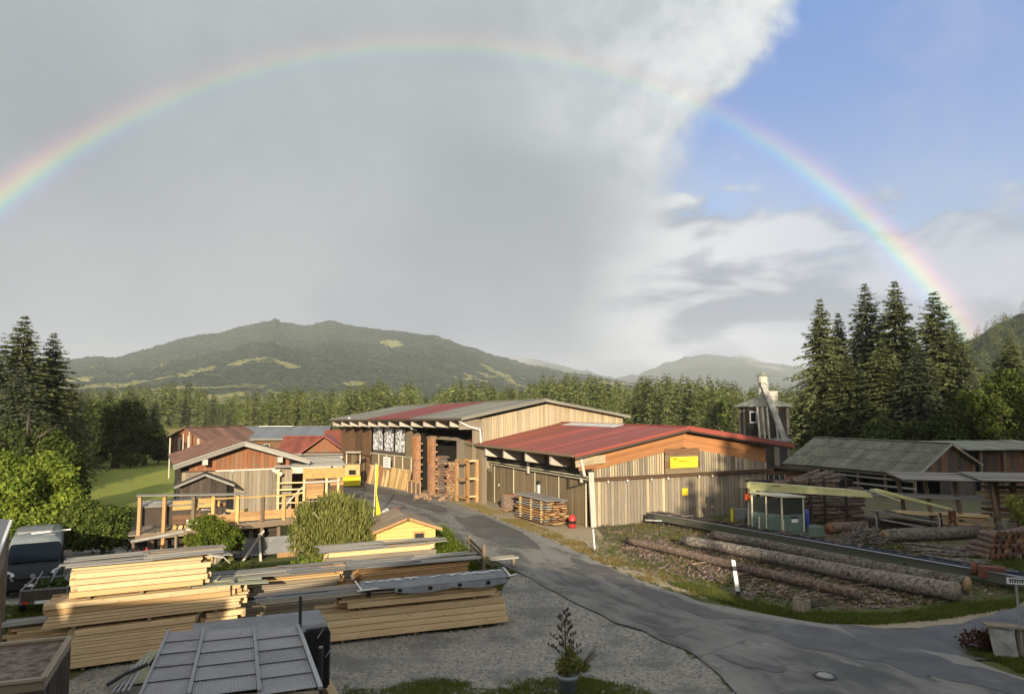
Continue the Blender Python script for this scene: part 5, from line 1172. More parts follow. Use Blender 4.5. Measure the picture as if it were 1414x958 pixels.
for c in cb[1:3]: piece('joint_strip', CP, 'grey_metal', fl.lerp(fr_, c) + Vector((0, 0, .06)), bl.lerp(br, c) + Vector((0, 0, .05)), .06, .02)
piece('edge_strip', CP, 'galvanised', fr_ + Vector((.02, 0, .06)), br + Vector((.02, 0, .05)), .07, .05); piece('edge_strip', CP, 'carport_sheet', fl + Vector((0, 0, .03)), bl + Vector((0, 0, .03)), .05, .05)
for i in range(6): piece('rafter', CP, 'grey_board', fl.lerp(bl, i / 5 * .96 + .02) - Vector((0, 0, .07)), fr_.lerp(br, i / 5 * .96 + .02) - Vector((0, 0, .07)), .08, .1)
piece('side_beam', CP, 'post_wood', fr_ - Vector((.08, 0, .17)), br - Vector((.08, 0, .17)), .1, .12); piece('side_beam', CP, 'post_wood', fl - Vector((-.08, 0, .17)), bl - Vector((-.08, 0, .17)), .1, .12)
for p in (br, bl, fr_, fl): piece('post', CP, 'post_wood', Vector((p.x * .96, p.y, -zc_)), Vector((p.x * .96, p.y, -.1)), .1, .1)
piece('pole', CP, 'dark_metal', br + Vector((.06, .04, -.3)), br + Vector((.04, .06, .62)), .05, .05)
pp = PD(442, 950, 16.2); t_ = thing('post', 'dark upright post standing just right of the carport edge', 'post', (pp.x, pp.y, 0)); piece('shaft', t_, 'dark_metal', (0, 0, 0), (0, 0, 1.75), .08, .08); MB().lathe([(0, .04), (.05, .03), (.055, 0)], 8).build('cap', 'grey_metal', t_, loc=(0, 0, 1.75))
# covered trailer
oT = PD(453, 870, 17.3); oT.z = 0; TR = thing('covered_trailer', 'black sided trailer with rounded grey tarpaulin top behind the carport', 'trailer', oT, R(24))
def rrect(x0, x1, z0, z1, r_, y, n=5):
    P = []
    for cx, cz, a0 in ((x1 - r_, z1 - r_, 0), (x0 + r_, z1 - r_, 90)): P += [(cx + r_ * math.cos(R(a0 + 90 * k / n)), y, cz + r_ * math.sin(R(a0 + 90 * k / n))) for k in range(n + 1)]
    return P + [(x0, y, z0), (x1, y, z0)]
b = MB(); pr = [(-2.9, y, z) for (x, y, z) in []]
prof = [(0, q[0], q[2]) for q in rrect(0, 1.5, .62, 1.93, .16, 0)]
MB().extrude(prof, (-2.9, 0, 0)).build('tarpaulin', 'tarp_grey', TR)
MB().extrude([(-2.9, y, z) for y, z in ((-.015, .5), (-.015, 1.80), (-.0, 1.82), (0, .5))], (2.92, 0, 0)).build('side_panel', 'black_plastic', TR)
MB().extrude([(.0, y, z) for y, z in ((0, .5), (0, 1.8), (1.5, 1.8), (1.5, .5))], (.02, 0, 0)).build('tailgate', 'black_plastic', TR)
for x, z0 in ((-.25, 1.65), (-.05, 1.2)): piece('strap', TR, 'galvanised', (x, -.03, z0), (x + .14, -.03, z0 + .2), .02, .02)
MB().tube([(.03, .02, .55), (.03, .02, 1.74), (-.02, .02, 1.85), (-.5, 0.0, 1.85)], .035, 6).build('edge_tube', 'dark_metal', TR)
piece('chassis', TR, 'dark_metal', (-2.9, .75, .5), (.1, .75, .5), .9, .1)
for y in (-.05, 1.55): MB().tube([(-1.6, y - .09, .33), (-1.6, y + .09, .33)], .33, 16).build('wheel', 'black_rubber', TR)
t_ = thing('timber_offcut', 'pale plank end lying by the post right of the carport', 'plank', G(447, 945), R(-65)); piece('plank', t_, 'pale_lumber', (-.1, 0, .12), (1.8, 0, .12), .22, .2)
# wooden bin at lower left
zq = 2.0; a, c = G(97, 879, zq), G(60, 936, zq); t_ = thing('plank_bin', 'dark wooden bin with raised rim full of dry leaves at lower left', 'bin', (a + c) / 2); oq = (a + c) / 2
dr = (c - a).normalized(); nl = Vector((dr.y, -dr.x, 0)); nl = nl if nl.x < 0 else -nl
A_, C_ = a - oq, c - oq; B_, D_ = A_ + nl * 3.2, C_ + nl * 3.2
MB().extrude([A_ - Vector((0, 0, .1)), C_ - Vector((0, 0, .1)), D_ - Vector((0, 0, .1)), B_ - Vector((0, 0, .1))], (0, 0, .02)).build('leaf_litter', 'chip_bark', t_)
for p, q in ((A_, C_), (C_, D_), (D_, B_), (B_, A_)): piece('rim', t_, 'grey_board', p + Vector((0, 0, .0)), q + Vector((0, 0, .0)), .12, .05); piece('rim_board', t_, 'grey_board', p - Vector((0, 0, .12)), q - Vector((0, 0, .12)), .04, .2)
boards(t_, A_, C_, -2.0, -.2, .17, 'dark_board', (-nl.x, -nl.y, 0)); boards(t_, C_, D_, -2.0, -.2, .2, 'dark_board', (dr.x, dr.y, 0))
MB().extrude([A_ * .98, C_ * .98, D_ * .98, B_ * .98], (0, 0, -1.9)).build('core', 'interior_dark', t_, loc=(0, 0, -.16))
for k in range(5): link('scrap', unit('silver_board', 'box'), t_, tuple(A_.lerp(D_, rnd.uniform(.2, .8)) + dr * rnd.uniform(-.3, .3) + Vector((0, 0, -.05))), (0, 0, rnd.uniform(0, 3)), (.12, .07, .03))
# tube frame and rag by the carport
t_ = thing('tube_frame', 'bundle of pale metal tubes with a dark cloth left of the carport', 'metal frame', G(172, 956), R(30))
for k in range(4): MB().tube([(-.3 + .12 * k, -.2, .1), (.2 + .1 * k, .5, .45 + .05 * k)], .03, 6).build('tube', 'galvanised', t_)
MB().tube([(-.4, 0, .25), (.0, .1, .42), (.5, .3, .5)], .05, 6).build('bar', 'dark_metal', t_)
b = MB(); b.poly([(-.2, .5, .02), (.9, .3, .05), (1.1, 1.1, .5), (.6, 1.3, .55), (.1, 1.0, .2)]); b.build('cloth', 'tarp_green', t_)
MB().extrude([(.55, .75, .35), (.8, .6, .15), (1.2, 1.1, .75), (.95, 1.1, .72)], (.02, .06, 0)).build('cloth_fold', 'interior_dark', t_)

# ------------------------------------------------------------------ van, garden trailer, edge roof
oV = PD(44, 820, 27.2); VN = thing('van', 'dark blue grey camper van facing us with a pale high roof', 'van', (oV.x, oV.y, 0), R(31)); VN.scale = (.90, .80, .82)
secs = [(0.02, .95, .30, .62), (.0, .99, .30, 1.00), (.07, 1.01, .28, 1.10), (.40, 1.02, .25, 1.25), (.76, 1.02, .25, 1.40), (1.10, 1.02, .25, 1.80), (1.42, 1.02, .25, 2.16), (1.62, 1.02, .25, 2.34), (2.1, 1.02, .25, 2.46), (5.6, 1.02, .25, 2.44), (5.85, 1.0, .3, 2.38), (5.9, .95, .4, 2.2)]
b = MB(); n_ = 14
for (y, hw, z0, z1) in secs:
    tum = lambda z: 1 - max(0, (z - 1.15)) * .055
    P = []
    for (fx, fz) in ((1, 0), (1, .35), (1, .62), (.985, .88), (.93, .965), (.80, 1.0), (.35, 1.012)):
        z = z0 + (z1 - z0) * fz; P.append((hw * fx * tum(z), z))
    ring = P + [(-x, z) for x, z in reversed(P)]
    b.v += [(x, y, z) for x, z in ring]
for i in range(len(secs) - 1):
    for k in range(n_): k2 = (k + 1) % n_; b.f.append((i * n_ + k, i * n_ + k2, (i + 1) * n_ + k2, (i + 1) * n_ + k)); b.mi.append(1 if (secs[i][0] >= 1.4 and 2 <= k <= 10) else 0)
b.f.append(tuple(range(n_))); b.mi.append(0); e = (len(secs) - 1) * n_; b.f.append(tuple(e + k for k in reversed(range(n_)))); b.mi.append(0)
b.build('body', ['van_paint', 'van_roof'], VN, True)
b = MB(); b.add([(-.88, .755, 1.43), (.88, .755, 1.43), (.95, .79, 1.48), (.87, 1.36, 2.12), (.80, 1.40, 2.16), (-.80, 1.40, 2.16), (-.87, 1.36, 2.12), (-.95, .79, 1.48)], [tuple(range(8))]); 
o = b.build('windscreen', 'glass_dark', VN, loc=(0, -.06, .04))
b = MB(); b.extrude([(-.9, -.04, .42), (.9, -.04, .42), (.95, -.03, .62), (.78, -.03, .78), (-.78, -.03, .78), (-.95, -.03, .62)], (0, .1, 0)); b.build('bumper', 'black_plastic', VN)
MB().extrude([(-.62, -.035, .86), (.62, -.035, .86), (.56, .02, 1.06), (-.56, .02, 1.06)], (0, .08, 0)).build('grille', 'black_plastic', VN)
MB().lathe([(0, 0), (.085, .0), (.10, -.015), (.0, -.02)], 14).build('emblem', 'galvanised', VN, loc=(0, -.05, .93), rot=(R(90), 0, 0))
for sx_ in (-1, 1):
    MB().extrude([(sx_ * .62, .0, 1.00), (sx_ * .90, .08, .96), (sx_ * .98, .36, 1.22), (sx_ * .90, .22, 1.20), (sx_ * .66, .06, 1.08)], (0, .05, .02)).build('headlight', 'headlight', VN, loc=(0, -.05, 0))
    MB().extrude([(sx_ * .60, -.03, .66), (sx_ * .72, -.03, .98), (sx_ * .80, -.03, .98), (sx_ * .70, -.03, .62)], (0, .05, 0)).build('trim', 'grey_metal', VN)
    mr = MB().box((sx_ * 1.24, 1.15, 1.58), (.22, .16, .38)).build('mirror', 'black_plastic', VN); piece('arm', mr, 'black_plastic', (sx_ * 1.0, 1.15, 1.5), (sx_ * 1.15, 1.15, 1.5), .08, .08)
    for y in (.95, 4.6):
        w_ = MB().tube([(sx_ * .80, y, .35), (sx_ * 1.03, y, .35)], .35, 18).build('wheel', 'black_rubber', VN); MB().tube([(sx_ * 1.0, y, .35), (sx_ * 1.04, y, .35)], .2, 12).build('rim', 'grey_metal', w_)
    MB().extrude([(sx_ * 1.0, 1.25, 1.45), (sx_ * 1.0, 2.2, 1.45), (sx_ * .955, 2.2, 2.0), (sx_ * .955, 1.75, 2.0)], (sx_ * .02, 0, 0)).build('side_window', 'glass_dark', VN)
MB().box((0, -.06, .55), (.52, .02, .12)).build('number_plate', 'sign_white', VN)
MB().box((.52, 2.3, 2.44), (.55, .7, .06)).build('roof_hatch', 'grey_metal', VN); MB().box((-.1, 3.6, 2.50), (1.3, 1.6, .08)).build('solar_panel', 'grey_metal', VN); piece('awning_rail', VN, 'white_paint', (-.2, 1.9, 2.56), (1.25, 2.1, 2.6), .05, .06)
piece('wiper', VN, 'black_plastic', (-.5, .95, 1.5), (.3, .95, 1.52), .02, .03); 
oG = G(60, 850); TG = thing('garden_trailer', 'small open trailer with bar sides filled with green cuttings', 'trailer', oG, R(22))
MB().box((0, .9, .5), (1.35, 2.0, .06)).build('floor', 'grey_board', TG)
for z in (.62, .9): piece('rail', TG, 'grey_metal', (-.68, -.1, z), (.68, -.1, z), .04, .04); piece('rail', TG, 'grey_metal', (-.68, 1.9, z), (.68, 1.9, z), .04, .04); piece('rail', TG, 'grey_metal', (-.68, -.1, z), (-.68, 1.9, z), .04, .04); piece('rail', TG, 'grey_metal', (.68, -.1, z), (.68, 1.9, z), .04, .04)
for x in (-.66, -.33, .33, .66): piece('post', TG, 'grey_metal', (x, -.1, .45), (x, -.1, .92), .05, .05)
MB().box((0, -.12, .70), (1.3, .03, .36)).build('tailboard', 'dark_board', TG); MB().box((.0, -.15, .50), (.5, .02, .1)).build('number_plate', 'sign_white', TG)
for sx_ in (-1, 1): MB().tube([(sx_ * .72, .9, .3), (sx_ * .86, .9, .3)], .3, 16).build('wheel', 'black_rubber', TG); MB().box((sx_ * .5, -.14, .50), (.16, .03, .08)).build('tail_light', 'red_plastic', TG)
for k in range(3): piece('hoop', TG, 'grey_metal', (-.4 + .4 * k, .2 + .5 * k, .9), (-.2 + .4 * k, .6 + .5 * k, 1.35), .03, .03)
cut = link('green_cuttings', leaf_cloud('cuttings', [(0, .9, .7, .6, .9, .32), (.2, .5, .78, .4, .4, .25)], 900, .16, 3, 'leaf_dark'), None, oG, (0, 0, R(22))); cut['kind'] = 'stuff'; tag(cut, 'heap of green garden cuttings lying in the trailer', 'cuttings')
ER = thing('canopy', 'grey slanting canopy with white edge trim at the left picture edge', 'canopy', PD(-40, 745, 21)); 
q0, q1 = PD(14, 720, 22), PD(-6, 772, 18.5); oE = ER.location
e0, e1 = Vector(q0) - oE, Vector(q1) - oE; lft = Vector((-2.6, -.6, .5))
MB().extrude([e0, e1, e1 + lft, e0 + lft], (0, 0, .05)).build('roof_sheet', 'slate_grey', ER); piece('edge_trim', ER, 'white_paint', e0 + Vector((.03, 0, .02)), e1 + Vector((.03, 0, .02)), .07, .09)
for k in range(6): piece('slat', ER, 'grey_board', e0 + Vector((-.1, 0, -.12 - .22 * k)), e1 + Vector((-.1, 0, -.12 - .22 * k)), .04, .17)
piece('post', ER, 'post_wood', e0 + Vector((-.1, 0, -3.5)), e0 + Vector((-.1, 0, -.1)), .12, .12); piece('post', ER, 'post_wood', e1 + Vector((-.1, 0, -3.2)), e1 + Vector((-.1, 0, -.1)), .12, .12)
WF = thing('board_fence', 'pale upright board fence panel beside the van', 'fence', PD(84, 780, 34), R(25)); WF.location.z = 0
for k in range(9): piece('board', WF, 'white_wood', (k * .105, 0, 0), (k * .105, 0, 1.35 - .05 * k + .03 * (k % 2)), .095, .03, (0, -1, 0))
piece('plinth', WF, 'concrete', (-.1, -.05, .12), (2.2, -.3, .12), .3, .25)

# ------------------------------------------------------------------ garden: swing, platform rack, yellow hut, hedges
SW = thing('swing_set', 'wooden swing frame with a pink red slide in the garden', 'swing', PD(214, 790, 29.3)); SW.location.z = 0; os_ = SW.location
tl, tr = PD(184, 748, 29.0) - os_, PD(243, 736, 29.8) - os_
MB().tube([tl - Vector((.1, 0, 0)), tr + Vector((.3, 0, 0.05))], .065, 8).build('top_beam', 'silver_board', SW)
for p, dx, dy in ((tl, -.25, .5), (tl, .3, -.4), (tr, .25, -.45), (tr, .15, .6)): MB().tube([p, Vector((p.x + dx, p.y + dy, 0))], .055, 7).build('leg', 'post_wood', SW)
b = MB()
P = [(0, 0, 1.25), (.25, -.1, 1.05), (.55, -.2, .70), (.85, -.3, .42), (1.15, -.4, .32)]
for (x, y, z), (x2, y2, z2) in zip(P[:-1], P[1:]): 
    b.quad((x, y, z), (x2, y2, z2), (x2 + .1, y2 + .42, z2), (x + .1, y + .42, z)); b.quad((x, y, z), (x2, y2, z2), (x2, y2, z2 + .12), (x, y, z + .12)); b.quad((x + .1, y + .42, z), (x2 + .1, y2 + .42, z2), (x2 + .1, y2 + .42, z2 + .12), (x + .1, y + .42, z + .12))
b.build('slide', 'pink_slide', SW, loc=(tl.x + .1, -.1, 0))
for x in (.35, .6): MB().tube([tl.lerp(tr, x), tl.lerp(tr, x) - Vector((0, 0, 1.2))], .012, 5).build('rope', 'dark_metal', SW)
piece('seat', SW, 'dark_board', tl.lerp(tr, .33) - Vector((0, 0, 1.2)), tl.lerp(tr, .62) - Vector((0, 0, 1.2)), .2, .03)
# raised timber rack
PR = thing('storage_rack', 'raised timber storage rack with yellow posts and boards before the barn', 'rack', PD(185, 775, 31.6)); PR.location.z = 0; op = PR.location
pL, pR = Vector((0, 0, 0)), PD(412, 740, 34.8) - op; pR.z = 0; dp = pR.normalized(); np_ = Vector((-dp.y, dp.x, 0)); LP = pR.length
fz = 1.45
piece('floor_beam', PR, 'post_wood', Vector((0, 0, fz - .1)), dp * LP + Vector((0, 0, fz + .15)), .2, .22)
for k in range(13): piece('floor_board', PR, 'grey_board', dp * (LP * k / 13) + Vector((0, 0, fz + .02 + .25 * k / 13)), dp * (LP * k / 13) + np_ * 2.6 + Vector((0, 0, fz + .02 + .25 * k / 13)), LP / 13 - .02, .05)
roofz = 3.02
for k, f in enumerate((0.02, .16, .33, .45, .60, .76, .90, .985)):
    mt = ('end_grain_board', 'orange_lumber', 'post_wood', 'yellow_board', 'yellow_board', 'post_wood', 'yellow_board', 'yellow_board')[k]; top = (roofz + .15) if k < 2 else (roofz if k < 5 else 2.85)
    piece('post', PR, mt, dp * (LP * f) + Vector((0, 0, -.2 if k % 2 else fz)), dp * (LP * f) + Vector((0, 0, top)), .14, .13)
piece('rail', PR, 'silver_board', dp * (LP * .0) + Vector((0, -.02, roofz + .16)), dp * (LP * .66) + Vector((0, -.02, roofz - .02)), .5, .05)
piece('rail', PR, 'yellow_board', dp * (LP * .44) + Vector((0, 0, 2.85)), dp * LP + Vector((0, 0, 2.85)), .12, .06)
for f0, f1, z, mt in ((.60, .76, 1.95, 'orange_lumber'), (.76, .985, 1.97, 'orange_lumber'), (.33, .5, 2.65, 'yellow_board'), (.2, .33, 2.6, 'yellow_board'), (.2, .42, 2.0, 'brown_board'), (.46, .6, 1.9, 'orange_lumber')):
    hboards(PR, dp * (LP * f0 + .06), dp * (LP * f1 - .06), z - .2, z + .22, .2, [mt], -np_, off=-.3 if mt == 'yellow_board' else -.05)
for k in range(7): f = .22 + .035 * k; piece('stored_board', PR, rnd.choice(['yellow_board', 'pale_lumber', 'orange_lumber']), dp * (LP * f) + np_ * .35 + Vector((0, 0, fz + .05)), dp * (LP * (f + .02)) + np_ * .5 + Vector((0, 0, fz + rnd.uniform(.5, .85))), .16, .04, -np_)
for k in range(3): piece('brace', PR, 'yellow_board', dp * (LP * (.42 + .04 * k)) + np_ * .1 + Vector((0, 0, fz + .75 - .1 * k)), dp * (LP * (.55 + .01 * k)) + np_ * .1 + Vector((0, 0, fz + .5 - .15 * k)), .1, .06)
hboards(PR, dp * .1 + np_ * .7, dp * (LP * .9) + np_ * .7, -.1, fz - .15, .22, ['dark_board', 'brown_board', 'grey_board'], -np_)
for f in (.1, .3, .5, .7, .88): piece('post', PR, 'post_wood', dp * (LP * f) + np_ * .4, dp * (LP * f) + np_ * .4 + Vector((0, 0, fz)), .16, .16)
for k in range(26): f = rnd.uniform(.35, .97); piece('stored_beam', PR, rnd.choice(['grey_board', 'silver_board', 'brown_board', 'post_wood']), dp * (LP * f) + np_ * rnd.uniform(.2, .8) + Vector((0, 0, rnd.uniform(.05, .5))), dp * (LP * min(.99, f + .2)) + np_ * rnd.uniform(.2, .8) + Vector((0, 0, rnd.uniform(.05, .6))), .14, .12)
for k in range(24):
    f = rnd.uniform(.2, .95); z = fz + .1 + rnd.uniform(0, .9) * (1 if f < .62 else .35); L = rnd.uniform(.25, .9)
    piece('stored_board', PR, rnd.choice(['yellow_board', 'pale_lumber', 'silver_board', 'brown_board', 'orange_lumber', 'white_wood']), dp * (LP * f) + np_ * rnd.uniform(.5, 1.4) + Vector((0, 0, z)), dp * (LP * f + L) + np_ * rnd.uniform(.5, 1.4) + Vector((0, 0, z + rnd.uniform(-.2, .35))), .12, .05, -np_)
MB().box((0, 0, 0), (2.8, .06, .8)).build('tarp_panel', 'tarp_grey', PR, loc=tuple(dp * (LP * .84) + np_ * .05 + Vector((0, 0, .55))), rot=(0, 0, math.atan2(dp.y, dp.x)))
hboards(PR, dp * (LP * .86), dp * (LP * .985), -.25, .2, .2, ['orange_lumber'], -np_, off=.1)
piece('prop', PR, 'white_wood', dp * (LP * .66) + Vector((0, -.4, .0)), dp * (LP * .78) + Vector((0, -.2, 1.3)), .08, .08); piece('prop', PR, 'white_wood', dp * (LP * .78) + Vector((0, -.5, -.1)), dp * (LP * .745) + Vector((0, -.1, 1.15)), .09, .09)
t_ = thing('dark_crate', 'large dark board box on the left end of the storage rack', 'crate', at(op, 0, 0), math.atan2(dp.y, dp.x)); MB().box((1.2, .7, 2.2), (1.9, .8, .8)).build('side', 'dark_board', t_); roof_panels(t_, 'lid_board', (.1, .2, 2.62), (2.7, .2, 2.62), (.1, 1.4, 2.75), (2.7, 1.4, 2.75), .4, 'silver_board', .04)
for k in range(4): piece('crate_slat', t_, 'white_wood', (2.0, -.05, fz + .12 + k * .13), (3.0, -.05, fz + .14 + k * .13), .03, .09)
# yellow hut
oY = PD(520, 790, 30.5); oY.z = 0; YH = thing('garden_hut', 'small yellow wooden garden hut with light brown felt roof', 'hut', oY, R(20))
hw = 2.45; MB().box((hw / 2, 1.1, .95), (hw - .04, 2.2, 1.9)).extrude([(.02, .02, 1.88), (hw - .02, .02, 1.88), (hw / 2, .02, 2.3)], (0, 2.15, 0)).build('wall', 'hut_yellow', YH)
hboards(YH, (0, 0), (hw, 0), 0, 1.9, .16, 'hut_yellow', (0, -1, 0), off=.015); hboards(YH, (0, 2.2), (0, 0), 0, 1.9, .16, 'hut_yellow', (-1, 0, 0), off=.015)
MB().extrude([(.1, -.02, 1.92), (hw - .1, -.02, 1.92), (hw / 2, -.02, 2.26)], (0, .05, 0)).build('gable', 'hut_yellow', YH)
for x in (.02, hw - .02): piece('corner_trim', YH, 'hut_yellow', (x, -.05, 0), (x, -.05, 1.92), .09, .05, (0, -1, 0))
for x0 in (-.25, hw + .25):
    for k in range(3): y0 = -.35 + k * .97; piece('roof_panel', YH, 'felt_brown', (x0, y0 + .485, 1.86 + .004 * k), (hw / 2, y0 + .485, 2.38 + .004 * k), .98, .04)
    piece('bargeboard', YH, 'orange_lumber', (x0, -.37, 1.82), (hw / 2, -.37, 2.34), .03, .10)
MB().lathe([(0, 0), (.05, .01), (.06, .1), (0, .12)], 8).build('finial', 'post_wood', YH, loc=(hw / 2, -.4, 2.27))
wf = MB().box((0, 0, 0), (.5, .06, .75)).build('window', 'orange_lumber', YH, loc=(1.78, -.04, 1.35)); MB().box((0, 0, 0), (.38, .04, .62)).build('pane', 'cab_glass', wf, loc=(0, -.03, 0))
for (p, sx_, sy_, hz, lab, sd) in ((PD(622, 785, 31.2), .78, .95, 1.38, 'clipped round topped hedge nearer the stacked boards', 3), (PD(606, 755, 35.5), .72, .8, 1.3, 'smaller clipped hedge behind the yellow hut', 4)):
    hd = thing('hedge', lab, 'hedge', (p.x, p.y, 0), R(20), 'clipped hedges by the road'); 
    link('foliage', leaf_cloud('hedge_leaves', [(0, 0, hz * .5, sx_, sy_, hz * .52), (0, .3, hz * .4, sx_ * .95, sy_ * .8, hz * .5), (.1, -.35, hz * .42, sx_ * .9, sy_ * .7, hz * .5), (-.2, 0, hz * .3, sx_, sy_, hz * .4)], 9000, .075, sd, 'leaf_hedge', shell=.9), hd); link('stem', trunk_mesh('stem', hz * .8, .05, 'bark_trunk', 6), hd)
p0, p1 = G(668, 790), G(648, 772); FN = thing('fence', 'low dark slat fence with a post beside the hedge', 'fence', p0, math.atan2(p1.y - p0.y, p1.x - p0.x)); lf_ = (p1 - p0).length
for k in range(4): piece('slat', FN, 'dark_board', (0, 0, .2 + k * .2), (lf_, 0, .25 + k * .22), .03, .13)
piece('post', FN, 'post_wood', (0, 0, -.1), (0, 0, 1.15), .12, .12); piece('post', FN, 'post_wood', (lf_, 0, -.1), (lf_, 0, 1.1), .1, .1)
BN2 = thing('plank_bench', 'grey plank bench on short posts beside the low fence', 'bench', G(676, 786), R(15))
piece('seat', BN2, 'silver_board', (0, 0, .42), (1.3, .2, .42), .3, .06); piece('seat', BN2, 'grey_board', (.1, .35, .43), (1.2, .5, .43), .2, .06)
for x in (.15, 1.1): piece('leg', BN2, 'post_wood', (x, .1, 0), (x, .1, .4), .1, .1)
# yellow banner
p = G(523, 722); YB = thing('banner', 'tall narrow yellow fabric banner hanging from a pole by the road', 'banner', (p.x, p.y, 0))
MB().tube([(-.32, 0, 0), (-.22, 0, 3.6)], .03, 6).build('pole', 'cream_metal', YB)
b = MB(); n = 14
for i in range(n + 1):
    t = i / n; z = 3.5 - 3.35 * t; w = .16 + .62 * max(0, t - .5) ** 1.3 + .05 * math.sin(t * 9); x0 = -.30 - .02 * math.sin(t * 5)
    for k in range(7): q = k / 6; b.v.append((x0 + w * q + .25 * max(0, t - .5) * q, .09 * math.sin(q * 9 + t * 2) * (.4 + t), z + .06 * math.sin(q * 6) * (t > .9)))
for i in range(n):
    for k in range(6): b.f.append((i * 7 + k, i * 7 + k + 1, (i + 1) * 7 + k + 1, (i + 1) * 7 + k)); b.mi.append(0)
b.build('cloth', 'yellow_paint', YB, True).scale = (.72, .8, 1)
p = G(542, 722); t_ = thing('flower_tub', 'small tub with red and white flowers near the hut roof', 'flower tub', (p.x, p.y, 0)); MB().lathe([(.0, .0), (.3, .0), (.38, .5), (.34, .5)], 12).build('tub', 'concrete', t_)
link('flowers', leaf_cloud('flowers', [(.1, 0, .7, .35, .3, .22)], 120, .12, 3, 'red_plastic'), t_); link('flowers', leaf_cloud('flowers', [(-.4, 0, .65, .35, .3, .2)], 110, .12, 4, 'white_paint'), t_)
# yellow loader bucket and odd boards down the road
p = G(486, 672); LB = thing('loader', 'small loader with bright yellow bucket at the far end of the road', 'loader', (p.x, p.y, 0), R(10))
MB().extrude([(-.75, -.6, .15), (-.75, .0, .1), (-.75, .15, .95), (-.75, -.75, .9)], (1.5, 0, 0)).build('bucket', 'yellow_paint', LB); MB().box((0, 1.2, 1.2), (1.3, 1.8, 1.4)).build('body', 'end_grain_board', LB); MB().box((0, .26, 1.25), (.6, .06, .4)).build('grille', 'interior_dark', LB)
for x in (-.65, .65):
    for y in (.6, 1.9): MB().tube([(x - .12, y, .4), (x + .12, y, .4)], .4, 12).build('wheel', 'black_rubber', LB)
for x in (-.6, .6): piece('roll_bar', LB, 'cream_metal', (x, 1.9, 1.8), (x, 1.9, 2.9), .07, .07)
MB().box((0, 1.6, 2.95), (1.35, 1.3, .06)).build('roof', 'white_wood', LB)

# ------------------------------------------------------------------ by the sawmill wall
p = w1(-1.3, 8.0, 0); PB = thing('firewood_bale', 'round brown bale of packed firewood on a pallet by the sawmill doors', 'firewood', p, R(27))
for k in range(5): piece('pallet_board', PB, 'end_grain_board', (-.6, -.55 + k * .275, .13), (.6, -.55 + k * .275, .13), .2, .03)
for k in range(3): piece('pallet_block', PB, 'post_wood', (-.5 + .5 * k, -.6, .06), (-.5 + .5 * k, .6, .06), .1, .1)
MB().lathe([(.0, .15), (.56, .15), (.58, .5), (.56, 1.05), (.5, 1.1), (0, 1.1)], 20).build('bale', 'slab_bark', PB, True)
r = random.Random(2)
for k in range(22): a = 2 * math.pi * k / 22; piece('split_log', PB, ('bark_red', 'cut_end'), (.55 * math.cos(a), .55 * math.sin(a), .18), (.54 * math.cos(a), .54 * math.sin(a), 1.05 + r.uniform(-.05, .06)), .17, .1, (math.cos(a), math.sin(a), 0))
p = w1(-2.25, 1.4, 0); PL = thing('plank_pile', 'pile of rough edged planks with stickers by the sawmill corner', 'planks', p, R(27))
for k in range(9):
    for j in range(4):
        z = .12 + k * .145; piece('plank', PL, r.choice(['orange_lumber', 'end_grain_board', 'silver_board', 'slab_bark']), (.12 + j * .36 + r.uniform(-.05, .05), r.uniform(-.5, .2), z), (.12 + j * .36 + r.uniform(-.05, .05), 3.6 + r.uniform(-.3, .4), z + .02), .34, .06)
    for y in (.5, 1.8, 3.2): piece('sticker', PL, 'pale_lumber', (-.1, y, .19 + k * .145), (1.5, y, .19 + k * .145), .06, .05)
for k in range(3): piece('cover_board', PL, 'silver_board', (.1 + .5 * k, -.3, 1.46), (.1 + .5 * k, 3.9, 1.5), .5, .03)
p = w1(-1.1, .3, 0); CN = thing('canister', 'red canister with dark band at the foot of the plank pile', 'canister', p); CN.scale = (.85, .85, .85); MB().lathe([(0, 0), (.24, 0), (.25, .25)], 14).build('base', 'red_plastic', CN, True); MB().lathe([(.255, .25), (.255, .46)], 14).build('band', 'interior_dark', CN, True); MB().lathe([(.25, .46), (.24, .72), (.10, .82), (.08, .9), (0, .9)], 14).build('top', 'red_plastic', CN, True)
p = G(821, 764); t_ = thing('marker_post', 'thin white marker post at the road edge by the sawmill corner', 'marker post', p); piece('shaft', t_, 'white_paint', (.02, 0, 0), (-.06, 0, 1.15), .1, .06); piece('foot', t_, 'dark_metal', (.02, -.0, 0), (.0, 0, .22), .11, .07)
t_ = thing('skid_pipes', 'dark pipes and planks lying at the foot of the sawmill front', 'pipes', w1(3.6, -.7, 0), R(27)); MB().box((.5, .2, .3), (.9, .4, .4)).build('box', 'dark_metal', t_)
for k in range(5): piece('pipe', t_, r.choice(['grey_metal', 'silver_board', 'dark_metal']), (-.2 + .1 * k, .0 - .1 * k, .25), (2.2 + .3 * k, -1.2 - .22 * k, .08), .08, .08)

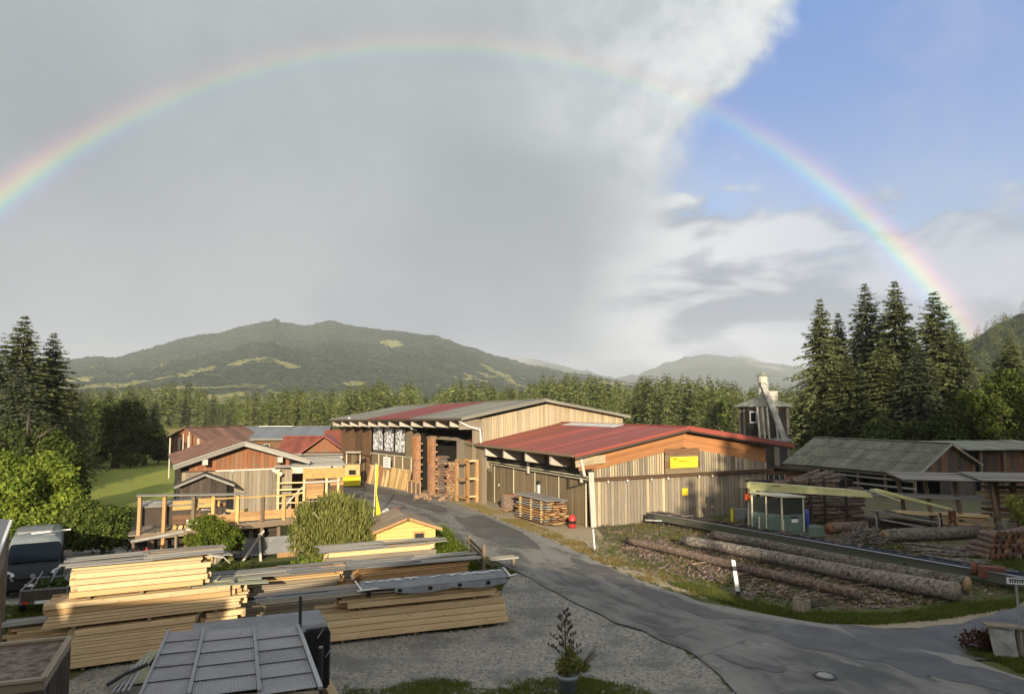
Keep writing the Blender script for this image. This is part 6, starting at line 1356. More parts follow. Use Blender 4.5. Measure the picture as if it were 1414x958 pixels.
# ------------------------------------------------------------------ log yard
def long_log(label, a, c, r0, r1, mats=('bark', 'cut_end'), seg=16, name='log', group=None, n=12, bend=.05, cat='log', jit=.06):
    a, c = Vector(a), Vector(c); L = (c - a).length; d = (c - a) / L; o = bpy.data.objects.new(name, None) if 0 else None
    b = MB(); pts = []; rs = []
    for i in range(seg + 1):
        t = i / seg; p = (c - a) * t + Vector((math.sin(t * 5 + L) * bend, math.cos(t * 4) * bend, math.sin(t * 7) * bend * .4)); pts.append(p); rs.append(r0 + (r1 - r0) * t)
    b.tube(pts, rs, n, False, jit); b.m = 1; b.f.append(tuple(reversed(range(n)))); b.mi.append(1); e = seg * n; b.f.append(tuple(e + k for k in range(n))); b.mi.append(1)
    b.m = 0
    for i in range(int(L * 1.6)):      # knots and branch stubs
        t = rnd.uniform(.03, .97); k = int(t * seg); p = pts[k]; an = rnd.uniform(0, math.pi); q = Vector((-d.y, d.x, 0)) * math.cos(an) + Vector((0, 0, math.sin(an))); rr2 = rs[k]
        b.tube([p + q * rr2 * .85, p + q * (rr2 * 1.08 + .02)], [rr2 * .16, rr2 * .09], 5)
    o = b.build(name, list(mats), None, True, loc=a); return tag(o, label, cat, group)
g = lambda x, y, z: Vector((*G(x, y)[:2], z))
a, c = g(866, 753, .24), g(1190, 830, .24); long_log('thin reddish log lying nearest the road', a, c, .15, .195, ('bark_red', 'cut_end_old'), 22, 'log', 'long logs beside the road')
a, c = g(945, 756, .36), g(1324, 832, .37); long_log('thick front log with grey sawn end', a, c, .23, .34, ('bark', 'cut_end_old'), 24, 'log', 'long logs beside the road')
a, c = g(985, 748, .36), g(1338, 821, .36); long_log('thick log behind, showing a bright yellow patch on its sawn end', a, c, .22, .31, ('bark', 'cut_end'), 24, 'log', 'long logs beside the road')
a, c = g(1222, 749, .33), g(1352, 741, .33); long_log('short thick dark log with pale round end before the grey boards', a, c, .33, .34, ('bark', 'cut_end'), 10, 'log')
a, c = g(1146, 737, .3), g(1200, 731, .28); long_log('stubby log with reddish sawn end beside the brush heap', a, c, .30, .26, ('bark_red', 'cut_end_red'), 6, 'log')
for k, (x0, y0, x1, y1, lab) in enumerate(((1010, 798, 1060, 791, 'thin pole lying crosswise under the reddish log'), (1130, 818, 1232, 806, 'pole wedged between the reddish and the thick log'), (955, 782, 1005, 776, 'short stick lying in the bark by the roadside'))): long_log(lab, g(x0, y0, .09), g(x1, y1, .12), .05, .045, ('bark_red', 'cut_end'), 4, 'pole', None, 6, .02, 'pole')
r = random.Random(21)
for k in range(14):
    x0 = 1235 + r.uniform(0, 60); y0 = 752 + k * 1.9; long_log('thin pole in the spread of poles left of the firewood', g(x0, y0, .07), g(x0 + r.uniform(70, 130), y0 + r.uniform(1, 9), .07), .06, .045, ('bark', 'cut_end_old'), 4, 'pole', 'thin poles spread on the grass', 6, .04, 'pole')
# firewood at right edge
FW = thing('firewood_pile', 'pile of short reddish logs at the right picture edge', 'firewood', G(1362, 772), R(8)); k = 0
for row in range(5):
    for i in range(9 - row):
        x = i * .30 + row * .15; piece('log', FW, r.choice(BK[1:]), (x, r.uniform(-.12, .12), .13 + row * .22), (x + r.uniform(-.2, .25), 1.1, .15 + row * .22), .27, .26, (0, 0, 1), 'log')
for k in range(4): piece('log', FW, ('bark_red', 'cut_end'), (.6 + k * .3, -.2, 1.2), (2.4 + k * .2, .5, 1.25 + .04 * k), .22, .22, (0, 0, 1), 'log')
# big stacked log pile behind the crane
oP = PD(1046, 735, 43.5); oP.z = 0; LPi = thing('log_pile', 'tall stacked pile of short logs behind the crane', 'log pile', oP, R(8)); k = 0
for row in range(11):
    x = r.uniform(-.2, .2)
    top = 6.6 if row < 9 else 5.0; x += .3 + (1.0 if row > 9 else 0)
    while x < top:
        L = r.uniform(1.0, 2.2); d = r.uniform(.20, .29); z = .14 + row * .235; piece('log', LPi, r.choice(BK + [('bark_red', 'cut_end_red'), ('bark_red', 'cut_end')]), (x, r.uniform(-.15, .15), z + r.uniform(-.04, .04)), (min(x + L, top + .4), r.uniform(-.15, .25), z + r.uniform(-.04, .05)), d, d, (0, 0, 1), 'log'); x += L + r.uniform(.0, .08)
for x in (.9, 2.1, 3.3, 4.2, 5.6): piece('stake', LPi, 'dark_board', (x, -.32, 0), (x, -.3, 2.75), .12, .12)
for k in range(14): z = 2.45 + r.uniform(0, .4); x = r.uniform(1.0, 4); piece('log', LPi, r.choice([('bark', 'cut_end_old'), ('bark_red', 'cut_end')]), (x, r.uniform(-.2, .5), z - .2), (x + r.uniform(1.6, 3.2), r.uniform(.2, .8), z + .35 + r.uniform(-.1, .1)), .17, .17, (0, 0, 1), 'log')
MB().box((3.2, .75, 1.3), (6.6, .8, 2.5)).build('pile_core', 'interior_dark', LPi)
# brush heap and grey boards
bh = thing('brush_heap', 'grey heap of twigs and bark behind the short thick log', 'brush heap', G(1195, 748))
b = MB()
for k in range(240):
    a, q = r.uniform(0, 6.28), r.random() ** .5; x, y = 1.2 * q * math.cos(a), .7 * q * math.sin(a); z = .75 * (1 - q) + .05; L = r.uniform(.2, .6); t1, t2 = r.uniform(0, 6.28), r.uniform(-.3, .6)
    b.beam((x, y, z), (x + L * math.cos(t1) * math.cos(t2), y + L * math.sin(t1) * math.cos(t2), max(.03, z + L * math.sin(t2))), .04, .04)
o = b.build('twigs', 'bark', bh); o['kind'] = 'stuff'
GB = thing('board_heap', 'heap of sagging grey boards leaning on a trestle behind the thick log', 'boards', G(1206, 738), R(-8))
for k in range(13): x = r.uniform(0, 1.2); y = r.uniform(-.2, 2.2); piece('board', GB, r.choice(['silver_board', 'grey_board', 'grey_board', 'dark_board']), (x, y, .75 + .12 * (k % 4) + .1 * y), (x + r.uniform(2.4, 3.6), y + r.uniform(-.3, .3), .35 + .10 * (k % 4) + .12 * y), .26, .03)
for x in (.15, 3.4): piece('trestle', GB, 'silver_board', (x, -.1, 0), (x + .12, .2, 1.2), .08, .08); piece('trestle', GB, 'dark_board', (x + .3, .2, 0), (x + .12, .1, 1.25), .08, .08)
MB().box((1.8, 1.6, .3), (3.2, 1.4, .6)).build('support', 'dark_board', GB)
# drying rack on the right
oK = PD(1256, 745, 41.0); oK.z = 0; DR = thing('drying_rack', 'open plank drying rack with leaning posts and a shallow board roof', 'rack', oK, R(-6))
for k, (x, y0) in enumerate(((0.0, 1.2), (1.25, .7), (2.65, .3), (4.1, -.6), (6.0, -.9))):
    piece('post', DR, 'post_wood', (x + .42, y0, -.2), (x, y0, 2.95), .2, .18)
for k in range(5): x = 5.0 + k * .9; piece('post', DR, 'brown_board', (x, .6, 0), (x, .6, 2.9), .28, .2)
for k in range(5): piece('roof_board', DR, 'silver_board', (-.6, -.7 + k * .5, 3.02 + .05 * k), (3.4, -.8 + k * .5, 2.98 + .05 * k), .5, .05)
for k in range(5): piece('roof_board', DR, 'silver_board', (3.2, -1.3 + k * .5, 3.08 + .05 * k), (8.5, -1.5 + k * .5, 3.06 + .05 * k), .52, .07)
for z, x1, mt in ((2.0, 4.2, 'silver_board'), (1.05, 4.4, 'pale_lumber'), (.85, 4.3, 'end_grain_board'), (.55, 4.6, 'pale_lumber'), (.3, 4.5, 'end_grain_board')): 
    for j in range(2): piece('stored_board', DR, mt, (-.5 if z > 1 else 1.6, .35 + j * .4, z), (x1 - .2 * j, .2 + j * .4, z - .12), .36, .12 if z < 2 else .18)
for k in range(6): piece('stored_board', DR, r.choice(['brown_board', 'end_grain_board', 'grey_board']), (4.5, .9, 2.5 - k * .32), (9, .9, 2.5 - k * .32), .7, .16)
piece('beam', DR, 'post_wood', (-.5, .9, 2.85), (8.4, .3, 2.85), .14, .18); piece('beam', DR, 'post_wood', (4.0, -.7, 1.1), (8.2, -.7, 1.0), .2, .2)
for x, y in ((4.9, -1.6), (5.6, -1.6), (6.9, -1.5)): piece('stake', DR, 'rust', (x, y, 0), (x, y, .95), .09, .09); piece('arm', DR, 'dark_board', (x - .4, y + .2, .9), (x + .7, y + .2, 1.05), .07, .07)
MB().box((4.6, -1.2, .35), (1.0, .7, .8)).build('block', 'bark', DR)

# ------------------------------------------------------------------ log conveyor and loading crane
ca, cb_ = g(893, 720, 0), g(1430, 821, 0); CV = thing('log_conveyor', 'long steel log conveyor with side beam and dark slatted chain bed', 'conveyor', ca, math.atan2((cb_ - ca).y, (cb_ - ca).x)); LV = (cb_ - ca).length
piece('side_beam', CV, 'beam_olive', (0, 0, .38), (LV, 0, .38), .12, .36); piece('side_beam', CV, 'dark_metal', (0, 1.2, .38), (LV, 1.2, .38), .12, .3); piece('top_flange', CV, 'grey_metal', (0, -.02, .575), (LV, -.02, .575), .22, .02)
for k in range(int(LV / .45)): piece('sleeper', CV, 'dark_metal' if k % 3 else 'grey_metal', (.3 + k * .45, .07, .50), (.3 + k * .45, 1.1, .52), .13, .07)
for y in (.35, .85): piece('chain', CV, 'dark_metal', (0, y, .57), (LV, y, .57), .1, .06)
for k in range(9): piece('leg', CV, 'dark_metal', (.8 + k * 2.5, .0, -.1), (.8 + k * 2.5, .0, .3), .14, .12); piece('leg', CV, 'dark_metal', (.8 + k * 2.5, 1.2, -.1), (.8 + k * 2.5, 1.2, .3), .14, .12)
for k in range(40): x = r.uniform(0, LV * .8); piece('bark_scrap', CV, ('bark', 'bark_red')[k % 2], (x, r.uniform(.1, 1.1), .6), (x + r.uniform(.2, .6), r.uniform(.1, 1.1), .62), .1, .05)
t_ = thing('drive_motor', 'rust red drive unit at the near end of the log conveyor', 'motor', g(1352, 806, .35), R(-35)); MB().box((.45, 0, .18), (.9, .5, .42)).build('housing', 'rust', t_); MB().tube([(-.05, 0, .25), (-.25, 0, .25)], .26, 12).build('drum', 'rust', t_); MB().box((1.1, 0, .15), (.4, .36, .3)).build('gearbox', 'dark_metal', t_)
t_ = thing('stop_post', 'short yellow post on the conveyor near the sawmill wall', 'post', g(1011, 727, 0)); piece('shaft', t_, 'yellow_paint', (0, 0, .3), (0, 0, 1.05), .12, .12); MB().box((.55, .1, .75), (.7, .5, .55)).build('cabinet', 'grey_metal', t_)
# crane
oR_ = g(1072, 742, 0); CR = thing('loading_crane', 'yellow knuckle boom loading crane with green grey cab', 'crane', oR_, 0)
P_ = lambda px, py, D: PD(px, py, D) - oR_
b0_, b1_ = P_(1033, 672, 40.0), P_(1204, 683, 41.0)
bm = MB(); bm.extrude([b0_ + Vector((0, 0, .22)), b0_ + Vector((.2, 0, .27)), b1_ + Vector((-1.3, 0, .30)), b1_ + Vector((-.25, 0, .18)), b1_ + Vector((.1, 0, -.16)), b0_ + Vector((.25, 0, -.2)), b0_ + Vector((-.05, 0, -.05))], (0, .34, 0)); bm.build('boom', 'crane_yellow', CR)
j0, j1 = P_(1207, 678, 41.0), P_(1316, 703, 40.2)
bm = MB(); bm.extrude([j0 + Vector((-.1, .06, .10)), j0 + Vector((.3, .06, .12)), j1 + Vector((0, .06, .05)), j1 + Vector((0, .06, -.05)), j0 + Vector((.1, .06, -.10))], (0, .22, 0)); bm.build('jib', 'crane_yellow', CR)
piece('ram', CR, 'grey_metal', b1_ + Vector((-.5, .15, .0)), j0.lerp(j1, .22) + Vector((0, .15, -.02)), .1, .1); piece('ram', CR, 'cream_metal', j0 + Vector((-.2, .1, .05)), j0.lerp(j1, .35) + Vector((0, .1, -.2)), .09, .09)
piece('link', CR, 'cream_metal', b1_ + Vector((-.1, .1, .1)), j0 + Vector((.25, .1, -.3)), .08, .08)
gr_ = MB().box((0, 0, 0), (.3, .25, .5)).build('grapple', 'rust', CR, loc=tuple(j1 + Vector((.0, .1, -.35)))); 
for sx_ in (-1, 1): piece('claw', gr_, 'rust', (0, 0, -.2), (sx_ * .35, 0, -.75), .09, .12); piece('claw_tip', gr_, 'rust', (sx_ * .35, 0, -.7), (sx_ * .08, 0, -1.0), .08, .1)
b = MB(); bars(b, 1.25, 1.75, .05, .07, random.Random(9)); o = b.build('lettering', 'ink_brown', CR, loc=tuple(b0_ + Vector((0, -.012, .0))))
cx = P_(1037, 735, 40); cx.z = 0
piece('column', CR, 'crane_yellow', cx + Vector((0.1, .1, .3)), b0_ + Vector((.25, .15, -.1)), .42, .34, (1, 0, 0)); piece('lift_ram', CR, 'cream_metal', cx + Vector((-.15, -.15, .6)), b0_ + Vector((.0, -.05, -.6)), .11, .11); piece('lift_ram', CR, 'cream_metal', cx + Vector((.55, -.1, .5)), b0_ + Vector((.75, 0, -.25)), .13, .13)
piece('hose', CR, 'dark_metal', cx + Vector((.7, 0, .2)), b0_ + Vector((.95, 0, -.3)), .08, .08); piece('hose', CR, 'dark_metal', cx + Vector((-.3, 0, .2)), cx + Vector((-.25, 0, 1.2)), .1, .1)
MB().tube([b0_ + Vector((-.1, -.15, -.68)), b0_ + Vector((-.1, -.15, -.35))], .15, 10).build('work_lamp', 'orange_lamp', CR)
MB().box(tuple(cx + Vector((.3, .2, .3))), (1.6, 1.4, .5)).build('turntable', 'dark_metal', CR)
ck = g(1088, 748, 0) - oR_; CBx = MB(); TH = R(16)
def cabp(x, y, z): return ck + Vector((x * math.cos(TH) - y * math.sin(TH), x * math.sin(TH) + y * math.cos(TH), z))
for nm, mt, lo, hi in (('cab_front', 'cab_green', (-.3, -.02, .55), (1.05, .03, 1.42)), ):
    MB().extrude([cabp(-.32, 0, .5), cabp(1.05, 0, .5), cabp(1.05, 0, 1.40), cabp(-.32, 0, 1.40)], tuple(cabp(0, .04, 0) - cabp(0, 0, 0))).build('cab_front', 'cab_green', CR)
MB().extrude([cabp(-.32, 0, .5), cabp(-1.1, 1.5, .5), cabp(-1.1, 1.5, 1.40), cabp(-.32, 0, 1.40)], tuple(cabp(.04, .02, 0) - cabp(0, 0, 0))).build('cab_side', 'cab_green', CR)
MB().extrude([cabp(-.34, -.1, 2.3), cabp(1.1, -.1, 2.26), cabp(.6, 1.55, 2.26), cabp(-1.2, 1.55, 2.38)], (0, 0, .08)).build('cab_roof', 'cream_metal', CR)
for (x, y) in ((-.3, .02), (1.02, .02), (-1.08, 1.5), (.55, 1.5), (-.7, .78)): piece('cab_pillar', CR, 'cream_metal' if (x, y) != (-.3, .02) else 'cream_metal', cabp(x, y, .5), cabp(x, y, 2.28), .08, .08)
MB().extrude([cabp(-.24, .03, 1.42), cabp(.98, .03, 1.42), cabp(.98, .03, 2.22), cabp(-.24, .03, 2.22)], tuple(cabp(0, .015, 0) - cabp(0, 0, 0))).build('cab_window', 'cab_glass', CR)
MB().extrude([cabp(-.36, .12, 1.42), cabp(-1.05, 1.42, 1.42), cabp(-1.05, 1.42, 2.24), cabp(-.36, .12, 2.22)], tuple(cabp(.015, 0, 0) - cabp(0, 0, 0))).build('cab_window', 'cab_glass', CR)
MB().extrude([cabp(1.05, 0, .5), cabp(.55, 1.5, .5), cabp(.55, 1.5, 2.2), cabp(1.05, 0, 2.2)], tuple(cabp(.03, 0, 0) - cabp(0, 0, 0))).build('cab_back', 'cab_green', CR)
for k, (mt, z0, z1) in enumerate((('sign_ink', 1.18, 1.28), ('sign_white', .98, 1.16))): MB().extrude([cabp(.25, -.02, z0), cabp(.65, -.02, z0), cabp(.65, -.02, z1), cabp(.25, -.02, z1)], tuple(cabp(0, .015, 0) - cabp(0, 0, 0))).build('plate', mt, CR)
piece('grab_rail', CR, 'cream_metal', cabp(-.30, -.08, .4), cabp(-.30, -.08, 1.15), .07, .05); piece('grab_rail', CR, 'cream_metal', cabp(-1.0, 1.0, .4), cabp(-1.0, 1.0, 1.2), .07, .05)
MB().box(tuple(cabp(-.1, .6, .25)), (2.3, 1.6, .45), TH).build('cab_base', 'cab_green', CR); MB().box(tuple(cabp(1.7, .3, .45)), (1.0, .8, .5), TH).build('step_box', 'cab_green', CR)
t_ = thing('barrel', 'blue plastic barrel beside the crane cab', 'barrel', oR_ + cabp(1.35, .45, .65)); MB().lathe([(0, 0), (.26, 0), (.30, .2), (.30, .75), (.25, .9), (0, .9)], 14).build('drum', 'blue_plastic', t_, True); MB().lathe([(.06, .9), (.06, .95), (0, .95)], 8).build('cap', 'dark_metal', t_)
MB().box((0, 0, 0), (1.0, .6, .12)).build('stone', 'concrete', thing('stone_block', 'small pale stone lying below the conveyor beam', 'stone', g(1037, 752, .05)), rot=(.1, .1, .4))

# ------------------------------------------------------------------ roadside
p = g(1020, 822, 0); DL = thing('delineator', 'leaning white road delineator post with black band beside the reddish log', 'marker post', p)
def dpost(z0, z1, mt, nm): MB().extrude([(-.07 - .13 * z0, 0, z0), (.07 - .13 * z0, 0, z0), (.07 - .13 * z1, .0, z1), (-.07 - .13 * z1, 0, z1 + .03 * (z1 > 1.1))], (0, .09, 0)).build(nm, mt, DL)
dpost(-.1, .16, 'dark_metal', 'foot'); dpost(.16, .90, 'white_paint', 'shaft'); dpost(.90, 1.08, 'sign_ink', 'band'); dpost(1.08, 1.28, 'white_paint', 'head')
p = g(1107, 843, 0); t_ = thing('stump', 'weathered split stump with twigs in the verge by the road', 'stump', p)
for k in range(11): a = 2 * math.pi * k / 11; piece('splinter', t_, 'grey_board', (.27 * math.cos(a), .2 * math.sin(a), 0), (.25 * math.cos(a), .19 * math.sin(a), .36 + r.uniform(-.06, .1)), .15, .07, (math.cos(a), math.sin(a), 0))
MB().lathe([(.24, 0), (.22, .3), (0, .26)], 10).build('core', 'chip_bark', t_)
for k in range(12): piece('twig', t_, 'bark', (.3, .1, .05), (.3 + r.uniform(.1, .8), r.uniform(-.3, .3), r.uniform(.1, .55)), .02, .02)
p = g(1412, 908, 0); SS = thing('street_sign', 'white street name sign on a grey post at the right picture edge', 'street sign', p, R(-18)); MB().tube([(0, 0, 0), (-.05, 0, 2.0)], .035, 8).build('post', 'galvanised', SS)
MB().box((.22, 0, 2.10), (1.0, .03, .20)).build('sign_plate', 'sign_white', SS); b = MB(); bars(b, -.22, .62, 2.10, .09, random.Random(4)); 
b.build('lettering', 'sign_ink', SS, loc=(0, .012, 0)); b = MB()
for z in (2.005, 2.195): b.box((.22, -.018, z), (1.0, .006, .012))
b.build('sign_border', 'sign_ink', SS)
p = g(1393, 908, 0); ST = thing('stone_stand', 'pale tilted stone slab on dark posts by the side road', 'stone slab', p, R(-10)); MB().extrude([(-.38, -.05, .02), (.22, -.12, -.02), (.16, 0, .72), (-.46, .06, .80)], (.02, .10, .02)).build('slab', 'concrete', ST); piece('top_board', ST, 'grey_board', (-.5, .2, .84), (.55, .2, .80), .4, .05)
for x in (.34, .45): piece('post', ST, 'post_wood', (x, .1, 0), (x, .15, .8), .12, .12)
for k in range(3): piece('slat', ST, 'silver_board', (.5, .2, .2 + k * .2), (1.1, .5, .15 + k * .2), .04, .1)
t_ = thing('red_shrub', 'low reddish brown shrub beside the pale stone slab', 'shrub', g(1352, 898, 0)); link('foliage', leaf_cloud('red_leaves', [(0, 0, .25, .55, .4, .32), (.4, .1, .3, .4, .35, .3)], 1500, .09, 4, 'leaf_red'), t_)
for k in range(8): piece('stem', t_, 'bark_red', (.1, 0, 0), (r.uniform(-.4, .6), r.uniform(-.2, .2), r.uniform(.3, .7)), .02, .02)
# potted plant in front
p = g(784, 955, 0); PT = thing('potted_conifer', 'half withered potted conifer in a grey plastic pot', 'potted plant', (p.x, p.y, .0))
MB().lathe([(0, .02), (.19, .02), (.235, .33), (.265, .34), (.27, .43), (.235, .43), (.22, .38), (0, .37)], 22).build('pot', 'grey_pot', PT, True); MB().lathe([(0, .375), (.22, .375)], 12).build('soil', 'chip_bark', PT)
MB().tube([(0, 0, .35), (-.04, .02, .9), (-.06, 0, 1.5), (-.03, .02, 1.92)], [.03, .022, .013, .005], 6).build('stem', 'bark_trunk', PT)
b = MB()
for k in range(30):
    z = .75 + 1.2 * k / 30; a = k * 2.4; L = (.42 - .32 * k / 30) * r.uniform(.6, 1.2); c = Vector((-.05, 0, z)); e = c + Vector((L * math.cos(a), L * math.sin(a), L * .55)); b.beam(c, e, .012, .012)
    for q in (.55, .8, 1.0): m_ = c.lerp(e, q); b.beam(m_, m_ + Vector((r.uniform(-.02, .02), r.uniform(-.02, .02), .07)), .03, .03); 
b.build('dead_twigs', 'bark_trunk', PT)
link('foliage', leaf_cloud('pot_leaves', [(.06, 0, .70, .30, .28, .30), (.36, .05, .58, .22, .2, .18), (-.14, 0, .60, .20, .2, .2), (.05, 0, .95, .12, .12, .2)], 2600, .06, 6, 'leaf_willow', shell=.25), PT)
b = MB()
for k in range(6): b.beam((.25, 0, .5), (.25 + r.uniform(.2, .5), r.uniform(-.1, .1), .75 + r.uniform(0, .35)), .014, .014)
b.build('side_twigs', 'bark_trunk', PT)
# bark litter under the logs
def chips(name, poly, n, seed, mat, lab):
    r_ = random.Random(seed); b = MB()
    for (x, y, _) in scatter_in(poly, n, seed):
        L = r_.uniform(.06, .32); a = r_.uniform(0, 6.28); z = gz(x, y); w = L * r_.uniform(.15, .4); c_, s_ = math.cos(a), math.sin(a); dz = r_.uniform(.0, .09)
        b.add([(x, y, z + .012), (x + c_ * L, y + s_ * L, z + .012 + dz), (x + c_ * L - s_ * w, y + s_ * L + c_ * w, z + .03 + dz), (x - s_ * w, y + c_ * w, z + .035)], [(0, 1, 2, 3)])
    o = b.build(name, mat); o['kind'] = 'stuff'; tag(o, lab, 'bark')
chips('bark_litter', Z_DIRT, 3600, 3, 'chip_bark', 'brown bark scraps littering the ground round the logs')
chips('bark_litter', [tuple(G(*q)[:2]) for q in ((850, 755), (960, 800), (1060, 822), (1200, 838), (1330, 835), (1250, 800), (1000, 750), (900, 742))], 3600, 4, 'bark_red', 'reddish bark flakes lying thickest along the long logs')
# ------------------------------------------------------------------ vegetation
SPR = [spruce_mesh('spruce_crown', 18, 4.6, 66, 12, 13, s, m_, .62) for s, m_ in ((1, 'needles'), (2, 'needles'), (3, 'needles_blue'))]
TRK = trunk_mesh('spruce_trunk', 18, .26, 'bark_trunk', 8)
def spruce(x, y, H, wid, label, k, group, name='spruce_tree', z=0.0):
    t_ = thing(name, label, 'tree', (x, y, z), rnd.uniform(0, 6.28), group); s = H / 18.0
    link('crown', SPR[k % 3], t_, (0, 0, 0), (0, 0, 0), (s * wid, s * wid, s)); link('trunk', TRK, t_, (0, 0, 0), (0, 0, 0), (s, s, s)); return t_
def topz(py, D): return HC + (562 - py) / 990 * D
def xat(px, D): return (px - 707) / 993 * D
for px, py, D, w_, k, lab in ((1137, 410, 88, 1.0, 0, 'leftmost tall spruce of the dark group on the right'), (1162, 430, 96, .95, 1, 'slim dark spruce second from left in the right group'), (1200, 388, 91, .98, 2, 'tall greyish spruce third from left in the right group'),
        (1243, 385, 86, 1.05, 1, 'tallest spruce with the ragged crown in the right group'), (1297, 400, 82, 1.22, 0, 'broad spruce on the right standing before the rainbow foot'), (1330, 468, 80, 1.2, 2, 'shorter spruce just right of the broad spruce'),
        (1398, 462, 88, 1.3, 0, 'spruce at the right picture edge below the hill'), (1222, 470, 80, 1.4, 1, 'low dark spruce filling the middle of the right group'), (1170, 490, 84, 1.4, 0, 'low dark spruce behind the silo'), (1270, 475, 77, 1.4, 2, 'low spruce in front of the broad spruce'), (1120, 520, 98, 1.5, 1, 'small spruce beside the silo'), (1450, 440, 80, 1.3, 2, 'spruce beyond the right picture edge'), (1185, 455, 92, 1.4, 2, 'dark spruce filling the gap behind the second spruce'), (1262, 450, 90, 1.4, 0, 'dark spruce filling the gap left of the broad spruce'), (1220, 440, 95, 1.2, 2, 'thin spruce between the two tallest spruces'), (1318, 440, 90, 1.3, 1, 'spruce hidden behind the right flank of the broad spruce'), (1148, 470, 90, 1.4, 1, 'low spruce at the foot of the leftmost tall spruce')):
    spruce(xat(px, D), D, topz(py, D), w_, lab, k, 'spruces on the right')
for px, py, D, w_, k, lab in ((28, 434, 62, 1.4, 0, 'tall spruce with a broken top at the left edge'), (70, 458, 66, 1.2, 1, 'slim pointed spruce right of the tall left spruce'), (-12, 478, 58, 1.5, 2, 'spruce cut by the left picture edge'), (98, 528, 74, 1.2, 0, 'lower spruce at the right of the left group'), (2, 500, 70, 1.4, 1, 'spruce behind the bright broadleaf tree at left'), (25, 505, 56, 1.35, 2, 'wide dark spruce low in the left group'), (140, 560, 96, 1.3, 0, 'dark spruce at the edge of the green meadow'), (175, 548, 92, 1.3, 2, 'dark spruce beside the broadleaf at the meadow edge'), (122, 545, 84, 1.1, 1, 'narrow spruce between the left group and the meadow edge'), (112, 538, 108, 1.2, 2, 'farther spruce behind the narrow meadow edge spruce'), (150, 536, 116, 1.2, 0, 'tall far spruce above the large dark tree'), (188, 544, 112, 1.3, 1, 'far spruce left above the dark round broadleaf'), (215, 552, 118, 1.3, 2, 'far spruce right above the dark round broadleaf'), (96, 560, 92, 1.5, 0, 'low wide spruce at the foot of the left group')):
    spruce(xat(px, D), D, topz(py, D), w_, lab, k, 'spruces on the left')
def leafy(name, label, x, y, lobes, n, size, seed, mat, H, r0, bark='bark_trunk', limbs=None, hang=0, group=None, shell=.55, cat='tree', zf=.1, asp=.55):
    t_ = thing(name, label, cat, (x, y, 0), 0, group); link('crown', leaf_cloud(name + '_leaves', lobes, n, size, seed, mat, hang, shell, asp, zf), t_); link('trunk', trunk_mesh(name + '_trunk', H, r0, bark, 8, limbs or [(H * (.35 + .1 * i), i * 2.1, H * .26, .8) for i in range(5)], seed), t_); return t_
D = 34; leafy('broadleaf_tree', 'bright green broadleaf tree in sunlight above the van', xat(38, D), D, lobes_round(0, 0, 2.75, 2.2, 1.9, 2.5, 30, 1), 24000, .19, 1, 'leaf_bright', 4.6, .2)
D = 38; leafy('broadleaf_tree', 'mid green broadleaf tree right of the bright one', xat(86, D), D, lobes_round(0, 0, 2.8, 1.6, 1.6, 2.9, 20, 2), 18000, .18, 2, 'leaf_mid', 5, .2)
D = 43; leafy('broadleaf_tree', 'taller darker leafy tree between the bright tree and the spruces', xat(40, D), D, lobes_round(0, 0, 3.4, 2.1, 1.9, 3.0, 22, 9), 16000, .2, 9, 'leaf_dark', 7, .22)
D = 33; leafy('bush', 'dark broad bush behind the tall lumber stack', xat(152, D), D, lobes_round(0, 0, 1.5, 1.75, 1.4, 1.5, 22, 3), 18000, .14, 3, 'leaf_mid', 2.3, .12)
D = 88; leafy('broadleaf_tree', 'dark round broadleaf at the edge of the green meadow', xat(203, D), D, lobes_round(0, 0, 3.0, 2.6, 2.4, 3.0, 14, 4), 5000, .38, 4, 'leaf_dark', 5, .3)
D = 84; leafy('broadleaf_tree', 'large dark tree left of the green meadow', xat(163, D), D, lobes_round(0, 0, 4.2, 3.2, 3.0, 4.4, 18, 5), 7000, .40, 5, 'leaf_dark', 7.5, .4)
D = 98; leafy('bush', 'low green bush beside the meadow poles', xat(230, D), D, lobes_round(0, 0, 1.6, 2.0, 1.8, 1.9, 8, 6), 2200, .36, 6, 'leaf_mid', 3, .15)
D = 30; leafy('round_tree', 'small round green tree in the sunny garden', xat(305, D), D, lobes_round(0, 0, 1.62, 1.2, 1.1, 1.08, 20, 7), 14000, .115, 7, 'leaf_bright', 2.2, .07, bark='bark_birch', limbs=[(.6, 0.3, .9, .9), (.7, 2.4, .9, .8), (.8, 4.2, .9, .9)])
D = 31; WL = leafy('willow', 'drooping pale green willow beside the yellow hut', xat(464, D), D, [(0, 0, 2.2, 1.1, 1.0, 1.1), (-.9, .2, 1.7, .75, .7, 1.2), (.95, 0, 1.6, .75, .7, 1.25), (.1, -.5, 1.4, .9, .7, 1.3), (-.35, .3, 2.75, .6, .55, .6), (1.6, .2, 1.6, .45, .4, .7), (-1.55, 0, 1.5, .42, .4, .75), (.55, -.2, 2.65, .6, .5, .65), (-.6, -.5, 1.3, .5, .4, 1.1), (.6, -.6, 1.2, .5, .4, 1.1), (.15, .1, 3.05, .4, .4, .45), (-1.15, -.2, 2.55, .5, .4, .5), (1.2, -.1, 2.65, .5, .4, .5)], 15000, .19, 8, 'leaf_willow', 3.2, .11, bark='bark_birch', limbs=[(1.0, 2.6, 1.6, .9), (1.2, .4, 1.6, .8), (1.5, 4.2, 1.2, 1.0), (1.6, 5.2, 1.3, .7), (.8, 3.4, 1.4, .9)], hang=1.0, shell=.45, asp=.26)
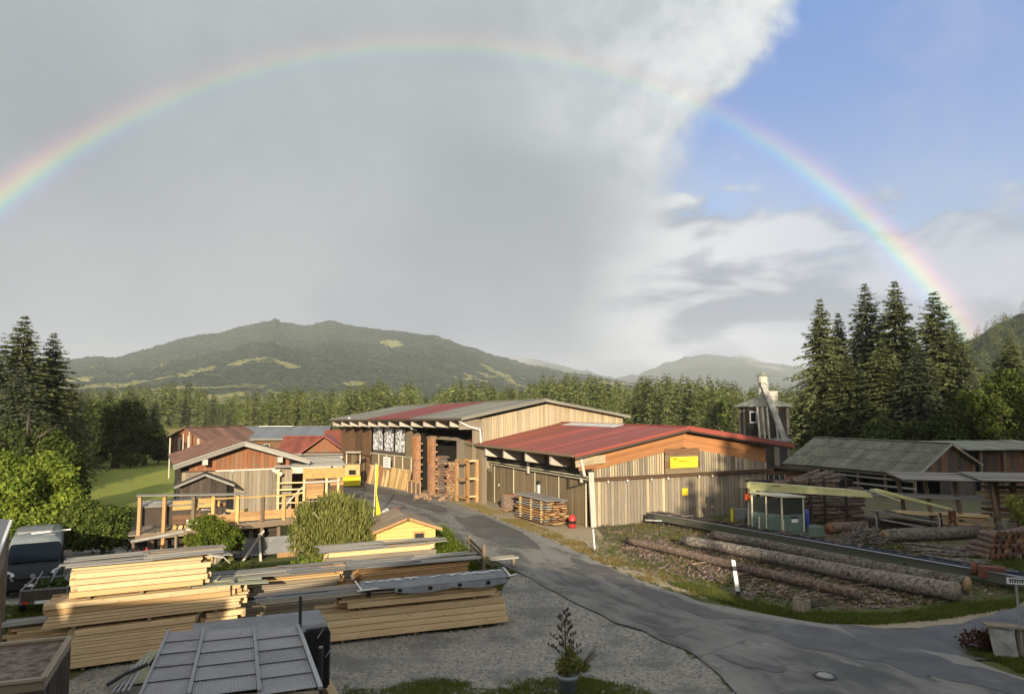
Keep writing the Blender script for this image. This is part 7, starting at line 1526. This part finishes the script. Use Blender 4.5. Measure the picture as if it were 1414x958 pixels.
for px, py, D, lab, sd, mt, s in ((268, 795, 28.5, 'low garden shrub right of the tall lumber stack', 1, 'leaf_mid', .55), (330, 787, 29.5, 'brownish green garden shrub under the round tree', 2, 'leaf_willow', .6), (372, 790, 29.5, 'flowering garden shrub before the storage rack', 3, 'leaf_mid', .5), (430, 775, 30.5, 'low green shrub at the foot of the willow', 4, 'leaf_bright', .75), (395, 782, 30, 'small green shrub between the rack and the covers', 5, 'leaf_mid', .45), (300, 790, 29, 'yellow green shrub at the garden edge', 6, 'leaf_bright', .5), (492, 770, 30, 'small dark shrub between willow and hut', 7, 'leaf_dark', .6)):
    t_ = thing('shrub', lab, 'shrub', (xat(px, D), D, 0), 0, 'garden shrubs'); link('foliage', leaf_cloud('shrub_leaves', lobes_round(0, 0, s * .7, s * 1.5, s, s * .8, 8, sd), 2600, .10, sd, mt), t_); link('stem', trunk_mesh('shrub_stem', s, .03, 'bark_trunk', 5), t_)
D = 70; leafy('broadleaf_tree', 'rounded broadleaf tree with a sunlit top at the right edge', xat(1378, D), D, lobes_round(0, 0, 5.6, 3.6, 3.2, 5.8, 22, 11), 15000, .30, 11, 'leaf_mid', 9, .3)
D = 37; leafy('shrub', 'yellow green leafy shrub growing into the drying rack', xat(1404, D), D, lobes_round(0, 0, 1.75, 1.0, .9, 1.0, 12, 12), 3600, .15, 12, 'leaf_willow', 2.2, .06)
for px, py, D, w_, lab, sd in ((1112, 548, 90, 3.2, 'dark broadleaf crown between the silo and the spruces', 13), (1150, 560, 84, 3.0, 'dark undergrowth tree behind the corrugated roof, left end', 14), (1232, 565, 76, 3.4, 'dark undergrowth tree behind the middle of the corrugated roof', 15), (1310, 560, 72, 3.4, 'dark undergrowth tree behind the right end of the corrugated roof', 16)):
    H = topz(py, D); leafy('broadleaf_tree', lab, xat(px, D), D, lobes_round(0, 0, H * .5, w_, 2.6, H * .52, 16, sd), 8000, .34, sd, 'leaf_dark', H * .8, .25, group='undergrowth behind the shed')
for k, (px, D, s, mt) in enumerate(((118, 82, 1.5, 'leaf_mid'), (140, 86, 1.3, 'leaf_dark'), (184, 84, 1.2, 'leaf_mid'), (222, 90, 1.6, 'leaf_dark'), (240, 100, 1.4, 'leaf_mid'))):
    leafy('bush', ('low bush at the left end of the meadow edge', 'dark bush under the large dark tree', 'bush between the two dark trees of the meadow edge', 'dark bush right of the round broadleaf', 'small bush farthest right along the meadow edge')[k], xat(px, D), D, lobes_round(0, 0, s * .8, s * 1.5, s, s, 10, 80 + k), 2200, .3, 80 + k, mt, s * 1.2, .1, group='bushes along the meadow edge')
# poles in the meadow
for px, py, pyt, D, lab in ((237, 640, 604, 72, 'tall thin pale pole at the meadow edge'), (255, 625, 598, 84, 'second thin pale pole beyond the barn roof'), (263, 620, 596, 92, 'faint thin pole farthest out by the field')): 
    t_ = thing('pole', lab, 'pole', (xat(px, D), D, 0)); MB().tube([(0, 0, -.1), (0, 0, topz(pyt, D))], .07, 6).build('shaft', 'white_wood', t_)
# unseen trees added behind the viewpoint to shade the right of the yard
for k, (x, y, H, w_) in enumerate(((13.2, -9, 12, 1.0), (16.2, -12, 17, 1.1), (19.5, -16, 21, 1.1), (23, -19, 27, 1.2), (28, -20, 30, 1.25), (33, -22, 32, 1.3), (39, -22, 33, 1.3), (45, -24, 34, 1.35), (51, -24, 34, 1.35), (58, -26, 35, 1.4), (65, -26, 35, 1.4), (72, -28, 36, 1.4), (26, -26, 30, 1.4), (36, -28, 34, 1.4), (48, -30, 36, 1.4), (62, -32, 36, 1.4))):
    spruce(x, y, H, w_, 'tall unseen spruce added behind the viewpoint to shade the log yard', k, 'unseen spruces behind the viewpoint')
# ---- forest edge beyond the sheds: single trees, then the wood behind as one mass
FAR = [spruce_mesh('forest_crown', 16, 2.5, 24, 7, 3, 40 + s, 'needles_far', 1.15) for s in range(5)] + [leaf_cloud('forest_leaves', lobes_round(0, 0, 8, 2.6, 2.6, 6.5, 10, 60), 1300, 1.0, 60, 'leaf_mid')]
r = random.Random(77)
tops = [(-60, 540), (90, 540), (130, 534), (200, 528), (240, 526), (270, 527), (300, 545), (330, 540), (400, 534), (470, 532), (520, 524), (575, 524), (590, 545), (620, 524), (640, 518), (690, 528), (720, 530), (745, 514), (830, 514), (870, 522), (900, 516), (960, 514), (1000, 522), (1030, 530), (1110, 530), (1180, 535)]
def toppy(px):
    for (a, b_), (c, d) in zip(tops[:-1], tops[1:]):
        if a <= px <= c: return b_ + (d - b_) * (px - a) / (c - a)
    return 535
N = 295
for i in range(N):
    px = 80 + (1120 - 80) * (i + r.uniform(-.5, .5)) / N; D = r.uniform(165, 260) if px > 330 else r.uniform(235, 330)
    if px > 840: D = r.uniform(140, 210)
    H = max(8, topz(toppy(px) + abs(r.gauss(0, 1)) * 13 - 5, D)); k = r.randrange(5) if r.random() < .80 else 5; s = H / 16 * (.8 if k == 5 else 1)
    w_ = s * r.uniform(.7, 1.45)
    o = link('forest_tree', FAR[k], None, (xat(px, D), D, -.3), (0, 0, r.uniform(0, 6.28)), (w_, w_, s)); tag(o, 'conifer in the forest edge beyond the sheds' if k < 5 else 'leafy tree in the forest edge beyond the sheds', 'tree', 'forest edge conifers' if k < 5 else 'forest edge leafy trees')
b = spruce_mesh('wood', 16, 2.7, 11, 5, 1, 5, 'needles_far', 1.9)
vv = np.array([v.co[:] for v in b.vertices]); ff = np.array([p.vertices[:] for p in b.polygons]); V, Fc = [], []; o = 0
for i in range(1500):
    D = r.uniform(200, 620); px = r.uniform(-200, 1500)
    if px < 330 and D < 330: D += 140
    H = topz(toppy(px) + r.uniform(2, 22), D) if 80 < px < 1120 else topz(545, D); H = min(H, 26); s = H / 16; a = r.uniform(0, 6.28); R2 = np.array([[math.cos(a), -math.sin(a), 0], [math.sin(a), math.cos(a), 0], [0, 0, 1]])
    V.append((vv * [s * 1.25, s * 1.25, s]) @ R2.T + [xat(px, D), D, 0]); Fc.append(ff + o); o += len(vv)
hv = [v_.co for v_ in HILL.data.vertices if 400 < math.hypot(v_.co.x, v_.co.y) < 790 and v_.co.x < .95 * v_.co.y]
for i in range(900):
    c = r.choice(hv); s = r.uniform(.5, .85); a = r.uniform(0, 6.28); R2 = np.array([[math.cos(a), -math.sin(a), 0], [math.sin(a), math.cos(a), 0], [0, 0, 1]])
    V.append((vv * [s * 1.4, s * 1.4, s]) @ R2.T + [c.x + r.uniform(-4, 4), c.y + r.uniform(-4, 4), c.z - 2.0]); Fc.append(ff + o); o += len(vv)
me = bpy.data.meshes.new('forest'); V = np.vstack(V); Fc = np.vstack(Fc); me.from_pydata(V.tolist(), [], Fc.tolist()); me.materials.append(MATS['needles_far']); ob = link('forest', me); ob['kind'] = 'stuff'; tag(ob, 'dense conifer forest filling the valley floor and the right hill', 'forest')

# ---- grass
VERGE = [tuple(G(*q)[:2]) for q in ((925, 805), (1000, 832), (1060, 846), (1120, 858), (1200, 861), (1290, 855), (1400, 838), (1414, 826), (1330, 832), (1240, 846), (1120, 845), (1040, 832), (960, 806))]
def grass(name, poly, n, h, seed, mat, lab, per=6, spread=.09, w=.012, den=None):
    P = [(x, y, gz(x, y)) for x, y, _ in scatter_in(poly, n, seed, 0, den)]; o = link(name, blades(name, P, h, seed, mat, w, per, spread)); o['kind'] = 'stuff'; tag(o, lab, 'grass')
grass('grass', VERGE, 4200, .13, 1, 'grass_blade', 'green grass verge between the logs and the road')
nz = lambda x, y: max(0, mnoise.noise(Vector((x * .7, y * .7, 4))) + .35)
grass('grass', Z_DIRT, 2600, .14, 12, 'grass_blade', 'green weeds scattered over the log yard', den=lambda x, y: max(0, mnoise.noise(Vector((x * .5, y * .5, 9))) + .12))
grass('grass', Z_DIRT, 3000, .13, 2, 'grass_dry', 'thin dry grass growing among the bark of the log yard', den=nz)
grass('grass', [tuple(G(*q)[:2]) for q in ((1190, 750), (1260, 790), (1414, 800), (1414, 770), (1330, 765), (1230, 752))], 2600, .11, 3, 'grass_blade', 'short grass beyond the log conveyor')
grass('grass', [tuple(G(*q)[:2]) for q in ((1335, 905), (1380, 912), (1414, 930), (1414, 905), (1380, 900), (1345, 895))], 900, .13, 4, 'grass_blade', 'grass strip under the street name sign')
grass('grass', [(-4.2, 18.8), (-2.4, 19.3), (-.5, 19.0), (1.6, 19.5), (3.2, 18.7), (4.0, 17.2), (3.6, 16.2), (-4, 16.4)], 5200, .085, 5, 'grass_blade', 'patchy moss and grass at the front of the gravel yard', den=nz, w=.009)
grass('grass', [tuple(G(*q)[:2]) for q in ((-10, 838), (70, 828), (130, 838), (90, 880), (20, 905), (-60, 900))], 2600, .10, 6, 'grass_blade', 'shaded lawn beside the garden trailer')
grass('grass', [(-14.5, 26), (-6, 27.5), (-5.5, 31), (-8.5, 33.2), (-15.5, 31)], 6500, .12, 7, 'grass_blade', 'sunny garden lawn around the round tree')
grass('grass', [tuple(G(*q)[:2]) for q in ((640, 772), (715, 790), (700, 800), (690, 815), (640, 800))], 1600, .12, 8, 'grass_blade', 'shaded grass beside the low fence', den=None)
grass('grass', [(p.x + .15, p.y + .1) for p in RR[36:66]] + [(p.x + 1.1, p.y + .8) for p in reversed(RR[36:66])], 2600, .11, 9, 'grass_dry', 'straw coloured grass along the sunny road edge', den=nz)

# ------------------------------------------------------------------ air: one even haze round everything
hz = MB().box((0, 3900, 251), (17000, 9400, 506)); ho = hz.build('haze', 'white_paint'); ho['kind'] = 'stuff'; ho.data.materials.clear()
hm = bpy.data.materials.new('haze_air'); hm.use_nodes = True; hnt = hm.node_tree; hnt.nodes.clear()
vol = nd(hnt, 'VolumePrincipled', {'Color': (.88, .94, 1.0, 1), 'Density': .00013, 'Anisotropy': .0}); hnt.links.new(vol.outputs[0], nd(hnt, 'OutputMaterial').inputs['Volume'])
ho.data.materials.append(hm)
